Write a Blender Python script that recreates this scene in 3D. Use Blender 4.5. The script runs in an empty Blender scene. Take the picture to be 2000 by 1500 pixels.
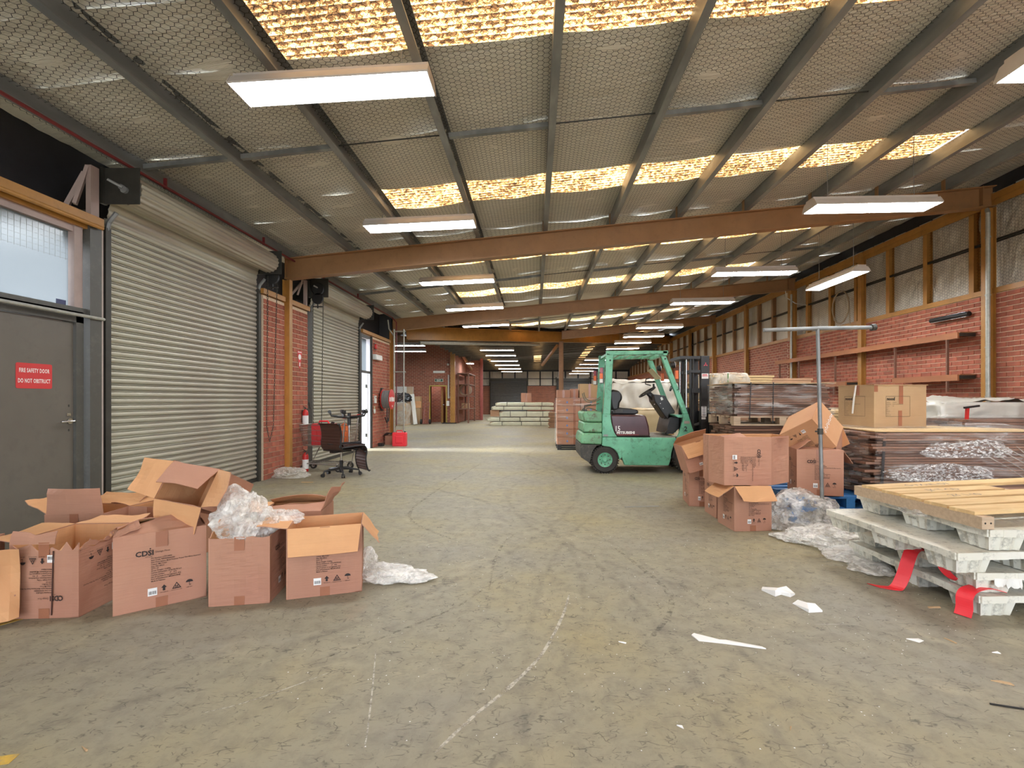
import bpy, math, random
import numpy as np
from mathutils import Vector, Matrix, Euler, noise

# ------------------------------------------------------------------ camera, world, exposure
F, X0, Y0, H = 940.0, 1044.0, 780.0, 1.30          # focal length (px), vanishing point (px), eye height (m)
sc = bpy.context.scene
col = sc.collection
cam_d = bpy.data.cameras.new('camera')
cam_d.sensor_fit = 'HORIZONTAL'; cam_d.sensor_width = 36.0
cam_d.lens = 36.0 * F / 2000.0
cam_d.shift_x = -(X0 - 1000.0) / 2000.0
cam_d.shift_y = (Y0 - 750.0) / 2000.0
cam_d.clip_start = 0.05; cam_d.clip_end = 300
cam = bpy.data.objects.new('camera', cam_d)
cam.location = (0, 0, H); cam.rotation_euler = (math.pi / 2, 0, 0)
col.objects.link(cam); sc.camera = cam

SKY, TUBE = 5.0, 34.0                              # sky radiance, lamp diffuser radiance
w = bpy.data.worlds.new('sky'); sc.world = w; w.use_nodes = True
bg = w.node_tree.nodes['Background']
bg.inputs['Color'].default_value = (0.80, 0.89, 1.0, 1); bg.inputs['Strength'].default_value = SKY
sun_d = bpy.data.lights.new('added_doorway_daylight', 'SUN'); sun_d.energy = 14.0; sun_d.angle = math.radians(24); sun_d.color = (0.88, 0.93, 1.0)  # added soft lamp, stands in for daylight entering by the side doorway
sun = bpy.data.objects.new('added_doorway_daylight', sun_d); col.objects.link(sun)
sun.rotation_euler = Vector((math.cos(math.radians(17)), -0.03, -math.sin(math.radians(17)))).to_track_quat('-Z', 'Y').to_euler()
sc.view_settings.view_transform = 'Standard'; sc.view_settings.look = 'None'
sc.view_settings.exposure = 0.55; sc.view_settings.gamma = 1.0; sc.view_settings.use_curve_mapping = False
sc.cycles.use_denoising = True
sc.cycles.use_adaptive_sampling = True; sc.cycles.adaptive_threshold = 0.035
sc.cycles.max_bounces = 8; sc.cycles.diffuse_bounces = 4; sc.cycles.glossy_bounces = 3
sc.cycles.transparent_max_bounces = 12; sc.cycles.transmission_bounces = 6
sc.cycles.sample_clamp_indirect = 6.0
sc.cycles.caustics_reflective = False; sc.cycles.caustics_refractive = False

# ------------------------------------------------------------------ helpers
def G(px, py, z=0.0):
    """pixel ray met with the horizontal plane z"""
    u = (H - z) / (py - Y0)
    return Vector(((px - X0) * u, F * u, z))
def PY(px, py, Y):
    """pixel ray at depth Y"""
    return Vector(((px - X0) * Y / F, Y, H - (py - Y0) * Y / F))
def lin(c):
    out = []
    for v in c[:3]:
        v /= 255.0
        out.append(v / 12.92 if v <= 0.04045 else ((v + 0.055) / 1.055) ** 2.4)
    return out
def rz(a): return Matrix.Rotation(a, 4, 'Z')
def rx(a): return Matrix.Rotation(a, 4, 'X')
def ry(a): return Matrix.Rotation(a, 4, 'Y')
def T(*a): return Matrix.Translation(Vector(a if len(a) == 3 else a[0]))
rad = math.radians

class MB:
    def __init__(s): s.v = []; s.f = []; s.m = []
    def add(s, vs, fs, m=0):
        o = len(s.v); s.v += [tuple(p) for p in vs]
        for f in fs: s.f.append([i + o for i in f]); s.m.append(m)
        return s
    def bx(s, x0, x1, y0, y1, z0, z1, m=0):
        return s.add([(x0,y0,z0),(x1,y0,z0),(x1,y1,z0),(x0,y1,z0),(x0,y0,z1),(x1,y0,z1),(x1,y1,z1),(x0,y1,z1)],
                     [(0,3,2,1),(4,5,6,7),(0,1,5,4),(1,2,6,5),(2,3,7,6),(3,0,4,7)], m)
    def box(s, c, size, R=None, m=0):
        x, y, z = size[0]/2, size[1]/2, size[2]/2
        vs = [Vector((a*x, b*y, d*z)) for d in (-1,1) for a, b in ((-1,-1),(1,-1),(1,1),(-1,1))]
        if R is not None: vs = [R @ v for v in vs]
        vs = [v + Vector(c) for v in vs]
        return s.add(vs, [(0,3,2,1),(4,5,6,7),(0,1,5,4),(1,2,6,5),(2,3,7,6),(3,0,4,7)], m)
    def bar(s, p0, p1, wdt, hgt, up=(0,0,1), m=0):
        p0, p1 = Vector(p0), Vector(p1); d = (p1 - p0); L = d.length; d.normalize()
        u = Vector(up); sd = d.cross(u)
        if sd.length < 1e-4: sd = d.cross(Vector((0,1,0)))
        sd.normalize(); u = sd.cross(d).normalized()
        vs = []
        for p in (p0, p1):
            for a, b in ((-1,-1),(1,-1),(1,1),(-1,1)): vs.append(p + sd*a*wdt/2 + u*b*hgt/2)
        return s.add(vs, [(0,1,2,3),(7,6,5,4),(0,4,5,1),(1,5,6,2),(2,6,7,3),(3,7,4,0)], m)
    def cyl(s, p0, p1, r, n=12, r2=None, m=0, caps=True):
        p0, p1 = Vector(p0), Vector(p1); r2 = r if r2 is None else r2
        d = (p1 - p0).normalized(); a = d.orthogonal().normalized(); b = d.cross(a)
        vs = []
        for p, q in ((p0, r), (p1, r2)):
            for i in range(n):
                t = 2*math.pi*i/n; vs.append(p + a*math.cos(t)*q + b*math.sin(t)*q)
        fs = [(i, (i+1) % n, n+(i+1) % n, n+i) for i in range(n)]
        if caps: fs += [tuple(range(n-1, -1, -1)), tuple(range(n, 2*n))]
        return s.add(vs, fs, m)
    def tube(s, pts, r, n=8, closed=False, m=0):
        pts = [Vector(p) for p in pts]; N = len(pts); vs = []; prev = None
        for i, p in enumerate(pts):
            if closed: d = pts[(i+1) % N] - pts[i-1]
            else: d = pts[min(i+1, N-1)] - pts[max(i-1, 0)]
            d.normalize()
            a = d.orthogonal().normalized() if prev is None else (prev - d*prev.dot(d))
            if a.length < 1e-5: a = d.orthogonal()
            a.normalize(); prev = a; b = d.cross(a)
            rr = r[i] if isinstance(r, (list, tuple)) else r
            for k in range(n):
                t = 2*math.pi*k/n; vs.append(p + a*math.cos(t)*rr + b*math.sin(t)*rr)
        fs = []
        for i in range(N if closed else N-1):
            j = (i+1) % N
            for k in range(n): fs.append((i*n+k, i*n+(k+1) % n, j*n+(k+1) % n, j*n+k))
        if not closed: fs += [tuple(range(n-1,-1,-1)), tuple(range((N-1)*n, N*n))]
        return s.add(vs, fs, m)
    def prism(s, poly, fn, m=0):
        """poly: 2-D outline; fn(x, y, k) -> 3-D point for k = 0, 1"""
        n = len(poly)
        vs = [fn(x, y, 0) for x, y in poly] + [fn(x, y, 1) for x, y in poly]
        fs = [tuple(range(n-1,-1,-1)), tuple(range(n, 2*n))] + [(i, (i+1) % n, n+(i+1) % n, n+i) for i in range(n)]
        return s.add(vs, fs, m)
    def lathe(s, prof, n=20, M=None, m=0, caps=True):
        M = M or Matrix.Identity(4); vs = []; k = len(prof)
        for i in range(n):
            t = 2*math.pi*i/n
            for r, z in prof: vs.append(M @ Vector((r*math.cos(t), r*math.sin(t), z)))
        fs = [(i*k+j, ((i+1) % n)*k+j, ((i+1) % n)*k+j+1, i*k+j+1) for i in range(n) for j in range(k-1)]
        if caps: fs += [tuple(i*k for i in range(n-1,-1,-1)), tuple(i*k+k-1 for i in range(n))]
        return s.add(vs, fs, m)
    def grid(s, fn, nu, nv, m=0):
        vs = [fn(i/nu, j/nv) for j in range(nv+1) for i in range(nu+1)]
        fs = [(j*(nu+1)+i, j*(nu+1)+i+1, (j+1)*(nu+1)+i+1, (j+1)*(nu+1)+i) for j in range(nv) for i in range(nu)]
        return s.add(vs, fs, m)
    def slab(s, fn, nu, nv, t, m0=0, m1=None):
        """a sheet with thickness: fn(u,v) -> (point, normal)"""
        m1 = m0 if m1 is None else m1
        A, B = [], []
        for j in range(nv+1):
            for i in range(nu+1):
                p, n = fn(i/nu, j/nv); A.append(p); B.append(p - n*t)
        W = nu+1; K = len(A)
        top = [(j*W+i, j*W+i+1, (j+1)*W+i+1, (j+1)*W+i) for j in range(nv) for i in range(nu)]
        bot = [tuple(K+q for q in reversed(f)) for f in top]
        ring = [i for i in range(W)] + [j*W+nu for j in range(1, nv+1)] + [nv*W+i for i in range(nu-1,-1,-1)] + [j*W for j in range(nv-1,0,-1)]
        side = [(ring[q], K+ring[q], K+ring[(q+1) % len(ring)], ring[(q+1) % len(ring)]) for q in range(len(ring))]
        o = len(s.v); s.v += [tuple(p) for p in A+B]
        for fs, mm in ((top, m0), (bot, m1), (side, m0)):
            for f in fs: s.f.append([i+o for i in f]); s.m.append(mm)
        return s
    def xf(s, M):
        s.v = [tuple(M @ Vector(p)) for p in s.v]; return s
    def merge(s, o, M=None, m=None):
        vs = [M @ Vector(p) for p in o.v] if M is not None else o.v
        b = len(s.v); s.v += [tuple(p) for p in vs]
        for f, k in zip(o.f, o.m): s.f.append([i+b for i in f]); s.m.append(k if m is None else m)
        return s
    def mesh(s, name, mat, smooth=False):
        me = bpy.data.meshes.new(name); me.from_pydata(s.v, [], s.f)
        mats = mat if isinstance(mat, (list, tuple)) else [mat]
        for q in mats: me.materials.append(q)
        if len(mats) > 1: me.polygons.foreach_set('material_index', s.m)
        if smooth:
            me.polygons.foreach_set('use_smooth', [True]*len(me.polygons))
            if smooth != 'all':
                try: me.set_sharp_from_angle(angle=rad(38))
                except Exception: pass
        me.update(); return me
    def build(s, name, mat, parent=None, smooth=False, loc=None):
        return ob(name, s.mesh(name, mat, smooth), parent, T(loc) if loc is not None else None)

def ob(name, me, parent=None, M=None):
    o = bpy.data.objects.new(name, me); col.objects.link(o)
    if parent is not None: o.parent = parent
    if M is not None: o.matrix_local = M if parent is not None else M
    return o
def tag(o, label=None, cat=None, group=None, kind=None):
    if label: o['label'] = label
    if cat: o['category'] = cat
    if group: o['group'] = group
    if kind: o['kind'] = kind
    return o
def thing(name, label, cat, M=None, group=None):
    o = bpy.data.objects.new(name, None); o.empty_display_size = 0.1; col.objects.link(o)
    if M is not None: o.matrix_world = M
    return tag(o, label, cat, group)
def struct(name, label, cat='', M=None):
    o = bpy.data.objects.new(name, None); o.empty_display_size = 0.1; col.objects.link(o)
    if M is not None: o.matrix_world = M
    tag(o, label, cat or name.split('_')[0], kind='structure'); return o
def dup(root, M, label=None, group=None):
    r = root.copy(); col.objects.link(r); r.matrix_world = M
    if label: r['label'] = label
    if group: r['group'] = group
    for ch in root.children:
        c = ch.copy(); col.objects.link(c); c.parent = r
        for g in ch.children:
            d = g.copy(); col.objects.link(d); d.parent = c
    return r

# ------------------------------------------------------------------ materials
def NM(name):
    m = bpy.data.materials.new(name); m.use_nodes = True
    nt = m.node_tree; return m, nt, nt.nodes, nt.links, nt.nodes['Principled BSDF']
def mixcol(nd, lk, fac, a, b, mode='MIX'):
    n = nd.new('ShaderNodeMix'); n.data_type = 'RGBA'; n.blend_type = mode
    for s_, v in ((n.inputs[0], fac), (n.inputs[6], a), (n.inputs[7], b)):
        if hasattr(v, 'is_linked') or isinstance(v, bpy.types.NodeSocket): lk.new(v, s_)
        elif isinstance(v, (int, float)): s_.default_value = v
        else: s_.default_value = (*v[:3], 1)
    return n.outputs[2]
def ramp(nd, lk, src, stops):
    r = nd.new('ShaderNodeValToRGB'); lk.new(src, r.inputs[0])
    e = r.color_ramp.elements
    while len(e) < len(stops): e.new(0.5)
    for q, (p, c) in zip(e, stops):
        q.position = p; q.color = (c, c, c, 1) if isinstance(c, (int, float)) else (*c, 1)
    return r.outputs[0]
def tex(nd, lk, scale, detail=4, rough=0.55, vec=None, dist=0.0):
    n = nd.new('ShaderNodeTexNoise'); n.inputs['Scale'].default_value = scale
    n.inputs['Detail'].default_value = detail; n.inputs['Roughness'].default_value = rough; n.inputs['Distortion'].default_value = dist
    if vec is not None: lk.new(vec, n.inputs['Vector'])
    return n.outputs[0]
def coords(nd, lk, scale=(1,1,1), kind='Object', rot=(0,0,0)):
    c = nd.new('ShaderNodeTexCoord'); mp = nd.new('ShaderNodeMapping')
    mp.inputs['Scale'].default_value = scale; mp.inputs['Rotation'].default_value = rot
    lk.new(c.outputs[kind], mp.inputs['Vector']); return mp.outputs[0]
def bumpn(nd, lk, height, b, strength=0.3, dist=0.01):
    n = nd.new('ShaderNodeBump'); n.inputs['Strength'].default_value = strength; n.inputs['Distance'].default_value = dist
    lk.new(height, n.inputs['Height']); lk.new(n.outputs[0], b.inputs['Normal']); return n
def P(name, rgb, rough=0.6, metal=0.0, var=0.10, scale=6.0, bump=0.0, stretch=(1,1,1), dirt=None, dirt_amt=0.35, rnd=0.0, spec=0.5, coat=0.0, hue2=None):
    """painted / plain surface with a little colour variation, optional dirt patches and per-object variation"""
    m, nt, nd, lk, b = NM(name)
    c = lin(rgb); v = coords(nd, lk, stretch)
    n1 = tex(nd, lk, scale, 5, 0.6, v)
    lo = [x*(1-var*1.6) for x in c]; hi = [min(1, x*(1+var*1.4)) for x in c]
    colr = ramp(nd, lk, n1, [(0.25, lo), (0.75, hi)])
    if hue2 is not None:
        f = ramp(nd, lk, tex(nd, lk, scale*0.45, 3, 0.5, v), [(0.4, 0.0), (0.65, 1.0)])
        colr = mixcol(nd, lk, f, colr, lin(hue2))
    if dirt is not None:
        f = ramp(nd, lk, tex(nd, lk, scale*2.3, 8, 0.7, v), [(0.52, 0.0), (0.66, dirt_amt)])
        colr = mixcol(nd, lk, f, colr, lin(dirt))
    if rnd:
        g = nd.new('ShaderNodeNewGeometry'); oi = nd.new('ShaderNodeObjectInfo')
        ad = nd.new('ShaderNodeMath'); ad.operation = 'ADD'; lk.new(g.outputs['Random Per Island'], ad.inputs[0]); lk.new(oi.outputs['Random'], ad.inputs[1])
        fr = nd.new('ShaderNodeMath'); fr.operation = 'FRACT'; lk.new(ad.outputs[0], fr.inputs[0])
        hs = nd.new('ShaderNodeHueSaturation'); lk.new(colr, hs.inputs['Color'])
        mr = nd.new('ShaderNodeMapRange'); mr.inputs[3].default_value = 1-rnd; mr.inputs[4].default_value = 1+rnd
        lk.new(fr.outputs[0], mr.inputs[0]); lk.new(mr.outputs[0], hs.inputs['Value']); colr = hs.outputs[0]
    lk.new(colr, b.inputs['Base Color'])
    b.inputs['Roughness'].default_value = rough; b.inputs['Metallic'].default_value = metal
    b.inputs['Specular IOR Level'].default_value = spec
    if coat: b.inputs['Coat Weight'].default_value = coat
    if bump: bumpn(nd, lk, n1, b, bump, 0.01)
    return m

def film_mat(name, amount=(0.10, 0.55), tint=(232, 228, 216), scale=14, stretch=(1,1,1), bump=0.6, edges=(.38, .66)):
    m, nt, nd, lk, b = NM(name)
    v = coords(nd, lk, stretch)
    n1 = tex(nd, lk, scale, 7, 0.62, v, 0.6)
    b.inputs['Base Color'].default_value = (*lin(tint), 1); b.inputs['Roughness'].default_value = 0.14
    b.inputs['Specular IOR Level'].default_value = 0.9
    bumpn(nd, lk, n1, b, bump, 0.02)
    lw = nd.new('ShaderNodeLayerWeight'); lw.inputs[0].default_value = 0.35
    f = ramp(nd, lk, n1, [(edges[0], amount[0]), (edges[1], amount[1])])
    ad = nd.new('ShaderNodeMath'); ad.operation = 'MULTIPLY_ADD'; ad.use_clamp = True
    lk.new(lw.outputs['Facing'], ad.inputs[0]); ad.inputs[1].default_value = 0.22; lk.new(f, ad.inputs[2])
    tr = nd.new('ShaderNodeBsdfTransparent'); mx = nd.new('ShaderNodeMixShader')
    lk.new(ad.outputs[0], mx.inputs[0]); lk.new(tr.outputs[0], mx.inputs[1]); lk.new(b.outputs[0], mx.inputs[2])
    lk.new(mx.outputs[0], nd['Material Output'].inputs['Surface'])
    return m

def decal(name, rgb, scale, lo, hi, amt):
    m, nt, nd, lk, b = NM(name)
    b.inputs['Base Color'].default_value = (*lin(rgb), 1); b.inputs['Roughness'].default_value = 0.8
    f = ramp(nd, lk, tex(nd, lk, scale, 6, 0.7, coords(nd, lk)), [(lo, 0.0), (hi, amt)])
    tr = nd.new('ShaderNodeBsdfTransparent'); mx = nd.new('ShaderNodeMixShader')
    lk.new(f, mx.inputs[0]); lk.new(tr.outputs[0], mx.inputs[1]); lk.new(b.outputs[0], mx.inputs[2]); lk.new(mx.outputs[0], nd['Material Output'].inputs['Surface'])
    return m

def emis(name, rgb, strength):
    m, nt, nd, lk, b = NM(name)
    b.inputs['Base Color'].default_value = (0.85, 0.85, 0.85, 1)
    b.inputs['Emission Color'].default_value = (*lin(rgb), 1); b.inputs['Emission Strength'].default_value = strength
    return m

mt = {}
def make_floor_mat():
    m, nt, nd, lk, b = NM('concrete')
    v = coords(nd, lk)
    big = tex(nd, lk, 0.55, 5, 0.6, v)
    c = ramp(nd, lk, big, [(0.30, lin((144, 138, 126))), (0.50, lin((153, 145, 122))), (0.70, lin((162, 148, 108)))])
    fine = tex(nd, lk, 9.0, 9, 0.72, v, 0.3)
    c = mixcol(nd, lk, ramp(nd, lk, fine, [(0.30, 0.5), (0.55, 0.0)]), c, lin((102, 96, 88)))
    c = mixcol(nd, lk, ramp(nd, lk, tex(nd, lk, 2.6, 6, 0.65, v, 0.8), [(0.56, 0.0), (0.72, 0.55)]), c, lin((176, 164, 136)))
    # rust bloom
    c = mixcol(nd, lk, ramp(nd, lk, tex(nd, lk, 0.9, 4, 0.6, coords(nd, lk, (1, 1, 1), rot=(0, 0, 0.6)), 0.4), [(0.66, 0.0), (0.76, 0.35)]), c, lin((172, 138, 112)))
    # short dark scuffs and trowel marks
    sv = coords(nd, lk, (3.0, 13.0, 1.0), rot=(0, 0, rad(-38)))
    c = mixcol(nd, lk, ramp(nd, lk, tex(nd, lk, 3.2, 5, 0.68, sv, 2.4), [(0.30, 0.60), (0.38, 0.0)]), c, lin((78, 74, 68)))
    sv2 = coords(nd, lk, (11.0, 2.6, 1.0), rot=(0, 0, rad(-30)))
    c = mixcol(nd, lk, ramp(nd, lk, tex(nd, lk, 3.0, 5, 0.66, sv2, 2.0), [(0.30, 0.5), (0.37, 0.0)]), c, lin((86, 80, 72)))
    # broken hairline scuffs: fragments of a distorted cell pattern
    sep = nd.new('ShaderNodeSeparateXYZ'); lk.new(v, sep.inputs[0])
    brk = tex(nd, lk, 5.5, 5, 0.7, v)
    def math_(op, a, bb=None):
        n = nd.new('ShaderNodeMath'); n.operation = op
        for i, q in enumerate((a, bb)):
            if q is None: continue
            if isinstance(q, bpy.types.NodeSocket): lk.new(q, n.inputs[i])
            else: n.inputs[i].default_value = q
        return n.outputs[0]
    for sc_, rot, wd, amt, ms, th in ((9.5, -0.6, .034, .7, 11.0, .54), (5.5, 0.5, .022, .55, 7.0, .55), (18.0, -0.3, .06, .6, 15.0, .55)):
        vv = coords(nd, lk, (1.0, 2.1, 1.0), rot=(0, 0, rot))
        dn = nd.new('ShaderNodeTexNoise'); dn.inputs['Scale'].default_value = 4.0; dn.inputs['Detail'].default_value = 3; lk.new(vv, dn.inputs['Vector'])
        mx_ = nd.new('ShaderNodeMix'); mx_.data_type = 'VECTOR'; mx_.inputs[0].default_value = 0.22; lk.new(vv, mx_.inputs[4]); lk.new(dn.outputs['Color'], mx_.inputs[5])
        vo = nd.new('ShaderNodeTexVoronoi'); vo.feature = 'DISTANCE_TO_EDGE'; vo.inputs['Scale'].default_value = sc_; lk.new(mx_.outputs[1], vo.inputs['Vector'])
        line = ramp(nd, lk, vo.outputs['Distance'], [(0.0, 1.0), (wd, 0.0)])
        msk = ramp(nd, lk, tex(nd, lk, ms, 4, 0.6, v), [(th, 0.0), (th+.05, 1.0)])
        c = mixcol(nd, lk, math_('MULTIPLY', math_('MULTIPLY', line, msk), amt), c, lin((70, 66, 60)))
    # faint curved tyre marks: rings about several centres, broken up by noise
    for cx, cy, r, wd, amt in ((4.2, 6.6, 4.6, 0.05, 0.30), (4.5, 6.4, 5.3, 0.04, 0.25), (-3.5, 3.6, 3.9, 0.03, 0.35), (-6, 2.0, 6.8, 0.035, 0.35), (-6, 2.0, 7.15, 0.03, 0.25), (7.5, 2.2, 7.6, 0.03, 0.3), (5.0, 11.0, 5.2, 0.05, 0.35), (0.2, 14.5, 5.6, 0.06, 0.3), (-7, 7.6, 7.7, 0.05, 0.35)):
        dx = math_('SUBTRACT', sep.outputs[0], cx); dy = math_('SUBTRACT', sep.outputs[1], cy)
        d = math_('SQRT', math_('ADD', math_('MULTIPLY', dx, dx), math_('MULTIPLY', dy, dy)))
        wob = math_('MULTIPLY', brk, 0.10); d2 = math_('ABSOLUTE', math_('SUBTRACT', math_('ADD', d, wob), r))
        band = ramp(nd, lk, math_('DIVIDE', d2, wd), [(0.25, 1.0), (1.0, 0.0)])
        f = math_('MULTIPLY', math_('MULTIPLY', band, ramp(nd, lk, brk, [(0.42, 0.05), (0.60, 1.0)])), amt)
        c = mixcol(nd, lk, f, c, lin((84, 80, 74)))
    # pale scratches
    sc2 = coords(nd, lk, (0.6, 9.0, 1.0), rot=(0, 0, rad(58)))
    c = mixcol(nd, lk, ramp(nd, lk, tex(nd, lk, 1.3, 3, 0.5, sc2, 0.5), [(0.745, 0.0), (0.765, 0.6)]), c, lin((212, 206, 196)))
    lk.new(c, b.inputs['Base Color'])
    b.inputs['Roughness'].default_value = 0.62; b.inputs['Specular IOR Level'].default_value = 0.35
    bumpn(nd, lk, fine, b, 0.18, 0.01)
    return m
mt['floor'] = make_floor_mat()

def brick_tex(name, plane='YZ', dark=1.0):
    """distant brickwork, too far to tell the bricks apart singly"""
    m, nt, nd, lk, b = NM(name)
    c = nd.new('ShaderNodeTexCoord'); s = nd.new('ShaderNodeSeparateXYZ'); cb = nd.new('ShaderNodeCombineXYZ')
    lk.new(c.outputs['Object'], s.inputs[0]); lk.new(s.outputs[0 if plane == 'XZ' else 1], cb.inputs[0]); lk.new(s.outputs[2], cb.inputs[1])
    t = nd.new('ShaderNodeTexBrick'); lk.new(cb.outputs[0], t.inputs['Vector'])
    t.inputs['Scale'].default_value = 1.0; t.inputs['Brick Width'].default_value = 0.24; t.inputs['Row Height'].default_value = 0.086
    t.inputs['Mortar Size'].default_value = 0.006; t.inputs['Mortar Smooth'].default_value = 0.1; t.inputs['Bias'].default_value = -0.1
    t.inputs['Color1'].default_value = (*[x*dark for x in lin((164, 96, 76))], 1); t.inputs['Color2'].default_value = (*[x*dark for x in lin((134, 80, 66))], 1)
    t.inputs['Mortar'].default_value = (*[x*dark for x in lin((196, 170, 144))], 1)
    lk.new(t.outputs['Color'], b.inputs['Base Color']); b.inputs['Roughness'].default_value = 0.85
    bumpn(nd, lk, t.outputs['Fac'], b, -0.4, 0.008)
    return m
mt['brick_yz'] = brick_tex('far_brickwork_side'); mt['brick_xz'] = brick_tex('far_brickwork_front', 'XZ')
mt['brick'] = P('red_brick', (174, 102, 80), 0.82, var=0.13, scale=14, bump=0.25, rnd=0.17, hue2=(150, 92, 76), spec=0.25)
mt['mortar'] = P('mortar', (216, 192, 164), 0.9, var=0.08, scale=20, bump=0.3, spec=0.2)
mt['gold'] = P('tan_painted_steel', (176, 126, 62), 0.42, var=0.10, scale=3, dirt=(110, 80, 50), dirt_amt=0.25, spec=0.45)
mt['brown'] = P('brown_painted_steel', (158, 118, 80), 0.40, var=0.08, scale=3, dirt=(96, 70, 48), dirt_amt=0.2, spec=0.45)
mt['galv'] = P('galvanised_steel', (150, 152, 150), 0.48, 0.35, var=0.16, scale=9, stretch=(1, .3, 1), hue2=(122, 124, 124))
mt['galv_pipe'] = P('galvanised_pipe', (176, 176, 166), 0.45, 0.4, var=0.14, scale=20)
mt['dark_steel'] = P('dark_steel', (62, 60, 54), 0.5, 0.2, var=0.15, scale=8)
mt['door_grey'] = P('dark_grey_door_paint', (104, 98, 88), 0.45, var=0.06, scale=3, dirt=(84, 78, 70), dirt_amt=0.3)
mt['frame_grey'] = P('dark_grey_frame_paint', (80, 78, 72), 0.45, var=0.08, scale=4, dirt=(150, 146, 136), dirt_amt=0.12)
mt['lilac'] = P('pale_frame_paint', (166, 146, 138), 0.5, var=0.1, scale=4)
mt['shutter'] = P('grey_green_shutter_paint', (184, 181, 162), 0.36, 0.15, var=0.06, scale=2.5, stretch=(1, .5, 3), hue2=(164, 152, 138), spec=0.5)
mt['black_sheet'] = P('black_wall_lining', (42, 42, 46), 0.55, var=0.2, scale=3)
mt['white'] = P('white_paint', (226, 224, 216), 0.5, var=0.03)
mt['white_metal'] = P('lamp_housing_enamel', (198, 190, 182), 0.45, var=0.06, scale=6)
mt['red'] = P('red_paint', (196, 44, 40), 0.42, var=0.06)
mt['sign_red'] = P('sign_red', (206, 58, 58), 0.5, var=0.02)
mt['red_plastic'] = P('red_plastic', (232, 48, 58), 0.4, var=0.04)
mt['black'] = P('black_paint', (38, 37, 36), 0.42, var=0.15)
mt['rubber'] = P('tyre_rubber', (58, 55, 50), 0.8, var=0.15, scale=12)
mt['chrome'] = P('chrome', (200, 200, 200), 0.18, 1.0, var=0.04)
mt['wire'] = P('shelf_wire', (150, 146, 138), 0.35, 0.8, var=0.1)
mt['net_wire'] = P('netting_wire', (44, 42, 38), 0.5, 0.5, var=0.2)
mt['text_black'] = P('print_black', (44, 34, 32), 0.7, var=0.02)
mt['text_white'] = P('print_white', (240, 236, 230), 0.6, var=0.01)
mt['label_white'] = P('label_paper', (236, 234, 230), 0.6, var=0.02)
def cardboard(name, rgb, hue2, rnd=0.06):
    m = P(name, rgb, 0.72, var=0.06, scale=3.5, hue2=hue2, rnd=rnd, spec=0.25)
    nd, lk, b = m.node_tree.nodes, m.node_tree.links, m.node_tree.nodes['Principled BSDF']
    n = tex(nd, lk, 5.0, 4, 0.6, coords(nd, lk, (1.0, 1.0, 16.0)))
    bumpn(nd, lk, n, b, 0.22, 0.012)
    return m
mt['card'] = cardboard('cardboard_outside', (186, 139, 114), (176, 127, 105))
mt['card_in'] = cardboard('cardboard_inside', (218, 166, 118), (206, 152, 108))
mt['card_tan'] = cardboard('brightly_lit_cardboard', (208, 158, 116), (198, 146, 106))  # tan tone puts strong light into the overturned carton's outer faces
mt['card_pale'] = cardboard('pale_cardboard', (190, 160, 122), (180, 148, 112), 0.04)
mt['tape'] = P('brown_tape', (162, 108, 82), 0.25, var=0.05, spec=0.6)
mt['wood'] = P('raw_pine', (222, 190, 138), 0.7, var=0.10, scale=5, stretch=(1, 9, 9), rnd=0.07, hue2=(206, 168, 116))
mt['wood_grey'] = P('weathered_pine', (190, 166, 138), 0.75, var=0.12, scale=5, stretch=(1, 9, 9), rnd=0.10)
mt['plank'] = P('dark_timber_flooring', (132, 98, 78), 0.6, var=0.20, scale=4, stretch=(1, 10, 10), rnd=0.42, hue2=(106, 76, 62))
mt['plank_pale'] = P('pale_timber', (206, 176, 128), 0.7, var=0.12, scale=4, stretch=(1, 10, 10), rnd=0.18)
mt['plank_mid'] = P('brown_timber', (166, 128, 98), 0.68, var=0.15, scale=4, stretch=(1, 10, 10), rnd=0.28)
mt['rust_wood'] = P('red_brown_timber_rail', (176, 116, 76), 0.65, var=0.14, scale=6, stretch=(1, .2, 1), hue2=(150, 96, 64))
mt['pallet_plastic'] = P('scuffed_white_plastic', (222, 220, 208), 0.5, var=0.08, scale=7, dirt=(96, 92, 82), dirt_amt=0.55, hue2=(206, 202, 184))
mt['blue'] = P('blue_pallet_paint', (52, 116, 176), 0.55, var=0.12, scale=6, dirt=(40, 60, 90), dirt_amt=0.4)
mt['green'] = P('forklift_green', (120, 196, 158), 0.40, var=0.08, scale=4, dirt=(72, 84, 66), dirt_amt=0.6, hue2=(98, 168, 134))
mt['green_worn'] = P('worn_forklift_green', (124, 182, 138), 0.5, var=0.12, scale=5, dirt=(92, 62, 44), dirt_amt=0.85, hue2=(104, 150, 112))
mt['maroon'] = P('maroon_engine_cover', (84, 52, 56), 0.28, var=0.12, scale=5, spec=0.6, hue2=(66, 42, 46))
mt['leather'] = P('dark_brown_leather', (78, 52, 44), 0.42, var=0.12, scale=6, stretch=(.3, .3, 3))
mt['orange'] = P('orange_plastic', (236, 110, 40), 0.4, var=0.03)
mt['white_sheet'] = P('white_plastic_sheet', (206, 202, 190), 0.32, var=0.06, scale=3, bump=0.5, spec=0.6)
mt['film'] = film_mat('clear_crumpled_film', (0.14, 0.72), (248, 245, 238), 9, bump=1.0)
mt['film_soft'] = film_mat('thin_stretch_film', (0.0, 0.50), (248, 245, 240), scale=3.6, stretch=(.6, .6, 3.4), bump=0.9, edges=(.50, .74))
mt['film_spark'] = film_mat('glinting_torn_film', (0.0, 0.85), (250, 248, 244), 26, (1, 1, 2.2), 1.0, (.50, .60))
mt['film_hazy'] = film_mat('hazy_film', (0.25, 0.6), scale=4, bump=0.6)
mt['tube_white'] = emis('lamp_diffuser', (244, 250, 255), TUBE)
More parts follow.
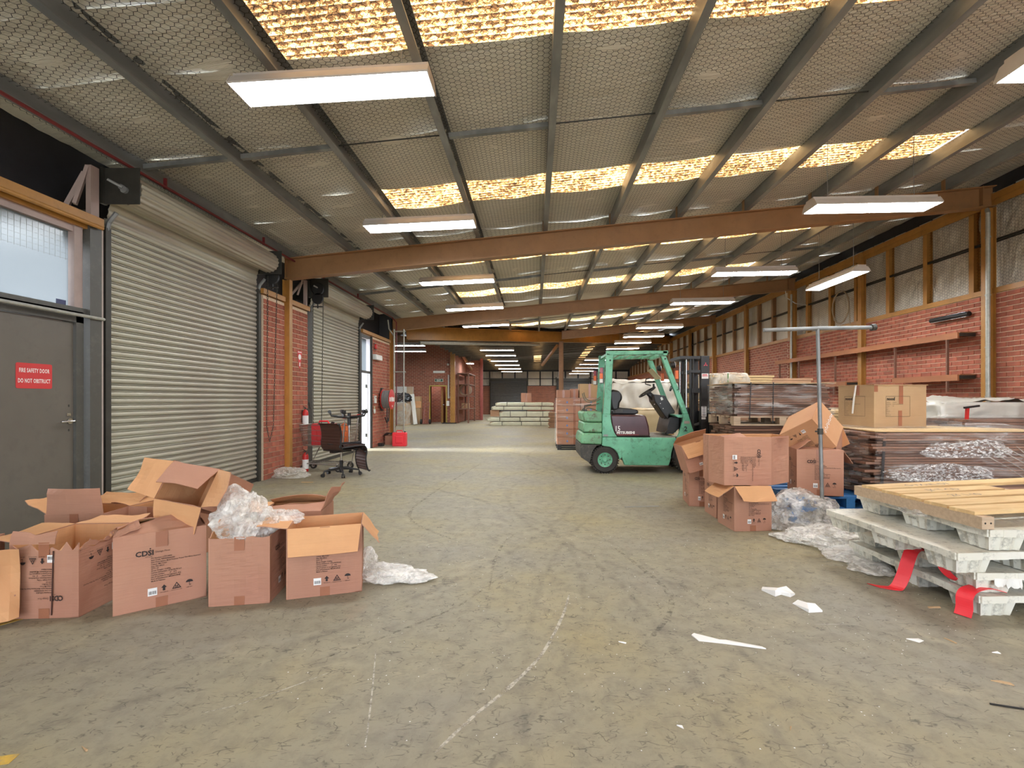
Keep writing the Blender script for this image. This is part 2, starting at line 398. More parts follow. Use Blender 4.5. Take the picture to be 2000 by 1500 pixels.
mt['yellow_line'] = P('worn_yellow_line_paint', (196, 160, 70), 0.7, var=0.2, scale=14, dirt=(160, 150, 128), dirt_amt=0.9)

def foil_mat(name, stretch=(1.2, 9, 4), rgb=(244, 238, 222)):
    m, nt, nd, lk, b = NM(name)
    v = coords(nd, lk, stretch)
    n1 = tex(nd, lk, 1.6, 6, 0.62, v, 0.5)
    n2 = tex(nd, lk, 1.1, 3, 0.5, coords(nd, lk))
    c = ramp(nd, lk, n2, [(0.3, [x*.90 for x in lin(rgb)]), (0.7, lin(rgb))])
    lk.new(c, b.inputs['Base Color']); b.inputs['Metallic'].default_value = 0.14; b.inputs['Roughness'].default_value = 0.33
    bumpn(nd, lk, n1, b, 0.9, 0.06)
    return m
mt['foil'] = foil_mat('crinkled_foil')
mt['foil_wall'] = foil_mat('crinkled_foil_on_wall', (5, 5, 1.6), (228, 220, 204))

def skylight_mat():
    m, nt, nd, lk, b = NM('aged_translucent_sheet')
    v = coords(nd, lk, (1.6, 3.2, 1))
    n = tex(nd, lk, 12.0, 8, 0.74, v, 0.3); big = tex(nd, lk, 1.3, 3, 0.5, coords(nd, lk))
    ad = nd.new('ShaderNodeMath'); ad.operation = 'MULTIPLY_ADD'; lk.new(big, ad.inputs[0]); ad.inputs[1].default_value = 0.25; lk.new(n, ad.inputs[2])
    sy = nd.new('ShaderNodeSeparateXYZ'); lk.new(coords(nd, lk), sy.inputs[0])
    wv = nd.new('ShaderNodeMath'); wv.operation = 'MULTIPLY'; lk.new(sy.outputs[1], wv.inputs[0]); wv.inputs[1].default_value = 2*math.pi/.0756
    sn = nd.new('ShaderNodeMath'); sn.operation = 'SINE'; lk.new(wv.outputs[0], sn.inputs[0])
    ad2 = nd.new('ShaderNodeMath'); ad2.operation = 'MULTIPLY_ADD'; lk.new(sn.outputs[0], ad2.inputs[0]); ad2.inputs[1].default_value = 0.075; lk.new(ad.outputs[0], ad2.inputs[2])
    ad = ad2
    c = ramp(nd, lk, ad.outputs[0], [(0.47, lin((255, 218, 160))), (0.555, lin((232, 172, 98))), (0.625, lin((104, 70, 40))), (0.75, lin((46, 32, 22)))])
    tl = nd.new('ShaderNodeBsdfTranslucent'); lk.new(c, tl.inputs['Color'])
    df = nd.new('ShaderNodeBsdfDiffuse'); df.inputs['Color'].default_value = (*lin((170, 130, 84)), 1)
    mx = nd.new('ShaderNodeMixShader'); mx.inputs[0].default_value = 0.15
    lk.new(tl.outputs[0], mx.inputs[1]); lk.new(df.outputs[0], mx.inputs[2])
    lk.new(mx.outputs[0], nd['Material Output'].inputs['Surface'])
    return m
mt['skylight'] = skylight_mat()
def frosted():
    m, nt, nd, lk, b = NM('frosted_wired_glass')
    tl = nd.new('ShaderNodeBsdfTranslucent'); tl.inputs['Color'].default_value = (0.25, 0.262, 0.268, 1)
    gl = nd.new('ShaderNodeBsdfGlossy'); gl.inputs['Roughness'].default_value = 0.2
    mx = nd.new('ShaderNodeMixShader'); mx.inputs[0].default_value = 0.06
    lk.new(tl.outputs[0], mx.inputs[1]); lk.new(gl.outputs[0], mx.inputs[2]); lk.new(mx.outputs[0], nd['Material Output'].inputs['Surface'])
    return m
mt['frosted'] = frosted()

# lettering (built-in font, turned into flat polygons)
_tc = {}
def text_mesh(body, size, bold=0.0, spacing=1.0):
    key = (body, size, bold, spacing)
    if key in _tc: return _tc[key]
    cu = bpy.data.curves.new('lettering', 'FONT'); cu.body = body; cu.size = size; cu.resolution_u = 2
    cu.offset = bold*size; cu.space_character = spacing; cu.fill_mode = 'FRONT'
    o = bpy.data.objects.new('lettering', cu); col.objects.link(o)
    me = bpy.data.meshes.new_from_object(o.evaluated_get(bpy.context.evaluated_depsgraph_get()))
    vs = [(q.co.x, q.co.y) for q in me.vertices]; fs = [list(p.vertices) for p in me.polygons]
    bpy.data.objects.remove(o); bpy.data.curves.remove(cu); bpy.data.meshes.remove(me)
    _tc[key] = (vs, fs); return vs, fs
def txt(mb, body, x, z, size, bold=0.0, center=False, sx=1.0, y=0.0, m=0, spacing=1.0):
    vs, fs = text_mesh(body, size, bold, spacing)
    if not vs: return
    wd = max(p[0] for p in vs)*sx
    ox = x - wd/2 if center else x
    mb.add([(ox + p[0]*sx, y, z + p[1]) for p in vs], fs, m)
# ------------------------------------------------------------------ the setting
XL, XR = -4.34, 8.04
def zb(X): return 3.757 + 0.1025*(X - XL)          # underside of the purlins
def zs(X): return zb(X) + 0.20                     # roof sheet
def yg(X): return 16.3 + (X - XL)*0.989            # skewed girder where the far hall begins
YN, YF = -4.5, 41.5
rng = random.Random(7)

fl = MB(); fl.bx(-15, 9, YN, YF+1, -0.2, 0)
floor = tag(fl.build('floor', mt['floor']), 'worn grey concrete warehouse floor with tyre marks and scuffs', 'floor', kind='structure')
lm = MB(); a, b_ = G(-60, 1236), G(42, 1208)
lm.bar((a.x, a.y, .0015), (b_.x, b_.y, .0015), .05, .002); lm.build('line_marking', mt['yellow_line'], floor)
def flatline(pts, wd, name, mat):
    mb = MB(); pts = [G(*p) for p in pts]; sm = []
    for k in range(len(pts)-1):
        p0, p1, p2, p3 = pts[max(k-1, 0)], pts[k], pts[k+1], pts[min(k+2, len(pts)-1)]
        for q in range(8):
            u = q/8; sm.append(.5*((2*p1) + (p2-p0)*u + (2*p0-5*p1+4*p2-p3)*u*u + (3*p1-p0-3*p2+p3)*u**3))
    sm.append(pts[-1]); n = len(sm)-1
    def fn(u, v):
        i = int(round(v*n)); d = (sm[min(i+1, n)]-sm[max(i-1, 0)]).normalized(); s_ = Vector((d.y, -d.x, 0))
        w_ = wd*(.35+.65*math.sin(math.pi*min(1, max(0, v)))**.5)*(.6+.5*abs(noise.noise(Vector((v*14, wd*90, 2)))))
        p = sm[i] + s_*w_*(u-.5); return Vector((p.x, p.y, .0011))
    mb.grid(fn, 1, n); return mb.build(name, mat, floor)
scm = decal('pale_scratch', (206, 198, 182), 26, .36, .56, .85)
flatline([(1112, 1160), (1098, 1205), (1060, 1275), (1000, 1338), (930, 1395), (850, 1470)], .028, 'scratch_mark', scm)
flatline([(734, 1270), (728, 1340), (718, 1425), (712, 1460)], .010, 'scratch_mark', scm); flatline([(640, 1315), (560, 1345), (470, 1375), (400, 1392)], .010, 'scratch_mark', scm)
tym = decal('tyre_smear', (84, 79, 70), 22, .46, .68, .60)
flatline([(1010, 1040), (985, 1060), (965, 1100), (955, 1150)], .035, 'tyre_mark', tym); flatline([(1200, 1070), (1290, 1140), (1310, 1190), (1260, 1260)], .05, 'tyre_mark', tym); flatline([(620, 1290), (760, 1240), (900, 1180), (1000, 1110)], .03, 'tyre_mark', tym); flatline([(940, 905), (850, 960), (800, 1010), (900, 1060)], .05, 'tyre_mark', tym)
lm = MB(); lm.bar((-2.05, 1.70, .0015), (-1.88, 1.74, .0015), .05, .002); lm.build('line_marking', mt['yellow_line'], floor)

# --- roof of the near hall: foil blankets, translucent sheets, wire netting
ceil = struct('ceiling', 'sloping roof lined with crinkled silver foil and translucent strips')
def foil(y0, y1, seed, x0=XL-.42, x1=XR+.26, nu=110, nv=12):
    o = len([0])
    def fn(u, v):
        X = x0 + (x1-x0)*u; Y = y0 + (y1-y0)*v
        if X > XL: Y = min(Y, yg(X)+0.25)
        else: Y = min(Y, yg(XL)+0.25)
        ph = ((X - .19)/1.165) % 1.0
        sag = -0.030*math.sin(math.pi*ph)
        wr = 0.024*noise.noise(Vector((X*0.9, Y*7.5, seed))) + 0.012*noise.noise(Vector((X*2.6, Y*17, seed+9)))
        edge = -0.003*math.exp(-((v*(y1-y0))/.03)**2)
        return Vector((X, Y, zs(X) + sag + wr*math.sin(math.pi*ph)**.5 + edge))
    mb = MB(); mb.grid(fn, nu, nv); return mb.build('foil_sheet', mt['foil'], ceil, 'all')
def skylight(ya, yb):
    y0, y1 = ya-.08, yb+.26
    def fn(u, v):
        X = -2.16 + 8.15*u; Y = y0 + (y1-y0)*v
        Y = min(Y, yg(max(X, XL))+0.25)
        return Vector((X, Y, zs(X)+.03 + 0.014*math.sin(2*math.pi*Y/.0756)))
    for a, c in ((XL-.42, -2.16), (5.99, XR+.26)): foil(ya-.012, yb+.012, 3.1, a, c, 24, 8)
    mb = MB(); mb.grid(fn, 20, 108); return mb.build('skylight_sheet', mt['skylight'], ceil, 'all')
for k in range(-2, 8):
    s0, s1 = 3.42+3.17*k, 4.10+3.17*k
    if s0 < 27: skylight(s0, s1)
    g = (s0+3.17 - s1)/2
    for q in range(2):
        y0 = s1 + q*g
        if y0 < 28: foil(y0 - .012, y0+g+.012, 3.1, nv=12 if k < 2 else 7, nu=110 if k < 2 else 70)
def hexnet(x0, x1, y0, y1, zf, width, l=.031, d=.021, hh=.029):
    px = 2*(l+d); nx = int((x1-x0)/px)+2; ny = int((y1-y0)/hh)+1
    J, I = np.meshgrid(np.arange(ny), np.arange(nx), indexing='ij')
    sx = x0 + I*px + (J % 2)*(l+d); sy = y0 + J*hh
    E = []
    for ax, ay, bx_, by in ((0,0,l,0), (l,0,l+d,hh), (l,0,l+d,-hh)):
        E.append(np.stack([sx+ax, sy+ay, sx+bx_, sy+by], -1).reshape(-1, 4))
    E = np.concatenate(E); mask = (E[:,0] > x0) & (E[:,2] < x1) & (E[:,3] > y0) & (E[:,3] < y1); E = E[mask]
    dx, dy = E[:,2]-E[:,0], E[:,3]-E[:,1]; L = np.hypot(dx, dy); nx_, ny_ = -dy/L*width/2, dx/L*width/2
    q = np.stack([np.stack([E[:,0]-nx_, E[:,1]-ny_], -1), np.stack([E[:,2]-nx_, E[:,3]-ny_], -1), np.stack([E[:,2]+nx_, E[:,3]+ny_], -1), np.stack([E[:,0]+nx_, E[:,1]+ny_], -1)], 1).reshape(-1, 2)
    return zf(q[:,0], q[:,1])
def np_mesh(name, V, mat):
    n = len(V)//4; me = bpy.data.meshes.new(name)
    me.vertices.add(len(V)); me.vertices.foreach_set('co', V.astype(np.float32).ravel())
    me.loops.add(4*n); me.loops.foreach_set('vertex_index', np.arange(4*n, dtype=np.int32))
    me.polygons.add(n); me.polygons.foreach_set('loop_start', np.arange(0, 4*n, 4, dtype=np.int32)); me.polygons.foreach_set('loop_total', np.full(n, 4, dtype=np.int32))
    me.materials.append(mat); me.update(calc_edges=True); me.validate(); return me
def roofz(x, y): return np.stack([x, y, 3.757+.1025*(x-XL)+.2-.028-.012*np.abs(np.sin(np.pi*(x-.19)/1.165))-.005*np.sin(x*9+y*7)], -1)
net = ob('wire_netting', np_mesh('wire_netting', np.concatenate([hexnet(XL-.3, XR, 2.4, 8.4, roofz, .0042), hexnet(XL-.3, XR, 8.4, 14.6, roofz, .0050, .045, .031, .043)]), mt['net_wire']), ceil); net['kind'] = 'stuff'

# --- purlins (C sections) and the struts between them
def c_purlin(x, y0, y1, zoff=0.0, hgt=.198, bot=.075):
    mb = MB(); z = zb(x)+zoff; t = .004
    prof = [(0,0),(bot,0),(bot,.018),(bot-t,.018),(bot-t,t),(t,t),(t,hgt-t),(bot,hgt-t),(bot,hgt),(0,hgt)]
    mb.prism(prof, lambda a, c, k: Vector((x-bot/2+a, (y0, y1)[k], z+c))); return mb
PX = [-4.30, -3.24] + [.19+1.165*k for k in range(-2, 7)]
for i, x in enumerate(PX):
    r = thing('roof_purlin', 'long grey galvanised roof purlin running away under the foil ceiling', 'purlin', T(x, YN, zb(x)), 'galvanised roof purlins')
    if i == 0: r['label'] = 'galvanised eaves purlin along the shutter wall with red pipe beside it'; del r['group']
    m = c_purlin(x, YN, yg(max(x, XL))-.05); m.xf(T(-x, -YN, -zb(x))); m.build('channel', mt['galv'], r)
    for yp in (8.43, 14.8):
        cl = MB(); cl.box((-.045, yp-YN-.03, .10), (.012, .075, .19)); cl.build('cleat', mt['brown'], r)
    for yq in (5.26, 11.65, 18.0):
        if i in (1, 2, 4, 6, 8, 10) and yq < yg(max(x, XL)) - .5:
            xp = PX[i-1]; mb = MB(); mb.bar((xp+.04, yq, zb(xp)+.075), (x-.04, yq, zb(x)+.075), .05, .05)
            mb.xf(T(-xp, -yq, -zb(xp)))
            tag(mb.build('bridging_strut', mt['galv'], loc=(xp, yq, zb(xp))), 'short galvanised strut bridging between two roof purlins', 'strut', 'purlin bridging struts')
        elif i in (3, 5, 7, 9) and yq < yg(x) - .5:
            xp = PX[i-1]; mb = MB(); mb.cyl((0, 0, .09), (x-xp, 0, zb(x)-zb(xp)+.09), .008, 6)
            tag(mb.build('tie_rod', mt['dark_steel'], loc=(xp, yq, zb(xp))), 'thin steel tie rod stretched between two roof purlins', 'rod', 'purlin tie rods')
mb = MB(); mb.tube([(0, 0, 0), (0, 14.2-YN, 0), (0.08, 14.35-YN, -.12), (.08, 14.36-YN, -3.2)], .017, 8)
for yq in range(2, 18, 2): mb.box((-.02, yq, .05), (.03, .02, .12))
tag(mb.build('sprinkler_pipe', P('dark_red_pipe', (122, 40, 44), .45), loc=(-4.20, YN, 3.715)), 'thin dark red pipe clipped along the eaves purlin above the shutters', 'pipe')

# --- rafters and columns
def ibeam(p0, p1, depth, flange, web=.012, ft=.016, drop=True):
    """I section between two points given on its top line; web vertical"""
    p0, p1 = Vector(p0), Vector(p1); mb = MB(); d = (p1-p0).normalized(); sd = Vector((-d.y, d.x, 0)).normalized()
    for a, c, wd in ((0, -ft, flange), (-ft, -(depth-ft), web), (-(depth-ft), -depth, flange)):
        vs = []
        for p in (p0, p1):
            for s_, z in ((-1, c), (1, c), (1, a), (-1, a)): vs.append(p + sd*s_*wd/2 + Vector((0, 0, z)))
        mb.add(vs, [(0,1,2,3),(7,6,5,4),(0,4,5,1),(1,5,6,2),(2,6,7,3),(3,7,4,0)])
    return mb
def icol(x, y, z0, z1, dx=.22, fy=.13, web=.012, ft=.014):
    mb = MB(); mb.bx(x, x+ft, y-fy/2, y+fy/2, z0, z1); mb.bx(x+dx-ft, x+dx, y-fy/2, y+fy/2, z0, z1); mb.bx(x+ft, x+dx-ft, y-web/2, y+web/2, z0, z1); return mb
def rafter(Y, x0, x1, label):
    r = thing('roof_rafter', label, 'beam', T(x0, Y, zb(x0)))
    m = ibeam((x0, Y, zb(x0)-.004), (x1, Y, zb(x1)-.004), .36, .17); m.xf(T(-x0, -Y, -zb(x0))); m.build('beam', mt['brown'], r)
    st = MB(); st.box((.012, 0, -.18), (.014, .165, .36)); st.build('end_plate', mt['brown'], r)
    st = MB(); st.box((x1-x0-.23, 0, zb(x1)-zb(x0)-.18), (.014, .16, .33)); st.build('end_plate', mt['brown'], r)
    return r
rafter(8.43, XL, XR-.02, 'brown steel rafter spanning the hall above the forklift and first shutter')
rafter(14.8, XL, XR-.02, 'brown steel rafter spanning the hall beyond the second shutter')
rafter(21.3, yg(0) and 1.2, XR-.02, 'short brown steel rafter meeting the skewed girder')
g0, g1 = Vector((XL, yg(XL), zb(XL)+.02)), Vector((XR-.03, yg(XR-.03), zb(XR)+.02))
m = ibeam(g0, g1, .46, .19); m.xf(T(-g0)); 
tag(m.build('hall_girder', mt['gold'], loc=g0), 'deep tan steel girder running skewed across the entrance to the far hall', 'girder')
def column(x, y, z1, label, dx=.22, m_='gold', group=None, fy=.13):
    mb = icol(0, 0, 0, z1, dx, fy); base = MB(); base.bx(-.03, dx+.03, -.11, .11, 0, .016)
    r = thing('steel_column', label, 'column', T(x, y, 0), group); mb.build('shaft', mt[m_], r); base.build('base_plate', mt['dark_steel'], r); return r
column(XL-.05, 8.43, zb(XL)-.37, 'tan steel column between the two roller shutters', .125, fy=.10)
column(XL-.05, 14.62, zb(XL)-.37, 'tan steel column behind the fire hose reel', .14, fy=.12)
for k, Y in enumerate((8.43, 14.8, 21.3, 28.0)):
    column(XR-.17, Y, zb(XR)-.37 if k < 3 else zb(XR)-.45, ['tan steel column with galvanised downpipe against the brick window wall', 'tan steel column beside the forklift mast on the window wall', 'tan steel column on the window wall past the forklift', 'tan steel column where the girder meets the window wall'][k], .17, fy=.11)
for k, Y in enumerate((11.72, 18.1, 24.7)):
    column(XR-.13, Y, 4.86, ['bright tan intermediate column behind the T shaped pole', 'slim tan intermediate column above the pale timber stack', 'slim tan intermediate column deep in the window wall'][k], .12)
column(1.10, 21.7, 3.93, 'free-standing brown post holding the girder behind the carton pallet', .20, 'brown')
mb = MB(); mb.bar((1.05, 21.75, 3.75), (.35, 22.7, 2.9), .10, .10)
mb.xf(T(-.7, -22.2, -3.3)); tag(mb.build('knee_brace', mt['brown'], loc=(.7, 22.2, 3.3)), 'brown diagonal brace beside the free-standing post', 'brace')
mb = MB(); mb.tube([(0, 0, .9), (0, 0, 4.52), (.04, .06, 4.60)], .034, 12)
for z in (1.35, 2.2, 3.1, 4.1): mb.lathe([(.042, -.012), (.042, .012)], 12, T(0, 0, z))
tag(mb.build('downpipe', mt['galv_pipe'], loc=(XR-.21, 8.31, 0)), 'galvanised downpipe strapped in front of the tan wall column', 'pipe')
mb = MB(); mb.tube([(0, 0, .9), (0, 0, 4.5)], .03, 10); tag(mb.build('downpipe', mt['galv_pipe'], loc=(XR-.21, 14.68, 0)), 'slim galvanised downpipe on the column beside the forklift mast', 'pipe')

# --- brickwork
BL, BH, PIT, ROW = .230, .076, .240, .086
bm_ = MB(); c_ = .004
bm_.add([(0, c_, 0), (0, BL-c_, 0), (0, BL-c_, BH), (0, c_, BH), (.012, c_, c_), (.012, BL-c_, c_), (.012, BL-c_, BH-c_), (.012, c_, BH-c_), (0, 0, c_), (0, BL, c_), (0, BL, BH-c_), (0, 0, BH-c_)],
        [(4,5,6,7), (0,1,5,4), (2,3,7,6), (8,4,7,11), (9,10,6,5), (0,4,8), (1,9,5), (2,6,10), (3,11,7)])
brick_me = bm_.mesh('brick', mt['brick'])
brick_me_r = MB().merge(bm_, Matrix.Diagonal((-1, 1, 1, 1))).mesh('brick', mt['brick']); brick_me_r.flip_normals()
def brickwork(parent, X, y0, y1, z0, z1, sgn, limit=300):
    """sgn +1: faces +x (left wall), -1: faces -x. Nearest bricks are objects, the rest one mesh"""
    L = []
    for r in range(int(round((z1-z0)/ROW))):
        y = y0 - (PIT/2 if r % 2 else 0)
        while y < y1 - .02:
            a, b = max(y, y0), min(y+BL, y1)
            if b - a > .03: L.append((a, b, z0 + r*ROW))
            y += PIT
    L.sort(key=lambda q: q[0] + abs(q[2]-H)*.02)
    me = brick_me if sgn > 0 else brick_me_r
    for a, b, z in L[:limit]:
        j = rng.uniform(-.0015, .0015)
        o = ob('brick', me, parent); o.location = (X + j, a, z); o.scale = (1, (b-a)/BL, 1)
    rest = MB()
    for a, b, z in L[limit:]:
        rest.merge(bm_, T(X + rng.uniform(-.0015, .0015), a, z) @ Matrix.Diagonal((sgn, (b-a)/BL, 1, 1)))
    if rest.v:
        me2 = rest.mesh('brickwork', mt['brick'])
        if sgn < 0: me2.flip_normals()
        o = ob('brickwork', me2, parent); o['kind'] = 'stuff'
def wall_panel(name, label, y0, y1, z1=2.97):
    r = struct(name, label, 'wall'); b = MB(); b.bx(XL-.22, XL, y0, y1, 0, z1); b.build('mortar', mt['mortar'], r)
    brickwork(r, XL, y0+.004, y1-.004, .004, z1-.01, 1); return r
wall_panel('wall_left', 'narrow red brick pier between first shutter and steel column', 7.70, 8.34)
wall_panel('wall_left_2', 'narrow red brick pier holding the wall fire extinguisher', 8.52, 9.19)
wall_panel('wall_left_3', 'red brick pier carrying the fire hose reel beside the open doorway', 12.87, 14.40)
def lintel(y0, y1, n):
    mb = MB(); mb.bx(-.02, .03, 0, y1-y0, 2.99, 3.065); mb.bx(-.18, .035, 0, y1-y0, 3.065, 3.072); mb.bx(-.18, -.02, 0, y1-y0, 2.97, 2.985)
    tag(mb.build('trim_%d' % n, mt['gold'], loc=(XL, y0, 0)), ['tan steel lintel over the first brick pier', 'tan steel lintel over the extinguisher pier', 'tan steel lintel over the doorway and hose reel'][n-1], 'lintel', kind='structure')
lintel(7.66, 8.34, 1); lintel(8.52, 9.25, 2); lintel(12.1, 14.45, 3)
# upper lining behind the shutter drums, blank wall behind the camera, jambs
up = struct('wall_left_upper', 'black sheet lining above the lintels behind the shutter drums', 'wall')
b = MB(); b.bx(-4.80, -4.76, YN, 14.8, 2.9, 4.1); b.build('lining', mt['black_sheet'], up)
b = MB(); b.bx(-4.78, XL-.2, 4.72, 7.72, 3.16, 3.2); b.bx(-4.78, XL-.2, 9.2, 12.1, 3.16, 3.2); b.build('drum_recess', mt['black_sheet'], up)
b = MB(); b.bx(XL-.3, XL-.06, YN, 3.50, 0, 4.05)
tag(b.build('wall_left_4', mt['door_grey']), 'dark wall beside the fire door behind the camera', 'wall', kind='structure')
b = MB(); b.bx(XL-.3, XL-.1, 4.82, 4.90, 0, 3.2); b.bx(XL-.3, XL-.1, 7.64, 7.70, 0, 3.2); b.bx(XL-.3, XL-.02, 9.19, 9.40, 0, 3.0); b.bx(XL-.3, XL-.02, 12.04, 12.12, 0, 3.0); b.bx(XL-.03, XL+.01, 12.80, 12.87, 0, 2.97)
tag(b.build('trim_4', mt['dark_steel']), 'dark steel jambs beside the roller shutters and doorway', 'jamb', kind='structure')

# --- fire door with window above
dr = struct('door_1', 'dark grey fire safety door with lever handle and red sign', 'door')
b = MB(); b.bx(XL-.10, XL-.055, 3.66, 4.585, .01, 2.03); b.build('door_leaf', mt['door_grey'], dr)
b = MB(); b.bx(XL-.16, XL-.03, 3.58, 3.655, 0, 2.12); b.bx(XL-.16, XL-.03, 4.59, 4.665, 0, 2.12); b.bx(XL-.16, XL-.03, 3.58, 4.665, 2.035, 2.14)
b.bx(XL-.16, XL+.005, 4.695, 4.82, 0, 3.0); b.build('door_frame', mt['frame_grey'], dr)
b = MB(); hy = 4.545; hz = 1.095; fx = XL-.055
b.cyl((fx, hy, hz), (fx+.012, hy, hz), .027, 18); b.cyl((fx, hy, hz), (fx+.055, hy, hz), .009, 10)
b.tube([(fx+.052, hy, hz), (fx+.058, hy-.03, hz), (fx+.052, hy-.13, hz-.004)], .009, 8); b.build('lever_handle', mt['chrome'], dr, True)
b = MB(); b.bx(fx, fx+.008, hy-.03, hy+.01, hz+.05, hz+.075); b.cyl((fx, hy-.01, hz+.062), (fx+.012, hy-.01, hz+.062), .008, 8); b.build('lock_snib', mt['chrome'], dr)
b = MB()
for z in (hz+.14, hz+.15, hz-.08, hz-.09): b.cyl((fx-.001, hy-.005+(.008 if int(z*1000) % 2 else 0), z), (fx+.004, hy-.005, z), .006, 8)
b.build('bolt', mt['dark_steel'], dr)
sg = MB(); s0, s1 = 4.075, 4.382; zc = 1.40   # sign span along the wall
sp = []
for cy, cz, a0 in ((.015, .015, 180), (.285, .015, 270), (.285, .205, 0), (.015, .205, 90)):
    for q in range(5):
        t = rad(a0 + q*22.5); sp.append((cy + .015*math.cos(t), cz + .015*math.sin(t)))
sg.prism([(s0 + y*(s1-s0)/.30, zc-.005+z) for y, z in sp], lambda y, z, k: Vector((fx + .002*k + .0005, y, z)))
sign = sg.build('safety_sign', mt['sign_red'], dr)
tm = MB(); txt(tm, 'FIRE SAFETY DOOR', 0, .135, .050, .022, True, .60, spacing=1.12); txt(tm, 'DO NOT OBSTRUCT', 0, .045, .050, .022, True, .60, spacing=1.12)
wd = max(p[0] for p in tm.v)*2
tm.v = [(fx+.0032, (s0+s1)/2 + p[0]*(.275/wd), zc-.005+p[2]+.005) for p in tm.v]
tm.build('sign_lettering', mt['text_white'], sign)
wn = struct('window_1', 'frosted wired glass highlight window above the fire door', 'window')
b = MB(); b.bx(XL-.105, XL-.095, 3.50, 4.575, 2.18, 2.90); b.build('pane', mt['frosted'], wn)
b = MB()
for q in range(22): b.bx(XL-.0945, XL-.0935, 3.5+q*.05, 3.5015+q*.05, 2.62, 2.90)
for q in range(6): b.bx(XL-.0945, XL-.0935, 3.5, 4.575, 2.63+q*.05, 2.6315+q*.05)
b.build('safety_wire', P('window_wire', (150, 148, 140), .5), wn)
b = MB(); b.bx(XL-.12, XL-.04, 4.58, 4.665, 2.14, 2.96); b.bx(XL-.12, XL-.05, 3.5, 4.66, 2.90, 2.96); b.build('window_frame', mt['lilac'], wn)
b = MB(); b.bx(XL-.12, XL-.03, 3.5, 4.7, 2.12, 2.18); b.build('window_sill', mt['frame_grey'], wn)
b = MB(); b.bx(XL-.095, XL-.09, 4.46, 4.55, 2.185, 2.235); b.build('sticker', P('sticker_blue_grey', (70, 76, 110), .5), wn)
b = MB(); b.bx(-.04, .03, 0, 1.36, 3.015, 3.10); b.tube([(.04, 0, 3.0), (.04, 1.33, 3.0)], .02, 10); b.bx(-.16, -.02, 0, 1.3, 2.96, 3.02)
tag(b.build('trim_5', mt['gold'], loc=(XL, 3.46, 0)), 'tan steel head rail over the frosted window', 'rail', kind='structure')
b = MB(); b.tube([(0, 0, 0), (0, 1.33, 0)], .016, 10)
tag(b.build('galvanised_conduit', mt['galv_pipe'], loc=(XL+.02, 3.5, 2.10)), 'galvanised pipe lying along the sill of the frosted window', 'pipe')
b = MB(); b.tube([(0, 0, .0), (0, 0, 3.0)], .013, 8); tag(b.build('wall_conduit', P('pale_conduit', (190, 176, 166), .5), loc=(XL-.02, 4.848, 0)), 'pale vertical conduit between fire door frame and shutter guide', 'conduit')
b = MB(); b.bar((0, 0, 0), (0, 0, .55), .09, .05, (1, 0, 0)); b.bar((-.06, -.02, .48), (-.22, -.12, -.02), .05, .04); b.bar((-.02, -.03, .54), (-.1, -.08, .15), .06, .03)
tag(b.build('drum_bracket_post', mt['lilac'], loc=(XL-.05, 4.78, 3.06)), 'pale steel bracket post braced behind the first shutter drum', 'bracket')
b = MB(); b.bar((0, 0, 0), (0, 0, .5), .06, .05, (1, 0, 0)); b.bar((-.06, -.02, .45), (-.25, -.3, .02), .05, .04); b.bar((-.03, -.05, .5), (-.1, -.1, .2), .05, .03)
tag(b.build('drum_bracket_post', mt['lilac'], loc=(XL-.05, 9.22, 3.08)), 'pale steel bracket post braced behind the second shutter drum', 'bracket')

# --- roller shutters
SP = .0708
sl = [(-.016, 0), (-.004, 0.002), (.009, .009), (.015, .022), (.016, .034), (.011, .048), (-.001, .0545), (-.014, .0555), (-.014, .0585), (.006, .0592), (.006, .0645), (-.014, .0655), (-.016, SP)]
def chain(pts, link=.036, r=.0035):
    mb = MB(); pts = [Vector(p) for p in pts]; acc = 0; seg = []
    for a, b in zip(pts, pts[1:]):
        L = (b-a).length; n = max(1, int(L/link))
        for i in range(n): seg.append((a.lerp(b, i/n), a.lerp(b, (i+1)/n)))
    for i, (a, b) in enumerate(seg):
        d = (b-a).normalized(); s1 = d.orthogonal().normalized(); s2 = d.cross(s1); s_ = s1 if i % 2 else s2
        c = (a+b)/2; hl = link*.62; ring = []
        for q in range(8):
            t = 2*math.pi*q/8; ring.append(c + d*hl*math.cos(t) + s_*link*.28*math.sin(t))
        mb.tube(ring, r, 4, True)
    return mb
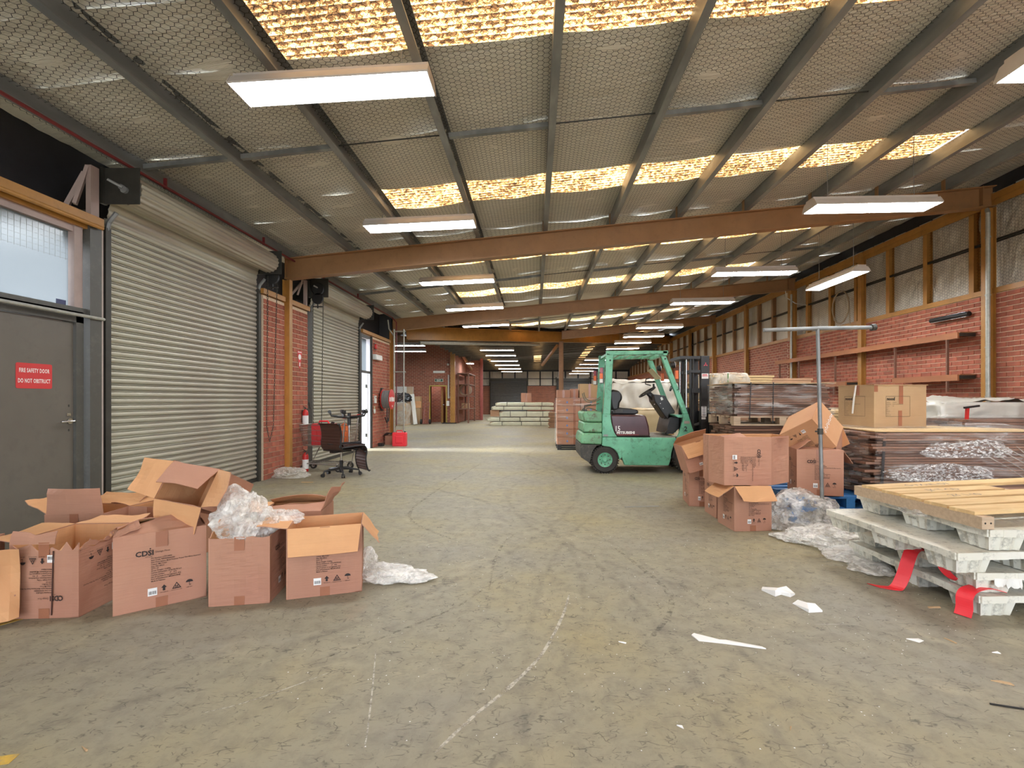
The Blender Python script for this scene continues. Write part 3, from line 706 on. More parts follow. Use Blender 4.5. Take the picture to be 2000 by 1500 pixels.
def roller(y0, y1, ztop, label, near_gear):
    r = thing('roller_shutter', label, 'roller shutter', T(XL-.07, y0, 0)); W = y1-y0
    me = MB().prism(sl, lambda a, c, k: Vector((a, (0.02, W-.02)[k], c))).mesh('slat', mt['shutter'], True)
    n = int(ztop/SP)
    for i in range(n): ob('slat', me, r, T(rng.uniform(-.001, .001), 0, .05 + i*SP))
    b = MB(); b.bx(-.01, .02, .02, W-.02, .002, .05); b.build('bottom_rail', mt['dark_steel'], r)
    g = MB(); g.bx(-.04, .05, -.035, .028, 0, ztop-.08); g.build('guide_rail', mt['dark_steel'], r)
    g = MB(); g.bx(-.04, .05, W-.028, W+.035, 0, ztop-.08); g.build('guide_rail', mt['dark_steel'], r)
    for yy in (0, W):
        g = MB(); g.tube([(.03, yy, ztop-.1), (.05, yy, ztop-.02), (.13, yy, ztop+.08)], .022, 6); g.build('guide_horn', mt['galv'], r)
    # coiled curtain
    rr = .155; cx, cz = .21, ztop+.33; prof = []
    nn = 34
    for i in range(nn*4):
        t = 2*math.pi*i/(nn*4); q = rr + .006*math.cos(t*nn/2)
        prof.append((cx + q*math.cos(t), cz + q*math.sin(t)))
    MB().prism(prof, lambda a, c, k: Vector((a, (.03, W-.03)[k], c))).build('coiled_curtain', mt['shutter'], r, True)
    b = MB(); b.slab(lambda u, v: (Vector((.004 + .045*v*v + .010*abs(math.sin(v*math.pi*3.4)), .03 + (W-.06)*u, ztop - .01 + .24*v)), Vector((1, 0, 0))), 2, 34, .006); b.build('lead_in', mt['shutter'], r)
    for yy in (-.02, W+.02):
        b = MB(); b.bx(.02, .385, yy-.004, yy+.004, ztop+.16, ztop+.53); b.bx(.0, .03, yy-.03, yy+.03, ztop+.16, ztop+.53); b.build('end_plate', mt['dark_steel'], r)
    b = MB(); b.cyl((cx, -.05, cz), (cx, W+.05, cz), .026, 12)
    b.tube([(cx+.02, -.05, cz-.01), (cx-.07, -.12, cz+.04)], .014, 8); b.cyl((cx+.03, -.05, cz-.03), (cx+.03, -.02, cz-.03), .035, 10)
    b.build('axle', mt['galv'], r)
    yy = W+.09 if not near_gear else -.07
    gx = .20
    b = MB()
    for (gz, gr) in ((cz-.02, .11), (cz-.20, .10)):
        b.lathe([(.02, -.014), (gr, -.014), (gr+.012, -.010), (gr-.004, 0), (gr+.012, .010), (gr, .014), (.02, .014)], 24, T(gx, yy, gz) @ rx(math.pi/2))
    b.box((gx, yy, cz-.33), (.02, .02, .12)); b.box((gx, yy, cz-.36), (.19, .03, .018)); b.build('chain_wheel', mt['black'], r)
    zl = .62 if not near_gear else .45
    if not near_gear: pts = [(gx-.03, yy-.08, cz-.2), (gx-.06, yy-.06, zl+.25), (gx-.06, yy+.03, zl), (gx-.06, yy+.14, zl+.25), (gx-.03, yy+.2, cz-.2)]
    else: pts = [(gx-.10, yy+.01, cz-.2), (gx-.10, yy+.02, zl+.2), (gx-.05, yy+.02, zl), (gx+.06, yy+.02, zl+.2), (gx+.10, yy+.01, cz-.2)]
    chain(pts).build('hand_chain', mt['dark_steel'], r)
    return r
roller(4.93, 7.64, 3.13, 'closed grey-green roller shutter beside the fire safety door', False)
roller(9.42, 12.04, 3.13, 'closed grey-green roller shutter behind the trolley and office chairs', True)

# --- open doorway to the yard
mt['daylit_white'] = P('daylit_white_paint', (236, 232, 244), .4, var=.02)  # bluish daylight falling on the doorway jamb is put into this colour
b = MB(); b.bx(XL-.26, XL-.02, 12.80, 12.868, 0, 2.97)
tag(b.build('trim_6', mt['daylit_white']), 'jamb lining of the open doorway with bright daylight put into its colour', 'jamb', kind='structure')
d2 = struct('door_2', 'white doorway open to daylight between the shutter and hose reel', 'door')
b = MB(); b.bx(XL-.10, XL-.02, 12.12, 12.15, 0, 2.93); b.bx(XL-.03, XL-.01, 12.78, 12.80, 0, 2.93); b.bx(XL-.10, XL-.02, 12.12, 12.78, 1.98, 2.04); b.bx(XL-.10, XL-.02, 12.12, 12.78, 2.90, 2.97); b.build('door_frame', mt['frame_grey'], d2)
b = MB(); b.box((XL-.42, 12.86, 1.0), (.66, .04, 1.94), rz(rad(-10))); b.build('door_leaf', mt['white'], d2)
b = MB(); b.bx(XL-.115, XL-.105, 12.17, 12.70, 2.04, 2.88); b.build('transom_pane', mt['frosted'], d2)
b = MB()
for z in (.35, 1.0, 1.65):
    b = MB(); b.box((XL-.13, 12.78, z), (.03, .05, .09)); b.build('hinge', mt['black'], d2)
yard = MB(); yard.bx(-30, -15, -10, 45, -.25, -.05); yard.bx(-15, XL-.35, YN, 14.5, -.25, -.02)
tag(yard.build('floor_yard', P('yard_concrete', (190, 188, 182), .8)), 'pale concrete yard outside the open doorway', 'ground', kind='structure')

# --- right wall: brick below, foil-backed window frames above
wr = struct('wall_right', 'long red brick wall with tan framed foil panels above', 'wall')
b = MB(); b.bx(XR+.02, XR+.25, YN, 46, 0, 3.15); b.build('brick_backing', mt['brick_yz'], wr)
b = MB(); b.bx(XR, XR+.03, 7.3, 15.3, 1.0, 3.15); b.build('mortar', mt['mortar'], wr)
brickwork(wr, XR, 7.35, 15.28, 1.085, 3.15, -1, 300)
b = MB(); b.bx(XR+.18, XR+.25, YN, 46, 3.1, 5.6); b.build('outer_cladding', mt['black_sheet'], wr)
posts = []
for base in (8.43-6.5, 8.43, 14.8, 21.3, 28.0, 34.5):
    posts += [base+.42, base+1.47, base+2.52, base+3.62, base+4.67, base+5.77]
edges = sorted(posts)
cols_ = [8.43-6.5, 8.43-3.2, 8.43, 11.72, 14.8, 18.1, 21.3, 24.7, 28.0, 31.3, 34.5, 37.8, 41.2]
sill = MB(); sill.bx(XR-.03, XR+.14, 1.9, 41.4, 3.15, 3.245); sill.build('sill_rail', mt['gold'], wr)
tr = MB(); tr.bx(XR-.05, XR+.02, 1.9, 41.4, 4.78, 4.88); tr.bx(XR-.05, XR+.14, 1.9, 41.4, 4.88, 4.89); tr.bx(XR-.04, XR-.02, 1.9, 41.4, 4.68, 4.78); tr.build('head_rail', mt['gold'], wr)
for y in posts:
    p = MB(); p.bx(XR-.01, XR+.0, y-.05, y+.05, 3.245, 4.78); p.bx(XR, XR+.10, y-.004, y+.004, 3.245, 4.78); p.bx(XR+.10, XR+.11, y-.05, y+.05, 3.245, 4.78); p.build('mullion', mt['gold'] if y < 16 else mt['brown'], wr)
lim = sorted(posts + cols_)
for a, c in zip(lim, lim[1:]):
    if c - a < .3: continue
    for z0, z1 in ((3.25, 4.07), (4.11, 4.80)):
        near = a < 15
        def fn(u, v, a=a, c=c, z0=z0, z1=z1):
            Y, Z = a + (c-a)*u, z0 + (z1-z0)*v
            e = min(1, 6*min(u, 1-u, v, 1-v))
            return Vector((XR+.115 - e*.045*(noise.noise(Vector((Y*5, Z*3.2, a))) + .6*noise.noise(Vector((Y*13, Z*8, a+3)))), Y, Z))
        MB().grid(fn, 26 if near else 10, 20 if near else 8).build('foil_panel', mt['foil_wall'], wr, 'all')
t2 = MB(); t2.bx(XR+.02, XR+.07, 1.9, 41.4, 4.07, 4.085); t2.bx(XR+.02, XR+.07, 1.9, 41.4, 4.095, 4.11); t2.build('transom_bar', mt['dark_steel'], wr)
def wallz(y, z): return np.stack([np.full_like(y, XR+.085)+.006*np.sin(y*8+z*6), y, z], -1)
nw = ob('wire_netting', np_mesh('wire_netting', np.concatenate([hexnet(7.0, 15.0, 3.25, 4.07, wallz, .0034), hexnet(7.0, 15.0, 4.11, 4.78, wallz, .0034)]), mt['net_wire']), wr); nw['kind'] = 'stuff'
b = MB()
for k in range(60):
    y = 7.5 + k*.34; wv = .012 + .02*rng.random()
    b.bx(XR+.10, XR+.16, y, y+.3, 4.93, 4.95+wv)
b.build('painted_eaves_slits', P('painted_slit_daylight', (210, 208, 200), .4), wr)  # pale pieces paint daylight slits at the eaves, nothing is open there

# --- side bay and far hall
we = struct('wall_back', 'red brick cross wall with exit door in the side bay', 'wall')
b = MB(); b.bx(-14, -5.62, 26.0, 26.25, 0, 4.6); b.bx(-4.78, -4.3, 26.0, 26.25, 0, 4.6); b.bx(-5.62, -4.78, 26.0, 26.25, 2.0, 4.6); b.build('brickwork', mt['brick_xz'], we)
b = MB(); b.bx(-4.55, -4.3, 26.25, 30.4, 0, 4.4); b.build('return_wall', mt['brick_yz'], we)
b = MB(); b.bx(-4.3, -3.32, 30.3, 30.5, 0, 4.4); b.build('end_wall', mt['brick_xz'], we)
b = MB(); b.bx(-3.42, -3.25, 30.2, 30.35, 0, 4.3); b.build('pilaster', P('red_trim', (160, 84, 76), .6), we)
b = MB(); b.bx(-4.52, -4.28, 25.82, 25.98, .03, 4.5); b.bx(-6.2, -4.2, 25.9, 26.0, 4.25, 4.5); b.build('column_facing', mt['gold'], we)
b = MB(); b.bx(-4.95, -4.2, 25.7, 26.0, 0, .05); b.build('kerb', mt['black'], we)
b = MB(); b.bar((-4.2, 26.2, 4.15), (-3.9, 29.8, 3.15), .12, .14); b.bar((-4.2, 26.0, 4.2), (-8.5, 26.0, 4.75), .12, .3); b.build('rafter_brace', mt['brown'], we)
# room behind the exit door
b = MB(); b.bx(-6.4, -6.2, 26.25, 29, 0, 2.9); b.bx(-4.75, -4.6, 26.25, 29, 0, 2.9); b.bx(-6.4, -4.6, 27.8, 28, 0, 2.9); b.bx(-6.4, -4.6, 26.25, 28, 2.85, 2.95); b.build('lobby', mt['brick_xz'], we)
d3 = struct('door_3', 'yellow framed exit doorway in the brick cross wall', 'door')
b = MB(); ye = P('yellow_door_frame', (184, 160, 70), .45)
b.bx(-5.68, -5.62, 25.95, 26.2, 0, 2.02); b.bx(-4.78, -4.72, 25.95, 26.2, 0, 2.02); b.bx(-5.68, -4.72, 25.95, 26.2, 2.0, 2.06); b.build('door_frame', ye, d3)
b = MB(); b.box((-5.1, 26.9, 1.0), (.12, .9, 2.0), rz(rad(3))); b.build('door_leaf', mt['gold'], d3)
b = MB(); b.cyl((-5.04, 26.48, 1.0), (-4.97, 26.48, 1.0), .04, 8); b.build('door_knob', mt['chrome'], d3)
wf = struct('wall_far', 'dark far wall with brick dado and foil window band', 'wall')
b = MB(); b.bx(-9, 9, YF, YF+.2, 0, 2.45); b.build('brickwork', mt['brick_xz'], wf)
b = MB(); b.bx(-9, 9, YF+.15, YF+.3, 2.4, 5.6); b.build('outer_cladding', mt['black_sheet'], wf)
for k in range(15):
    x = -8.2 + k*1.09
    for z0, z1 in ((2.5, 3.05), (3.1, 3.7)):
        MB().grid(lambda u, v: Vector((x + 1.0*u, YF+.12 - .03*noise.noise(Vector((x*3+u*4, v*3, z0))), z0 + (z1-z0)*v)), 8, 6).build('foil_panel', mt['foil_wall'], wf, 'all')
b = MB(); b.bx(-9, 9, YF-.03, YF+.1, 2.45, 2.5); b.bx(-9, 9, YF-.03, YF+.1, 3.05, 3.1); b.bx(-9, 9, YF-.06, YF+.1, 3.7, 4.2)
for k in range(16): b.bx(-8.25+k*1.09, -8.18+k*1.09, YF-.03, YF+.1, 2.45, 3.7)
b.build('window_grid', mt['black'], wf)
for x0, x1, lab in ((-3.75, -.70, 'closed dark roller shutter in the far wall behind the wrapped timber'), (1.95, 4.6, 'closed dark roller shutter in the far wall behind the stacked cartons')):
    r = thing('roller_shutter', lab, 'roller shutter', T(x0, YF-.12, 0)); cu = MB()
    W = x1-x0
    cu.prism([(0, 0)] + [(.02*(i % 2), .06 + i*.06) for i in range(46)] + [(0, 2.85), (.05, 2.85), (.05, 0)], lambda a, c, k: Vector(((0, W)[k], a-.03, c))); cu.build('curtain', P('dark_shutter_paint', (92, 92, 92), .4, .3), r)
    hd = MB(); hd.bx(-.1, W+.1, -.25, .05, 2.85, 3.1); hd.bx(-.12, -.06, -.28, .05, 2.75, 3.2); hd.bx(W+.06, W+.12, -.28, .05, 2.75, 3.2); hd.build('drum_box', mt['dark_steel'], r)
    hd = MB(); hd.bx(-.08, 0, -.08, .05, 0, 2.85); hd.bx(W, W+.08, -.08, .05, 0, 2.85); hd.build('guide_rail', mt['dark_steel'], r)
b = MB(); b.bar((XL-.3, yg(XL-.3)+.16, zb(XL-.3)+.11), (XR, yg(XR)+.16, zb(XR)+.11), .02, .36)
tag(b.build('trim_7', mt['dark_steel']), 'dark closing strip above the skewed girder', 'trim', kind='structure')
b = MB(); b.bx(-5.9, -5.3, 27.0, 27.15, 2.74, 2.78); lob = b.build('lobby_lamp', mt['tube_white'], we)
# far roof: falls from the girder to the far wall
cf = struct('ceiling_far', 'dark far hall roof with purlins and narrow translucent strips')
def zfar(X, Y):
    yy = yg(max(min(X, XR), XL)) if X > XL else 16.3
    za = zb(max(min(X, XR), XL)) - .10 if X > XL else 4.55
    if X < XL: za = 4.55 if Y > 20 else 4.4
    t = min(1, max(0, (Y-yy)/(YF-yy)))
    return za*(1-t) + 3.85*t if X > XL else 4.55*(1-max(0, (Y-26)/(YF-26))) + 3.85*max(0, (Y-26)/(YF-26))
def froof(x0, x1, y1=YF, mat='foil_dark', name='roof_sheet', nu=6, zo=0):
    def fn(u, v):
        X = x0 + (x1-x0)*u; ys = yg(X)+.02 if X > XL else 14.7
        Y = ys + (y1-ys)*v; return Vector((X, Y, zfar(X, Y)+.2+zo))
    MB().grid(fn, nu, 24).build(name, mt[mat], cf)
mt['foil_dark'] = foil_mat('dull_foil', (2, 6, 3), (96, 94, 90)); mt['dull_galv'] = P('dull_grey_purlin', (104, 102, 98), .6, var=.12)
st = [(-3.25, -2.75), (-.05, .45), (3.15, 3.65), (6.3, 6.7)]
xs = [XL] + [q for s_ in st for q in s_] + [XR+.2]
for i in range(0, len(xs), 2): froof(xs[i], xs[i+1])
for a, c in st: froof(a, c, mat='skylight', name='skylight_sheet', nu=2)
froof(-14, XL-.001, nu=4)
k = 0; y = 17.6
while y < YF-.5:
    x1 = min(XR, XL + (y-16.3)/.989 - .15); x0 = -9 if y > 31 else (XL+.05)
    if x1 - x0 > .6:
        zz = zfar(max(x0, XL+.1), y); z2 = zfar(x1, y)
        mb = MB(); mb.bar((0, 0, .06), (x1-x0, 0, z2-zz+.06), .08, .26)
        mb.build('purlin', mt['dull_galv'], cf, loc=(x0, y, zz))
    y += 1.06
b = MB(); b.bx(-15, -14, 14, YF, 0, 5); tag(b.build('wall_side_bay', mt['brick_yz']), 'brick end wall of the side bay', 'wall', kind='structure')
b = MB(); b.bx(-15, XL-.04, 14.75, 14.95, 0, 4.6); tag(b.build('wall_left_5', mt['black_sheet']), 'brick wall closing the side bay behind the shutters', 'wall', kind='structure')
# gable above the girder, unseen near end, its doorway left wide open for fill daylight
b = MB(); b.prism([(XL-.4, 3.2), (XR+.2, 3.5), (XR+.2, 5.5), (XL-.4, 4.2)], lambda x, z, k: Vector((x, YN-.1*k, z)))
b.bx(XL-.4, XL+.7, YN-.1, YN, 0, 4.2); b.bx(XR-.7, XR+.2, YN-.1, YN, 0, 5.4)
tag(b.build('wall_front', mt['brick_xz']), 'end wall behind the camera with a loading doorway left wide open for fill daylight', 'wall', kind='structure')
b = MB(); b.bx(-30, 30, -40, YN, -.25, -.02); tag(b.build('floor_forecourt', P('forecourt_concrete', (176, 172, 162), .85)), 'concrete forecourt outside the loading doorway', 'ground', kind='structure')
# ------------------------------------------------------------------ lamps
def lamp_parts(L=1.56):
    """troffer: tray, sloped sides, end caps, diffuser with cross wires; origin at diffuser centre, long axis x"""
    P_ = []
    hx = L/2; a, bw, t = .155, .085, .125
    body = MB()
    body.prism([(-a, .0), (-a-.004, .012), (-bw-.03, .085), (-bw, .09), (-bw, t), (bw, t), (bw, .09), (bw+.03, .085), (a+.004, .012), (a, .0), (a-.012, .004), (-a+.012, .004)], lambda y, z, k: Vector(((-hx, hx)[k], y, z)))
    P_.append(('housing', body.mesh('housing', mt['white_metal'])))
    for s_ in (-1, 1):
        ends = MB(); ends.prism([(-a-.006, -.004), (-a-.01, .014), (-bw-.03, .09), (-bw, .096), (bw, .096), (bw+.03, .09), (a+.01, .014), (a+.006, -.004)], lambda y, z, k, s_=s_: Vector((s_*(hx + .008*k), y, z)))
        P_.append(('end_cap', ends.mesh('end_cap', mt['white_metal'])))
    df = MB(); df.bx(-hx+.01, hx-.01, -a+.012, a-.012, -.003, .004); P_.append(('diffuser', df.mesh('diffuser', mt['tube_white'])))
    wr_ = MB()
    for k in range(1, 9): wr_.bx(-hx + L*k/9-.0015, -hx + L*k/9+.0015, -a+.01, a-.01, -.008, -.0045)
    for y in (-.05, .05): wr_.bx(-hx, hx, y-.0015, y+.0015, -.008, -.0045)
    P_.append(('wire_guard', wr_.mesh('wire_guard', mt['wire'])))
    return P_
LP_ = lamp_parts()
def lamp(X, Y, z, label, tilt=.06, yaw=0.0, guard=False, hang=True, grp='fluorescent lamps hung in rows'):
    M = T(X, Y, z) @ rz(yaw) @ ry(-tilt)
    r = thing('fluorescent_lamp', label, 'lamp', M, grp)
    for n, me in LP_:
        if n == 'wire_guard' and not guard: continue
        ob(n, me, r)
    if hang:
        for s_ in (-.55, .55):
            Xw = X + s_*math.cos(yaw); Yw = Y + s_*math.sin(yaw); zt = zb(Xw)+.02 if Y < yg(max(min(Xw, XR), XL)) else zfar(Xw, Yw)+.21
            top = max(.05, zt - z - .12)
            c = MB(); c.tube([(s_, 0, .12), (s_, 0, .12+top*.5), (s_+tilt*top, 0, .12+top)], .004, 5); c.build('hanging_wire', mt['galv'], r)
    return r
NL = 'white fluorescent lamp in the row beside the shutters'
lamp(-1.62, 3.92, 3.82, 'white fluorescent lamp with wire guard nearest the frosted window', guard=True, grp='fluorescent lamps over the shutter side aisle')
for Y, NL in ((6.95, 'white fluorescent lamp just short of the first brown rafter on the shutter side'), (10.25, 'white fluorescent lamp just past the first brown rafter on the shutter side'), (13.25, 'white fluorescent lamp just short of the second brown rafter on the shutter side'), (16.3, 'white fluorescent lamp hung before the skewed girder on the shutter side')): lamp(-1.64, Y, 3.79, NL, .05, grp='fluorescent lamps over the shutter side aisle')
for Y, lb_ in ((3.50, 'white fluorescent lamp hung over the pine skid and plastic pallets'), (6.12, 'white fluorescent lamp on wires over the dark plank pile'), (9.40, 'white fluorescent lamp on wires just past the first rafter above the mast'), (12.3, 'white fluorescent lamp on wires over the tall pale timber stack'), (16.5, None), (18.9, None), (21.0, None), (23.4, None)): lamp(4.28, Y, 3.69 + .02*min(Y, 10)/3, lb_ or 'white fluorescent lamp in the row past the second rafter on the window side', .02, grp='fluorescent lamps over the timber side aisle')
lamp(6.03, 9.65, 3.66, 'white fluorescent lamp turned lengthwise close to the window wall', .0, rad(90), grp='fluorescent lamps over the timber side aisle')
for Y in (22.5, 25, 28, 31, 34, 37): lamp(-1.75, Y, 3.60-.012*(Y-22), 'small distant fluorescent lamp on the shutter side of the far hall', .0, grp='far hall lamps')
for Y in (27, 30, 33, 36, 39): lamp(3.6, Y, 3.55-.01*(Y-22), 'small distant fluorescent lamp on the timber side of the far hall', .0, grp='far hall lamps')
lamp(-5.4, 20.2, 3.55, 'fluorescent lamp hung in the side bay behind the hose reel', .0, grp='side bay lamps'); lamp(-5.9, 22.6, 3.55, 'fluorescent lamp hung in the side bay behind the hose reel', .0, grp='side bay lamps')
r = thing('bulkhead_lamp', 'small bulkhead lamp glowing on the brick return wall over shelving', 'lamp', T(-3.75, 28.0, 3.36) @ rz(rad(70)))
b = MB(); b.bx(-.3, .3, -.12, .12, .02, .10); b.build('housing', mt['white_metal'], r)
b = MB(); b.bx(-.28, .28, -.1, .1, 0, .022); b.build('diffuser', mt['tube_white'], r)
b = MB(); b.tube([(0, 0, .1), (0, -.1, .5), (0, -.2, .9)], .01, 6); b.build('stem', mt['galv'], r)

# ------------------------------------------------------------------ timber rails and heater on the window wall
def wall_shelf(y0, y1, z, label, ties=(), dep=.30, drop=.7):
    r = thing('wall_shelf', label, 'shelf', T(XR-.02, y0, z)); L = y1-y0
    b = MB(); b.bx(-dep-.03, -dep, 0, L, -.10, .012); b.build('front_rail', mt['rust_wood'], r)
    b = MB(); b.bx(-dep, -.0, -.02, L, 0, .018); b.build('shelf_board', mt['rust_wood'], r)
    n = max(1, int(L/1.6)); ar = [(.0, .04)] + [((k+.8)*L/n-.02, (k+.8)*L/n+.02) for k in range(n)]
    for a_, c_ in ar: b = MB(); b.bx(-dep, 0, a_, c_, -.06, 0); b.build('bracket_arm', mt['dark_steel'], r)
    for t in ties:
        b = MB(); b.bx(-dep-.02, -dep+.02, t-.015, t+.015, -.75 if drop else -.3, -.1); b.build('hanger_strap', P('red_primer_steel', (122, 84, 66), .6), r)
    return r
wall_shelf(8.75, 15.4, 2.51, 'long timber-edged shelf along the brick wall under the windows', (.25, 1.55, 3.6, 5.3, 6.4))
wall_shelf(8.75, 10.35, 1.74, 'short lower timber shelf on the brick wall near the downpipe', (.25,), drop=0)
wall_shelf(11.9, 13.6, 1.72, 'short lower timber shelf on the brick wall behind the pole', (.5,), drop=0)
b = MB(); b.tube([(0, 0, 0), (0, .85, 0)], .045, 12); b.bx(-.02, .06, .02, .06, -.02, .02); b.bx(-.02, .06, .79, .83, -.02, .02)
r = thing('wall_heater', 'black tubular heater mounted on the brick wall under the windows', 'heater', T(XR-.09, 8.80, 2.87)); b.build('tube', mt['black'], r, True)
b = MB(); b.bx(-.035, .0, .03, .82, -.055, -.045); b.bx(-.045, -.02, .03, .82, .035, .042); b.build('reflector', mt['chrome'], r)
b = MB(); q = []
for i in range(40):
    t = 2*math.pi*i/16; q.append((-.012*(i % 3), .34*math.cos(t)*(1+.03*math.sin(i)), .42*math.sin(t)))
b.tube(q, .012, 6); b.tube([(0, -.32, .1), (-.01, -.38, -.5)], .012, 6)
tag(b.build('coiled_cable', P('grey_cable', (170, 150, 120), .6), loc=(XR-.05, 12.55, 3.70)), 'loop of grey cable hung on the window frame by the pole', 'cable')
b = MB(); b.tube([(0, 0, 0), (.08, .1, -.18), (.25, -.1, -.4), (.3, -.6, -.55)], .014, 6); tag(b.build('loose_cable', mt['white'], loc=(XR-.35, 14.75, 4.62)), 'white cable drooping from the rafter end beside the forklift mast', 'cable')

# ------------------------------------------------------------------ small fittings on the left brick piers
r = thing('fire_sign', 'red triangular fire extinguisher location sign on brick pier', 'sign', T(XL+.014, 8.86, 2.02))
b = MB(); b.prism([(-.09, .17), (.09, .17), (.02, -.15), (-.02, -.15)], lambda y, z, k: Vector((.003*k, y, z))); p_ = b.build('plate', mt['sign_red'], r)
b = MB(); b.lathe([(.052, 0), (.052, .001)], 18, T(.004, 0, .06) @ ry(math.pi/2)); b.bx(.004, .005, -.018, .018, -.11, -.04); b.bx(.004, .005, -.07, .07, .14, .155); b.build('symbol', mt['text_white'], p_)
def extinguisher(M, label, mount=True):
    r = thing('fire_extinguisher', label, 'fire extinguisher', M)
    b = MB(); b.lathe([(.0, 0), (.06, .0), (.066, .015), (.066, .34), (.055, .385), (.025, .41), (.02, .43)], 20); b.build('cylinder', mt['red'], r, True)
    b = MB(); b.lathe([(.0672, .06), (.0672, .27)], 20); b.build('paper_label', mt['label_white'], r)
    b = MB(); b.lathe([(.018, .42), (.022, .45), (.015, .47)], 10); b.bar((0, 0, .46), (.0, -.10, .50), .02, .01); b.bar((0, 0, .45), (0, -.10, .455), .02, .01); b.build('valve_handle', mt['dark_steel'], r)
    b = MB(); b.tube([(0, .02, .45), (0, .07, .44), (.0, .085, .36), (0, .082, .12), (0, .08, .05)], .009, 8); b.build('hose', mt['black'], r)
    if mount: b = MB(); b.bx(-.085, -.06, -.02, .02, .1, .4); b.build('bracket', mt['dark_steel'], r)
    return r
extinguisher(T(XL+.075, 8.96, .80) @ Matrix.Diagonal((.78, .78, .74, 1)), 'red fire extinguisher mounted on the brick pier beside the shutter')
extinguisher(T(XL+.20, 8.70, 0) @ Matrix.Diagonal((.8, .8, .8, 1)), 'red fire extinguisher standing on the floor behind the trolley', False)
r = thing('hose_reel', 'red fire hose reel with grey coiled hose on brick pier', 'hose reel', T(XL+.02, 13.55, 1.30))
for x in (.06, .30):
    b = MB(); b.lathe([(.0, -.004), (.27, -.004), (.285, .0), (.27, .004), (.0, .004)], 32, T(x, 0, 0) @ ry(math.pi/2)); d_ = b.build('side_disc', mt['red'], r, True)
    if x > .2:
        c = MB(); c.lathe([(0, .005), (.075, .006), (.06, .02), (0, .022)], 20, T(x, 0, 0) @ ry(math.pi/2)); c.build('hub_cap', mt['white'], d_)
        c = MB(); c.bx(x+.005, x+.007, -.22, -.12, -.06, .06); c.bx(x+.005, x+.007, .12, .22, -.06, .06); c.box((x+.006, .04, -.19), (.002, .05, .05)); c.build('instruction_label', mt['label_white'], d_)
b = MB()
for k in range(6): b.tube([(.09+k*.036, .235*math.cos(t*.3142), .235*math.sin(t*.3142)) for t in range(20)], .018, 8, True)
b.build('hose', P('grey_rubber_hose', (128, 126, 124), .5), r, True)
b = MB(); b.bx(.0, .05, -.05, .05, -.32, .32); b.cyl((0, 0, 0), (.32, 0, 0), .03, 10); b.build('wall_bracket', mt['dark_steel'], r)
b = MB(); b.tube([(.2, -.1, -.25), (.2, -.1, -.5), (.2, -.05, -.62), (.2, .02, -.55)], .018, 8); b.tube([(.2, .1, -.2), (.18, .12, -.6), (.15, .04, -.66), (.12, -.02, -.5)], .016, 8); b.tube([(.2, -.09, -.5), (.2, -.09, -.8)], [.014, .008], 8); b.build('hose_tail', mt['black'], r)
def lbox(name, label, cat, M, parts):
    r = thing(name, label, cat, M)
    for n, mb, m in parts: mb.build(n, m, r)
    return r
lbox('emergency_light', 'white emergency light box over the doorway brick pier', 'lamp', T(XL+.012, 13.05, 2.44), [('case', MB().bx(0, .09, -.18, .35, -.07, .07), mt['white']), ('lens', MB().bx(.09, .10, -.16, .33, -.06, .02), mt['label_white'])])
lbox('alarm_bell', 'round red alarm bell under the lintel by the doorway', 'alarm', T(XL+.012, 13.05, 2.73), [('dome', MB().lathe([(0, .06), (.06, .05), (.085, .0), (0, 0)], 20, ry(math.pi/2)), mt['red']), ('back_plate', MB().bx(0, .012, -.09, .09, -.09, .09), mt['dark_steel'])])
lbox('intercom', 'small white intercom on the brick pier beside hose reel', 'intercom', T(XL+.012, 13.02, 1.30), [('case', MB().bx(0, .04, -.05, .05, -.10, .10), mt['white']), ('button', MB().bx(.04, .045, -.02, .02, .03, .07), mt['black'])])
lbox('door_hook', 'small white hook plate below the intercom on brick pier', 'hook', T(XL+.012, 12.98, .98), [('plate', MB().bx(0, .02, -.03, .03, 0, .14), P('cream_plate', (196, 184, 150), .5)), ('disc', MB().lathe([(0, 0), (.06, 0), (.06, .02), (0, .025)], 16, T(.02, -.05, 0) @ ry(math.pi/2)), mt['white'])])
b = MB(); b.tube([(0, 0, 0), (0, .02, -.06), (.02, .0, -.1), (.03, 0, -.12)], .012, 6)
tag(b.build('door_stay', mt['dark_steel'], loc=(XL+.02, 9.22, 1.24)), 'dark steel latch on the jamb above the fire extinguisher', 'latch')

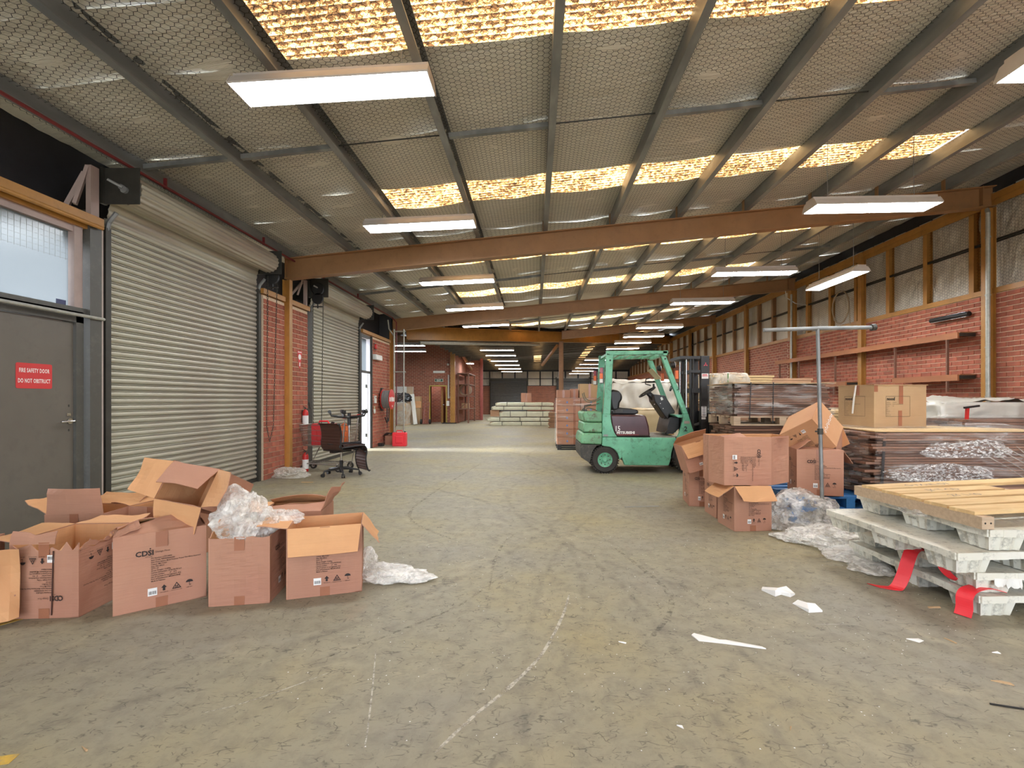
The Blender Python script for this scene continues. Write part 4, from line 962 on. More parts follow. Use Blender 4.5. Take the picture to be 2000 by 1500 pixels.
# chain-link panel, jerry can and clutter at the end of the shutter wall
r = thing('mesh_panel', 'tall narrow galvanised chain-link panel standing beside the hose reel column', 'panel', T(-4.10, 14.05, 0))
for x in (0, .285): b = MB(); b.tube([(x, 0, 0), (x, 0, 3.35)], .021, 10); b.build('upright', mt['galv_pipe'], r)
for z in (.1, 2.1, 3.28): b = MB(); b.tube([(-.02, 0, z), (.34, 0, z)], .018, 8); b.build('cross_rail', mt['galv_pipe'], r)
b = MB()
for k in range(-6, 62):
    for s_ in (1, -1):
        za = k*.055; pts = [(0, 0, za), (.285, 0, za + s_*.285)]
        if 0.1 < min(pts[0][2], pts[1][2]) and max(pts[0][2], pts[1][2]) < 3.28: b.cyl(pts[0], pts[1], .0022, 4, caps=False)
b.build('chain_link', mt['wire'], r)
def jerry(M, label, mat):
    r = thing('jerry_can', label, 'jerry can', M)
    b = MB(); w_, d_, h_ = .185, .085, .38
    for (z0, z1, s0, s1) in ((0, .012, .95, 1), (.012, h_-.02, 1, 1), (h_-.02, h_, 1, .93)):
        b.add([(x*(w_)*sa, y*d_*sa, z) for z, sa in ((z0, s0), (z1, s1)) for x, y in ((-1,-1),(1,-1),(1,1),(-1,1))], [(0,3,2,1),(4,5,6,7),(0,1,5,4),(1,2,6,5),(2,3,7,6),(3,0,4,7)])
    b.build('body', mat, r)
    b = MB(); b.prism([(-.10, .08), (.10, .08), (.10, .28), (-.10, .28)], lambda x, z, k: Vector((x*(1-.15*k), -d_-.008*k, .18+(z-.18)*(1-.15*k))))
    for sx, sz in ((-1, .32), (1, .32), (-1, .05), (1, .05)): b.bar((sx*.15, -d_-.002, sz), (sx*.10, -d_-.002, .28 if sz > .2 else .08), .012, .012)
    b.build('embossed_panel', mat, r)
    b = MB(); b.tube([(-.09, 0, h_-.01), (-.08, 0, h_+.045), (.06, 0, h_+.045), (.08, 0, h_-.01)], .015, 8); b.build('handle', mat, r)
    b = MB(); b.cyl((.135, 0, h_-.02), (.15, 0, h_+.03), .028, 12); b.build('cap', mt['black'], r)
    return r
c_ = G(781, 871); jerry(T(c_.x, c_.y, 0), 'bright red plastic jerry can on the floor near the doorway', mt['red_plastic'])
c_ = G(752, 869); r = thing('clutter_box', 'small open cardboard box of black plastic beside the red jerry can', 'box', T(c_.x+.16, c_.y+.15, 0))
b = MB(); b.bx(-.17, .15, -.12, .12, 0, .26); b.build('carton', mt['card'], r)
b = MB(); b.grid(lambda u, v: Vector((-.25+.5*u, -.16+.3*v, .27+.08*noise.noise(Vector((u*5, v*5, 2)))+.05*math.sin(u*3))), 12, 8); b.build('black_plastic', mt['black'], r)
c_ = G(743, 871); r = thing('black_tool_case', 'small black plastic case lying by the brick pier', 'case', T(c_.x, c_.y-.05, 0)); b = MB(); b.bx(-.13, .10, -.06, .06, 0, .085); b.build('shell', mt['black'], r); b = MB(); b.tube([(-.05, -.06, .06), (-.05, -.1, .06), (.03, -.1, .06), (.03, -.06, .06)], .008, 6); b.build('handle', mt['dark_steel'], r)
# ------------------------------------------------------------------ cartons
import bmesh
def icon_arrow(mb, x, z, s):
    mb.add([(x-.18*s, 0, z), (x+.18*s, 0, z), (x+.18*s, 0, z+.5*s), (x-.18*s, 0, z+.5*s)], [(0,1,2,3)])
    mb.add([(x-.42*s, 0, z+.5*s), (x+.42*s, 0, z+.5*s), (x, 0, z+s)], [(0,1,2)])
def icon_tri(mb, x, z, s):
    o = [(x-.62*s, z), (x+.62*s, z), (x, z+s)]; i_ = [(x-.44*s, z+.10*s), (x+.44*s, z+.10*s), (x, z+.80*s)]
    mb.add([(p[0], 0, p[1]) for p in o+i_], [(0,1,4,3), (1,2,5,4), (2,0,3,5)])
    for dx in (-.12, .12): mb.add([(x+dx*s-.05*s, 0, z+.24*s), (x+dx*s+.05*s, 0, z+.24*s), (x+dx*s+.05*s, 0, z+.52*s), (x+dx*s-.05*s, 0, z+.52*s)], [(0,1,2,3)])
    mb.add([(x-.2*s, 0, z+.35*s), (x+.2*s, 0, z+.35*s), (x+.2*s, 0, z+.40*s), (x-.2*s, 0, z+.40*s)], [(0,1,2,3)])
    mb.add([(x-.3*s, 0, z+.13*s), (x+.3*s, 0, z+.13*s), (x+.3*s, 0, z+.19*s), (x-.3*s, 0, z+.19*s)], [(0,1,2,3)])
def icon_umb(mb, x, z, s):
    n = 10; mb.add([(x + .5*s*math.cos(math.pi*k/n), 0, z+.55*s+.42*s*math.sin(math.pi*k/n)) for k in range(n+1)], [tuple(range(n+1))])
    mb.add([(x-.03*s, 0, z+.12*s), (x+.03*s, 0, z+.12*s), (x+.03*s, 0, z+.56*s), (x-.03*s, 0, z+.56*s)], [(0,1,2,3)])
    mb.add([(x-.03*s, 0, z+.06*s), (x+.2*s, 0, z+.06*s), (x+.2*s, 0, z+.12*s), (x-.03*s, 0, z+.12*s)], [(0,1,2,3)])
    mb.add([(x+.14*s, 0, z+.06*s), (x+.2*s, 0, z+.06*s), (x+.2*s, 0, z+.22*s), (x+.14*s, 0, z+.22*s)], [(0,1,2,3)])
LINES = ['PO Number: LTPO4834', 'Item Code: 9357025000000', 'Item Description: Multi Purpose Towel 70x140cm Assorted', 'Colour: Mix Color', 'Size: 70x140cm', 'QTY: 24', 'Gross Weight: 13.00kg', 'Carton Dimension: 14.5x10x18 inch', 'Carton number:        of    416', 'No of Cartons in consignment: 416', 'Port of Destination: MELBOURNE', 'Made in Pakistan']
def cdsi_print():
    """one face of printing on a .46 x .46 m panel, centred on x, z from 0"""
    mb = MB(); W = .46
    x = lambda f: (f-.5)*W
    txt(mb, 'CDSI', x(.21), .325, .043, .03, sx=1.0); mb.add([(x(.365), 0, .360), (x(.38), 0, .360), (x(.38), 0, .368), (x(.365), 0, .368)], [(0,1,2,3)])
    txt(mb, 'Design Flow', x(.43), .335, .015, .0); txt(mb, 'PTY LTD', x(.32), .312, .009, .01)
    for i, s_ in enumerate(LINES): txt(mb, s_, x(.38), .300-.0128*i, .0118, .012, sx=.92)
    icon_arrow(mb, x(.525), .095, .036); icon_tri(mb, x(.67), .093, .040); icon_umb(mb, x(.82), .095, .040)
    txt(mb, 'THIS SIDE UP', x(.525), .083, .0075, .01, True); txt(mb, 'HANDLE WITH CARE', x(.67), .083, .006, .01, True); txt(mb, 'KEEP DRY', x(.82), .083, .0075, .01, True)
    return mb
_pr = cdsi_print(); PRINT = _pr.mesh('printing', mt['text_black'])
_lb = MB(); _lb.add([(-.072, 0, .076), (-.024, 0, .076), (-.024, 0, .122), (-.072, 0, .122)], [(0,1,2,3)]); BARLAB = _lb.mesh('barcode_label', mt['label_white'])
_bc = MB(); xx = -.066
for q in (2, 1, 3, 1, 1, 2, 2, 1, 3, 1): _bc.add([(xx, -.0006, .084), (xx+q*.0012, -.0006, .084), (xx+q*.0012, -.0006, .104), (xx, -.0006, .104)], [(0,1,2,3)]); xx += q*.0012+.0019
BARS = _bc.mesh('barcode', mt['text_black'])
def wall_slab(mb, A, B, z0, z1, n, amp, seed, t=.006, nu=10, nv=9, ragged=0.0):
    A, B, n = Vector(A), Vector(B), Vector(n)
    def fn(u, v):
        zt = z1 - (ragged*abs(noise.noise(Vector((u*9, seed, 3)))) if v == 1 else 0)
        p = A.lerp(B, u); p.z = z0 + (zt-z0)*v
        e = min(1, 5*min(u, 1-u), 5*v)
        dsp = -amp*abs(noise.noise(Vector((u*2.2+seed, v*2.4, seed*1.7)))) * e - .35*amp*abs(noise.noise(Vector((u*3, v*16, seed+5))))*e
        return p + n*dsp, n
    mb.slab(fn, nu, nv, t, 0, 1)
def flap(root, side, a, w, d, h, fl, seed, taper=.012, warp=.012, name='flap', ragged=0.0):
    a = rad(a); ca, sa = math.cos(a), math.sin(a)
    if side in 'fb':
        s = 1 if side == 'f' else -1
        P0 = Vector((-w/2, -s*d/2, h)); U = Vector((w, 0, 0)); V = Vector((0, s*ca, sa))*fl; n = Vector((0, -s*sa, ca))
        if s > 0: pass
    else:
        s = 1 if side == 'l' else -1
        P0 = Vector((-s*w/2, -d/2, h)); U = Vector((0, d, 0)); V = Vector((s*ca, 0, sa))*fl; n = Vector((-s*sa, 0, ca))
    L = U.length; mb = MB()
    def fn(u, v):
        uu = .5 + (u-.5)*(1 - 2*taper*v/L*1.5)
        vv = v*(1 - ragged*abs(noise.noise(Vector((u*8, seed, 1)))))
        bend = warp*math.sin(math.pi*u)*v + warp*1.4*noise.noise(Vector((u*2+seed, v*2, seed)))*v
        return P0 + U*uu + V*vv + n*bend, n
    mb.slab(fn, 8, 5, .005, 0, 1)
    if (side in 'fb' and side == 'b') or side == 'l': pass
    return mb.build(name, [mt['card'], mt['card_in']], root)
def carton(label, M, w=.46, d=.37, h=.45, flaps=None, prints=('f',), inv=False, amp=.010, seed=1.0, fl=None, ragged=0.0, group='printed cartons', tape=True, mats=None, warp=.012, name='carton', nv=9):
    r = thing(name, label, 'box', M, group); mats = mats or [mt['card'], mt['card_in']]
    b = MB(); k = seed
    wall_slab(b, (-w/2, -d/2, 0), (w/2, -d/2, 0), 0, h, (0, -1, 0), amp, k, ragged=ragged, nv=nv)
    wall_slab(b, (w/2, d/2, 0), (-w/2, d/2, 0), 0, h, (0, 1, 0), amp, k+3)
    wall_slab(b, (-w/2, d/2, 0), (-w/2, -d/2, 0), 0, h, (-1, 0, 0), amp, k+6)
    wall_slab(b, (w/2, -d/2, 0), (w/2, d/2, 0), 0, h, (1, 0, 0), amp, k+9, ragged=ragged, nv=nv)
    b.slab(lambda u, v: (Vector((-w/2+w*u, d/2-d*v, .0)), Vector((0, 0, -1))), 2, 2, .006, 0, 1)
    b.build('body', mats, r)
    fl = fl or min(w, d)/2
    for s_, a in (flaps or {}).items(): flap(r, s_[0], a, w-.012, d-.012, h, fl, seed+ord(s_[0]), warp=warp, ragged=ragged)
    off = .0025
    for s_ in prints:
        ww = w if s_ in 'fb' else d
        Rm = {'f': T(0, -d/2-off, 0), 'r': rz(math.pi/2) @ T(0, -w/2-off, 0), 'l': rz(-math.pi/2) @ T(0, -w/2-off, 0)}[s_]
        S = Matrix.Diagonal((ww/.46*.95, 1, h/.46, 1))
        Q = Rm @ (T(0, 0, h) @ ry(math.pi) if inv else Matrix.Identity(4)) @ S
        ob('printing', PRINT, r, Q); lb = ob('barcode_label', BARLAB, r, Rm @ T(0, -.0006, 0) @ (T(0, 0, h) @ ry(math.pi) if inv else Matrix.Identity(4)) @ S); ob('barcode', BARS, lb)
    if tape:
        t = MB(); t.bx(-.03, .03, -d/2-.0016, -d/2-.001, h*.80, h); t.build('tape', mt['tape'], r)
        t = MB(); t.bx(-.03, .03, -d/2-.0016, -d/2-.001, 0, h*.13); t.build('tape', mt['tape'], r)
    return r
def up(FL, FR, d, z=0.0):
    a, b = G(FL[0], FL[1], z), G(FR[0], FR[1], z); v = b-a; yaw = math.atan2(v.y, v.x); w_ = v.length
    c = (a+b)/2 + Vector((-math.sin(yaw), math.cos(yaw), 0))*d/2
    return T(c.x, c.y, z+.001) @ rz(yaw), w_
GL = 'open cartons dumped by the fire door'
M, w_ = up((28, 1208), (155, 1208), .44); M = M @ rz(rad(4)) @ T(-.03, 0, 0)
r = carton('torn carton with upside-down print and ripped edge', M, w_, .44, .45, {'l': 172, 'b': 176}, ('f', 'r'), True, .014, 1.3, .20, .16, GL, warp=.02)
fr = MB(); fr.slab(lambda u, v: (Vector((-.19+.25*u, -.222+.02*v*v, .44+.075*v*(1-.5*abs(noise.noise(Vector((u*7, 1, 2))))))) , Vector((0, -1, 0))), 8, 3, .005, 0, 1); fr.xf(T(0, -.0, 0)); fr.build('torn_flap', [mt['card'], mt['card_in']], r)
fr = MB(); fr.slab(lambda u, v: (Vector((.10+.09*u, -.20+.34*v, .36+.06*noise.noise(Vector((u*4, v*6, 7)))+.05*u)), Vector((-.3, 0, 1)).normalized()), 6, 10, .005, 0, 1); fr.build('torn_flap', [mt['card'], mt['card_in']], r)
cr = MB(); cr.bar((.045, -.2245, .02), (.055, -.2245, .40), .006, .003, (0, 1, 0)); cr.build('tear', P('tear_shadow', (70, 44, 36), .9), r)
M, w_ = up((220, 1205), (403, 1165), .26)
r = carton('upright printed carton with crushed closed top beside torn carton', M, w_, .26, .47, {'f': 12, 'b': 18, 'l': 20}, ('f',), False, .012, 4.2, .13, 0, GL, warp=.03)
M, w_ = up((407, 1186), (527, 1178), .42)
r = carton('ribbed carton stuffed with crumpled clear film', M, w_, .42, .43, {'l': 70}, ('r',), False, .022, 7.7, .12, .05, GL, nv=40)
M, w_ = up((559, 1172), (707, 1155), .36)
carton('open carton with front flap folded down and side flap hanging out', M, w_, .36, .455, {'f': 238, 'l': 172, 'r': 232}, ('f', 'r'), False, .008, 9.9, .185, 0, GL)
carton('open carton with one flap standing upright against the fire door', T(-3.42, 3.74, .001) @ rz(rad(4)), .41, .36, .45, {'f': 92, 'l': 150, 'b': 160}, (), False, .014, 12.1, .19, 0, GL, warp=.02)
carton('open empty carton with bent tan flap behind the crushed carton', T(-3.00, 3.98, .001) @ rz(rad(-8)), .40, .38, .45, {'l': 168, 'b': 120, 'r': 60}, (), False, .014, 14.5, .19, 0, GL, warp=.04)
hh = .40
carton('tilted empty carton lying open on top of the other cartons', T(PY(366, 945, 3.20)) @ ry(rad(9)) @ rz(rad(-6)) @ rx(rad(66)) @ T(0, 0, -hh), .35, .27, hh, {'f': 205, 'b': 28, 'l': 168, 'r': 150}, (), False, .010, 17.7, .18, 0, GL, tape=False, warp=.015)
carton('carton with wide flaps spread flat behind the film-stuffed carton', T(-1.90, 3.86, .001) @ rz(rad(10)), .46, .38, .44, {'f': 4, 'l': 172, 'r': 118, 'b': 20}, (), False, .012, 21.3, .19, 0, GL, warp=.03)
carton('ripped carton lying on its side with dark open mouth', T(-3.40, 2.75, .24) @ rz(rad(30)) @ rx(rad(90)) @ T(0, 0, -.2), .40, .44, .42, {'f': 210, 'r': 190, 'l': 160}, (), False, .02, 24.0, .19, .2, GL, tape=False, warp=.04)

GR = 'printed cartons stacked beside the timber'
M, w_ = up((1434, 1038), (1507, 1037), .38)
carton('bottom carton with flaps folded out under the crushed carton', M, w_, .38, .44, {'f': 218, 'l': 216, 'r': 1}, ('f', 'l'), False, .006, 31.0, .19, 0, GR)
carton('narrow upright carton under the tilted carton by the forklift wheel', T(2.06, 6.06, .001) @ rz(rad(-8)), .30, .46, .458, {'f': 0, 'b': 0}, ('f', 'l'), False, .006, 33.0, .2, 0, GR)
carton('upright printed carton wedged behind the bottom carton', T(2.18, 5.42, .001), .40, .36, .45, {'f': 0, 'b': 0}, ('f', 'l'), False, .006, 35.0, .18, 0, GR)
carton('tilted carton with lid flap folded over its front', T(PY(1374, 920, 5.72)) @ T(.02, .12, .035) @ ry(rad(-17)), .42, .32, .34, {'f': 250, 'b': 30}, ('f',), False, .006, 37.0, .17, 0, GR)
# crushed carton on its side
r = thing('carton', 'crushed carton turned sideways on top of the open-flapped carton', 'box', T(2.15, 4.95, .446), GR)
fp = [(-.33, .08), (-.265, -.165), (.205, -.165), (.47, .01), (.45, .30), (-.31, .30)]
b = MB()
for i in range(6):
    p, q = fp[i], fp[(i+1) % 6]; dx, dy = q[0]-p[0], q[1]-p[1]; L = math.hypot(dx, dy)
    wall_slab(b, (p[0], p[1], 0), (q[0], q[1], 0), 0, .48, (dy/L, -dx/L, 0), .018, 40+i*3.3, nv=36)
b.prism(fp, lambda x, y, k: Vector((x*.98, y*.98, .004*k)), 1); b.build('body', [mt['card'], mt['card_in']], r)
S = T(-.03, -.169, .235) @ ry(rad(90)) @ T(0, 0, -.23) @ Matrix.Diagonal((.92, 1, 1.0, 1))
ob('printing', PRINT, r, S); lb = ob('barcode_label', BARLAB, r, T(0, -.0006, 0) @ S); ob('barcode', BARS, lb)
b = MB(); b.slab(lambda u, v: (Vector((-.25+.22*u, -.15+.16*v, .478+.03*u*v+.01*noise.noise(Vector((u*3, v*3, 1))))), Vector((0, 0, 1))), 5, 4, .005, 0, 1); b.build('flap', [mt['card'], mt['card_in']], r)
b = MB(); b.slab(lambda u, v: (Vector((-.03+.42*u, -.12+.22*v, .472-.03*v+.012*noise.noise(Vector((u*4, v*3, 5))))), Vector((0, 0, 1))), 6, 4, .005, 0, 1); b.build('flap', [mt['card'], mt['card_in']], r)
M, w_ = up((1556, 966), (1648, 970), .36, .30)
carton('upright printed carton standing on blue pallets behind the pole', M, w_, .36, .475, {'f': 2, 'b': 0, 'r': 235, 'l': 35}, ('f', 'l'), False, .006, 51.0, .17, 0, GR)
# overturned carton leaning on the one above the blue pallets
e2 = Vector((.288, .33, .205)); e1 = Vector((-.27, 0, .28)); e1 -= e2*e1.dot(e2)/e2.length_squared
xl = (-e2).normalized(); zl = (-e1).normalized(); yl = zl.cross(xl)
w7, d7, h7 = .45, .40, .38
R = Matrix((xl, yl, zl)).transposed().to_4x4()
C = PY(1634, 873, 5.02); M = T(C - R.to_3x3() @ Vector((w7/2, -d7/2, h7))) @ R
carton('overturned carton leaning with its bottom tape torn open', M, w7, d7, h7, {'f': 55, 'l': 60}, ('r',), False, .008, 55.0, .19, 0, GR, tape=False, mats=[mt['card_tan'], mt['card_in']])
tt = MB()
for k in range(14): tt.box((-.2+.03*k, -d7/2-.003, .19+.012*math.sin(k*2.1)), (.028, .001, .006)); tt.box((-.2+.03*k, -d7/2-.003, .19), (.003, .001, .03+.02*math.sin(k*3)))
tt.xf(M); tt.xf(T(-M.translation)); q = tt.build('torn_tape_print', mt['label_white']); q.parent = bpy.data.objects[[o.name for o in bpy.data.objects if o.get('label', '').startswith('overturned carton')][0]]; q.matrix_parent_inverse = Matrix.Identity(4); q.matrix_world = T(M.translation)
bpy.context.view_layer.update(); q.matrix_local = M.inverted() @ T(M.translation)
# nood carton
C = G(1707, 838, .955); yaw = rad(10); W8, D8, H8 = .72, .52, .50
M = T(C.x, C.y, .968) @ rz(yaw) @ T(W8/2, D8/2, 0)
r = thing('carton', 'large pale carton with framed dark print on top of plank pile', 'box', M)
b = MB()
for A, B_, n in (((-W8/2, -D8/2, 0), (W8/2, -D8/2, 0), (0, -1, 0)), ((W8/2, D8/2, 0), (-W8/2, D8/2, 0), (0, 1, 0)), ((-W8/2, D8/2, 0), (-W8/2, -D8/2, 0), (-1, 0, 0)), ((W8/2, -D8/2, 0), (W8/2, D8/2, 0), (1, 0, 0))): wall_slab(b, A, B_, 0, H8, n, .004, 60+A[0])
b.bx(-W8/2, W8/2, -D8/2, D8/2, .0, .006); b.build('body', [mt['card_pale'], mt['card_pale']], r)
b = MB(); b.slab(lambda u, v: (Vector((-W8/2-.012+(W8+.024)*u, -D8/2-.012+(D8+.024)*v, H8+.006+.008*noise.noise(Vector((u*5, v*5, 1))))), Vector((0, 0, 1))), 8, 6, .008); b.build('lid', mt['card_pale'], r)
def nood(mb, ox, w_, z0, z1):
    for a, c, e, f in ((0, w_, z0, z0+.003), (0, w_, z1-.003, z1), (0, .003, z0, z1), (w_-.003, w_, z0, z1)): mb.add([(ox+a, 0, e), (ox+c, 0, e), (ox+c, 0, f), (ox+a, 0, f)], [(0,1,2,3)])
    txt(mb, 'nood', ox+.012, z1-.048, .052, .035)
    for k, s_ in enumerate(('ORDER NO:', 'DESCRIPTION:', 'COLOUR:', 'QTY:', 'SIZE:', 'GROSS WT:', 'NET WT:', 'CARTON NO:')): txt(mb, s_, ox+.008, z1-.078-.021*k, .012, .0, sx=.8); 
    txt(mb, 'CUSHION', ox+.09, z1-.078, .012); txt(mb, 'ROUND LINEN NATURAL 450', ox+.09, z1-.099, .012, sx=.9); txt(mb, '1PC', ox+.09, z1-.12, .012)
b = MB(); nood(b, -.20, .33, .13, .37); b.xf(T(0, -D8/2-.003, 0)); b.build('printing', P('print_dark_green', (52, 54, 46), .7), r)
b = MB(); nood(b, -.16, .30, .13, .37); b.xf(rz(-math.pi/2) @ T(0, -W8/2-.003, 0)); b.build('printing', mt['text_black'], r)
b = MB(); b.bx(-.02, .035, -D8/2-.0028, -D8/2-.002, .28, H8); b.bx(-.03, .02, -D8/2-.0028, -D8/2-.002, .02, .20); b.build('tape', mt['tape'], r)
b = MB(); b.bx(-.36, -.31, -D8/2-.0028, -D8/2-.002, .42, H8); b.build('tape', mt['tape'], r)
b = MB(); b.bx(-W8/2-.003, -W8/2-.002, -.06, -.02, .38, H8); b.build('tape', mt['tape'], r)
b = MB(); b.tube([(-W8/2-.012, -.02, H8), (-W8/2-.02, -.0, .35), (-W8/2-.014, .03, .16)], .011, 6); b.build('strapping_tail', mt['white'], r)

# ------------------------------------------------------------------ crumpled clear film
def crumple(rx_, ry_, rz_, seed, amp=.45, sub=5, fold=5.0):
    bm = bmesh.new(); bmesh.ops.create_icosphere(bm, subdivisions=sub, radius=1.0)
    mb = MB()
    for v in bm.verts:
        p = v.co.copy(); q = p*1.7 + Vector((seed, seed*.7, 0))
        n1 = noise.noise(q); n2 = 1-2*abs(noise.noise(q*2.3)); n3 = 1-2*abs(noise.noise(q*fold)); n4 = 1-2*abs(noise.noise(q*fold*2.2))
        s_ = 1 + amp*(n1*.9 + .30*n2 + .16*n3 + .08*n4)
        w_ = Vector((p.x*rx_*s_, p.y*ry_*s_, p.z*rz_*s_ + rz_*.55))
        if w_.z < .004: w_.z = .004 + .003*abs(n3)
        mb.v.append(tuple(w_))
    for f in bm.faces: mb.f.append([v.index for v in f.verts]); mb.m.append(0)
    bm.free(); return mb
def film(label, loc, r3, seed, yaw=0, amp=.45, mat='film', sub=5, extra=None, tilt=None):
    mb = crumple(*r3, seed, amp, sub)
    if extra: 
        for q in extra: mb.merge(crumple(*q[1], q[2], q[3] if len(q) > 3 else amp, sub-1), T(q[0]))
    M = T(loc) @ rz(yaw)
    if tilt is not None: M = M @ tilt
    o = ob('plastic_film', mb.mesh('plastic_film', mt[mat]), None, M)
    return tag(o, label, 'plastic film')
film('bunch of clear crumpled film bursting out of the ribbed carton', (-1.93, 3.22, .37), (.15, .17, .17), 3.3, rad(10), .5, extra=[((-.10, .06, .12), (.09, .09, .14), 8.1, .35), ((.17, .12, .06), (.12, .08, .06), 5.5, .5)])
c_ = G(765, 1135); film('clear film scrap on the floor beside the open carton', (c_.x-.06, c_.y+.05, 0), (.20, .11, .055), 6.6, rad(-6), .55, extra=[((-.20, .09, .03), (.07, .09, .10), 2.2, .5), ((.20, .0, 0), (.14, .08, .04), 9.2, .5)])
c_ = G(556, 933); film('crumpled clear film on the floor at the foot of the tan column', (c_.x+.08, c_.y+.02, 0), (.24, .15, .10), 11.1, 0, .5, mat='film_hazy')
c_ = G(1572, 1042); film('large heap of clear crumpled film beside the printed cartons', (c_.x+.06, c_.y+.22, 0), (.33, .26, .22), 13.0, 0, .38)
c_ = G(1650, 1065); film('long trailing clear film spilling from under the plastic pallets', (c_.x-.10, c_.y+.05, 0), (.26, .22, .09), 15.0, rad(-20), .5, extra=[((.05, -.35, 0), (.16, .2, .035), 4.4, .5), ((.14, -.62, 0), (.13, .16, .025), 7.4, .5), ((-.22, .02, 0), (.2, .12, .04), 1.4, .5)])
film('wad of clear film caught between the wooden and plastic pallets', (2.74, 3.42, .50), (.14, .22, .055), 19.0, rad(4), .45)
# ------------------------------------------------------------------ pallets, pole, timber
def plank_mesh(L, W_, h_, mat, name='plank'):
    return MB().bx(-L/2, L/2, -W_/2, W_/2, 0, h_).mesh(name, mat)
def plastic_pallet(M, label, seed, tear=False):
    r = thing('plastic_pallet', label, 'pallet', M, 'stacked white plastic pallets'); S = 1.12; h_ = .128
    b = MB()
    def fn(u, v):
        x, y = -S/2+S*u, -S/2+S*v
        return Vector((x, y, h_ + .0025*noise.noise(Vector((x*6, y*6, seed))))), Vector((0, 0, 1))
    b.slab(fn, 14, 14, .016); b.build('deck', mt['pallet_plastic'], r)
    lip = MB()
    for k in range(4):
        Rk = rz(k*math.pi/2); seg = 14
        for q in range(seg):
            a0, a1 = -S/2+S*q/seg, -S/2+S*(q+1)/seg
            j = .006*noise.noise(Vector((a0*4, k, seed)))
            lip.merge(MB().bx(a0, a1, -S/2-.010+j, -S/2+.012, h_-.040+j*1.6, h_+.003))
        lip.v[-seg*8:] = [tuple(Rk @ Vector(p)) for p in lip.v[-seg*8:]]
    lip.build('rim', mt['pallet_plastic'], r)
    for ix in (-1, 0, 1):
        for iy in (-1, 0, 1):
            cx, cy = ix*(S/2-.12), iy*(S/2-.12); w_, d_ = .115, .115
            f = MB(); n = 6; prof = []
            for k in range(4):
                for q in range(n):
                    t = -1 + 2*q/n; o = .012 if q % 2 else 0
                    p = {0: (t*w_, -d_+o), 1: (w_-o, t*d_), 2: (-t*w_, d_-o), 3: (-w_+o, -t*d_)}[k]; prof.append(p)
            jx, jy = .008*noise.noise(Vector((ix, iy, seed))), .008*noise.noise(Vector((iy, ix, seed+4)))
            f.prism(prof, lambda x, y, k: Vector((cx + jx*(1-k) + x*(.80+.2*k), cy + jy*(1-k) + y*(.80+.2*k), (.0, h_-.015)[k]))); f.build('foot', mt['pallet_plastic'], r)
    if tear:
        t = MB(); t.slab(lambda u, v: (Vector((-S/2+.10+.16*u, -S/2-.012-.015*v*math.sin(u*9), h_-.03-.075*v*(.5+.6*abs(noise.noise(Vector((u*6, 1, seed))))))), Vector((0, -1, 0))), 14, 4, .003); t.build('torn_edge', mt['white'], r)
    tm = MB(); txt(tm, 'ANDEX', 0, 0, .020, .01, True); 
    tm.build('moulded_name', mt['text_black'], r).matrix_local = rz(-math.pi/2) @ T(.0, -S/2-.002, .06)
    return r
base = Vector((2.62, 2.86, 0)); S_ = 1.12
def pp(dx, dy, yaw, z): return T(base.x+dx, base.y+dy, z) @ rz(rad(yaw)) @ T(S_/2, S_/2, 0)
plastic_pallet(pp(.03, .0, 2, .0005), 'bottom white plastic pallet of the stack with feet on the concrete', 1.0)
plastic_pallet(pp(.02, .02, -1, .1335), 'white plastic pallet with torn hanging rim, second from the floor', 2.0, True)
plastic_pallet(pp(-.14, -.03, 4, .2665), 'white plastic pallet jutting furthest out, third from the floor', 3.0)
plastic_pallet(pp(.06, -.02, 1, .3995), 'white plastic pallet directly under the wooden skid', 4.0)
# wooden skid on top
r = thing('wooden_skid', 'raw pine skid with handwritten boards on top of plastic pallets', 'pallet', T(2.63, 2.86, .534) @ rz(rad(3)))
b = MB(); b.bx(0, .075, -.03, 1.02, 0, .072); b.build('bearer', mt['wood_grey'], r)
b = MB(); b.bx(1.0, 1.075, .1, 1.12, 0, .072); b.build('bearer', mt['wood_grey'], r)
for k, (y0, L, a, wd) in enumerate(((.02, 1.5, 7, .15), (.205, 1.45, 8, .15), (.40, 1.1, 8, .15), (.59, .95, 8, .14), (.78, 2.0, 9, .155))):
    p = MB(); p.bx(.0, L, 0, wd, 0, .021); q = p.build('board', mt['wood'], r); q.matrix_local = T(.005 + .004*k, y0, .0725) @ rz(rad(a))
    if k in (2, 3, 4):
        tx = MB(); txt(tx, {4: 'G 7X-VL D7', 3: 'JY T-CD', 2: '2Y 1-10'}[k], .30, .03, .075, .0, sx=1.1); tx.v = [(p_[0], p_[2], .0218) for p_ in tx.v]; tx.build('handwriting', P('blue_marker', (58, 60, 84), .6), q)
b = MB(); 
for x in (.02, .055): b.cyl((x, -.031, .036), (x, -.0295, .036), .006, 8)
b.build('nail_hole', mt['black'], r)
# red strap
r = thing('red_strap', 'bright red webbing strap draped over the white plastic pallets', 'strap', T(2.46, 3.35, 0))
def ribbon(pts, wv, wd):
    mb = MB(); pts = [Vector(p) for p in pts]; wv = Vector(wv).normalized()
    n = 24; sm = []
    for i in range(n+1):
        t = i/n*(len(pts)-1); k = min(int(t), len(pts)-2); u = t-k
        p0, p1, p2, p3 = pts[max(k-1, 0)], pts[k], pts[k+1], pts[min(k+2, len(pts)-1)]
        sm.append(.5*((2*p1) + (p2-p0)*u + (2*p0-5*p1+4*p2-p3)*u*u + (3*p1-p0-3*p2+p3)*u**3))
    nn = []
    for i in range(n+1):
        d = (sm[min(i+1, n)]-sm[max(i-1, 0)]).normalized(); nn.append(d.cross(wv).normalized())
    def fn(u, v):
        i = int(round(v*n)); return sm[i] + wv*wd*(u-.5), nn[i]
    mb.slab(fn, 2, n, .003); return mb
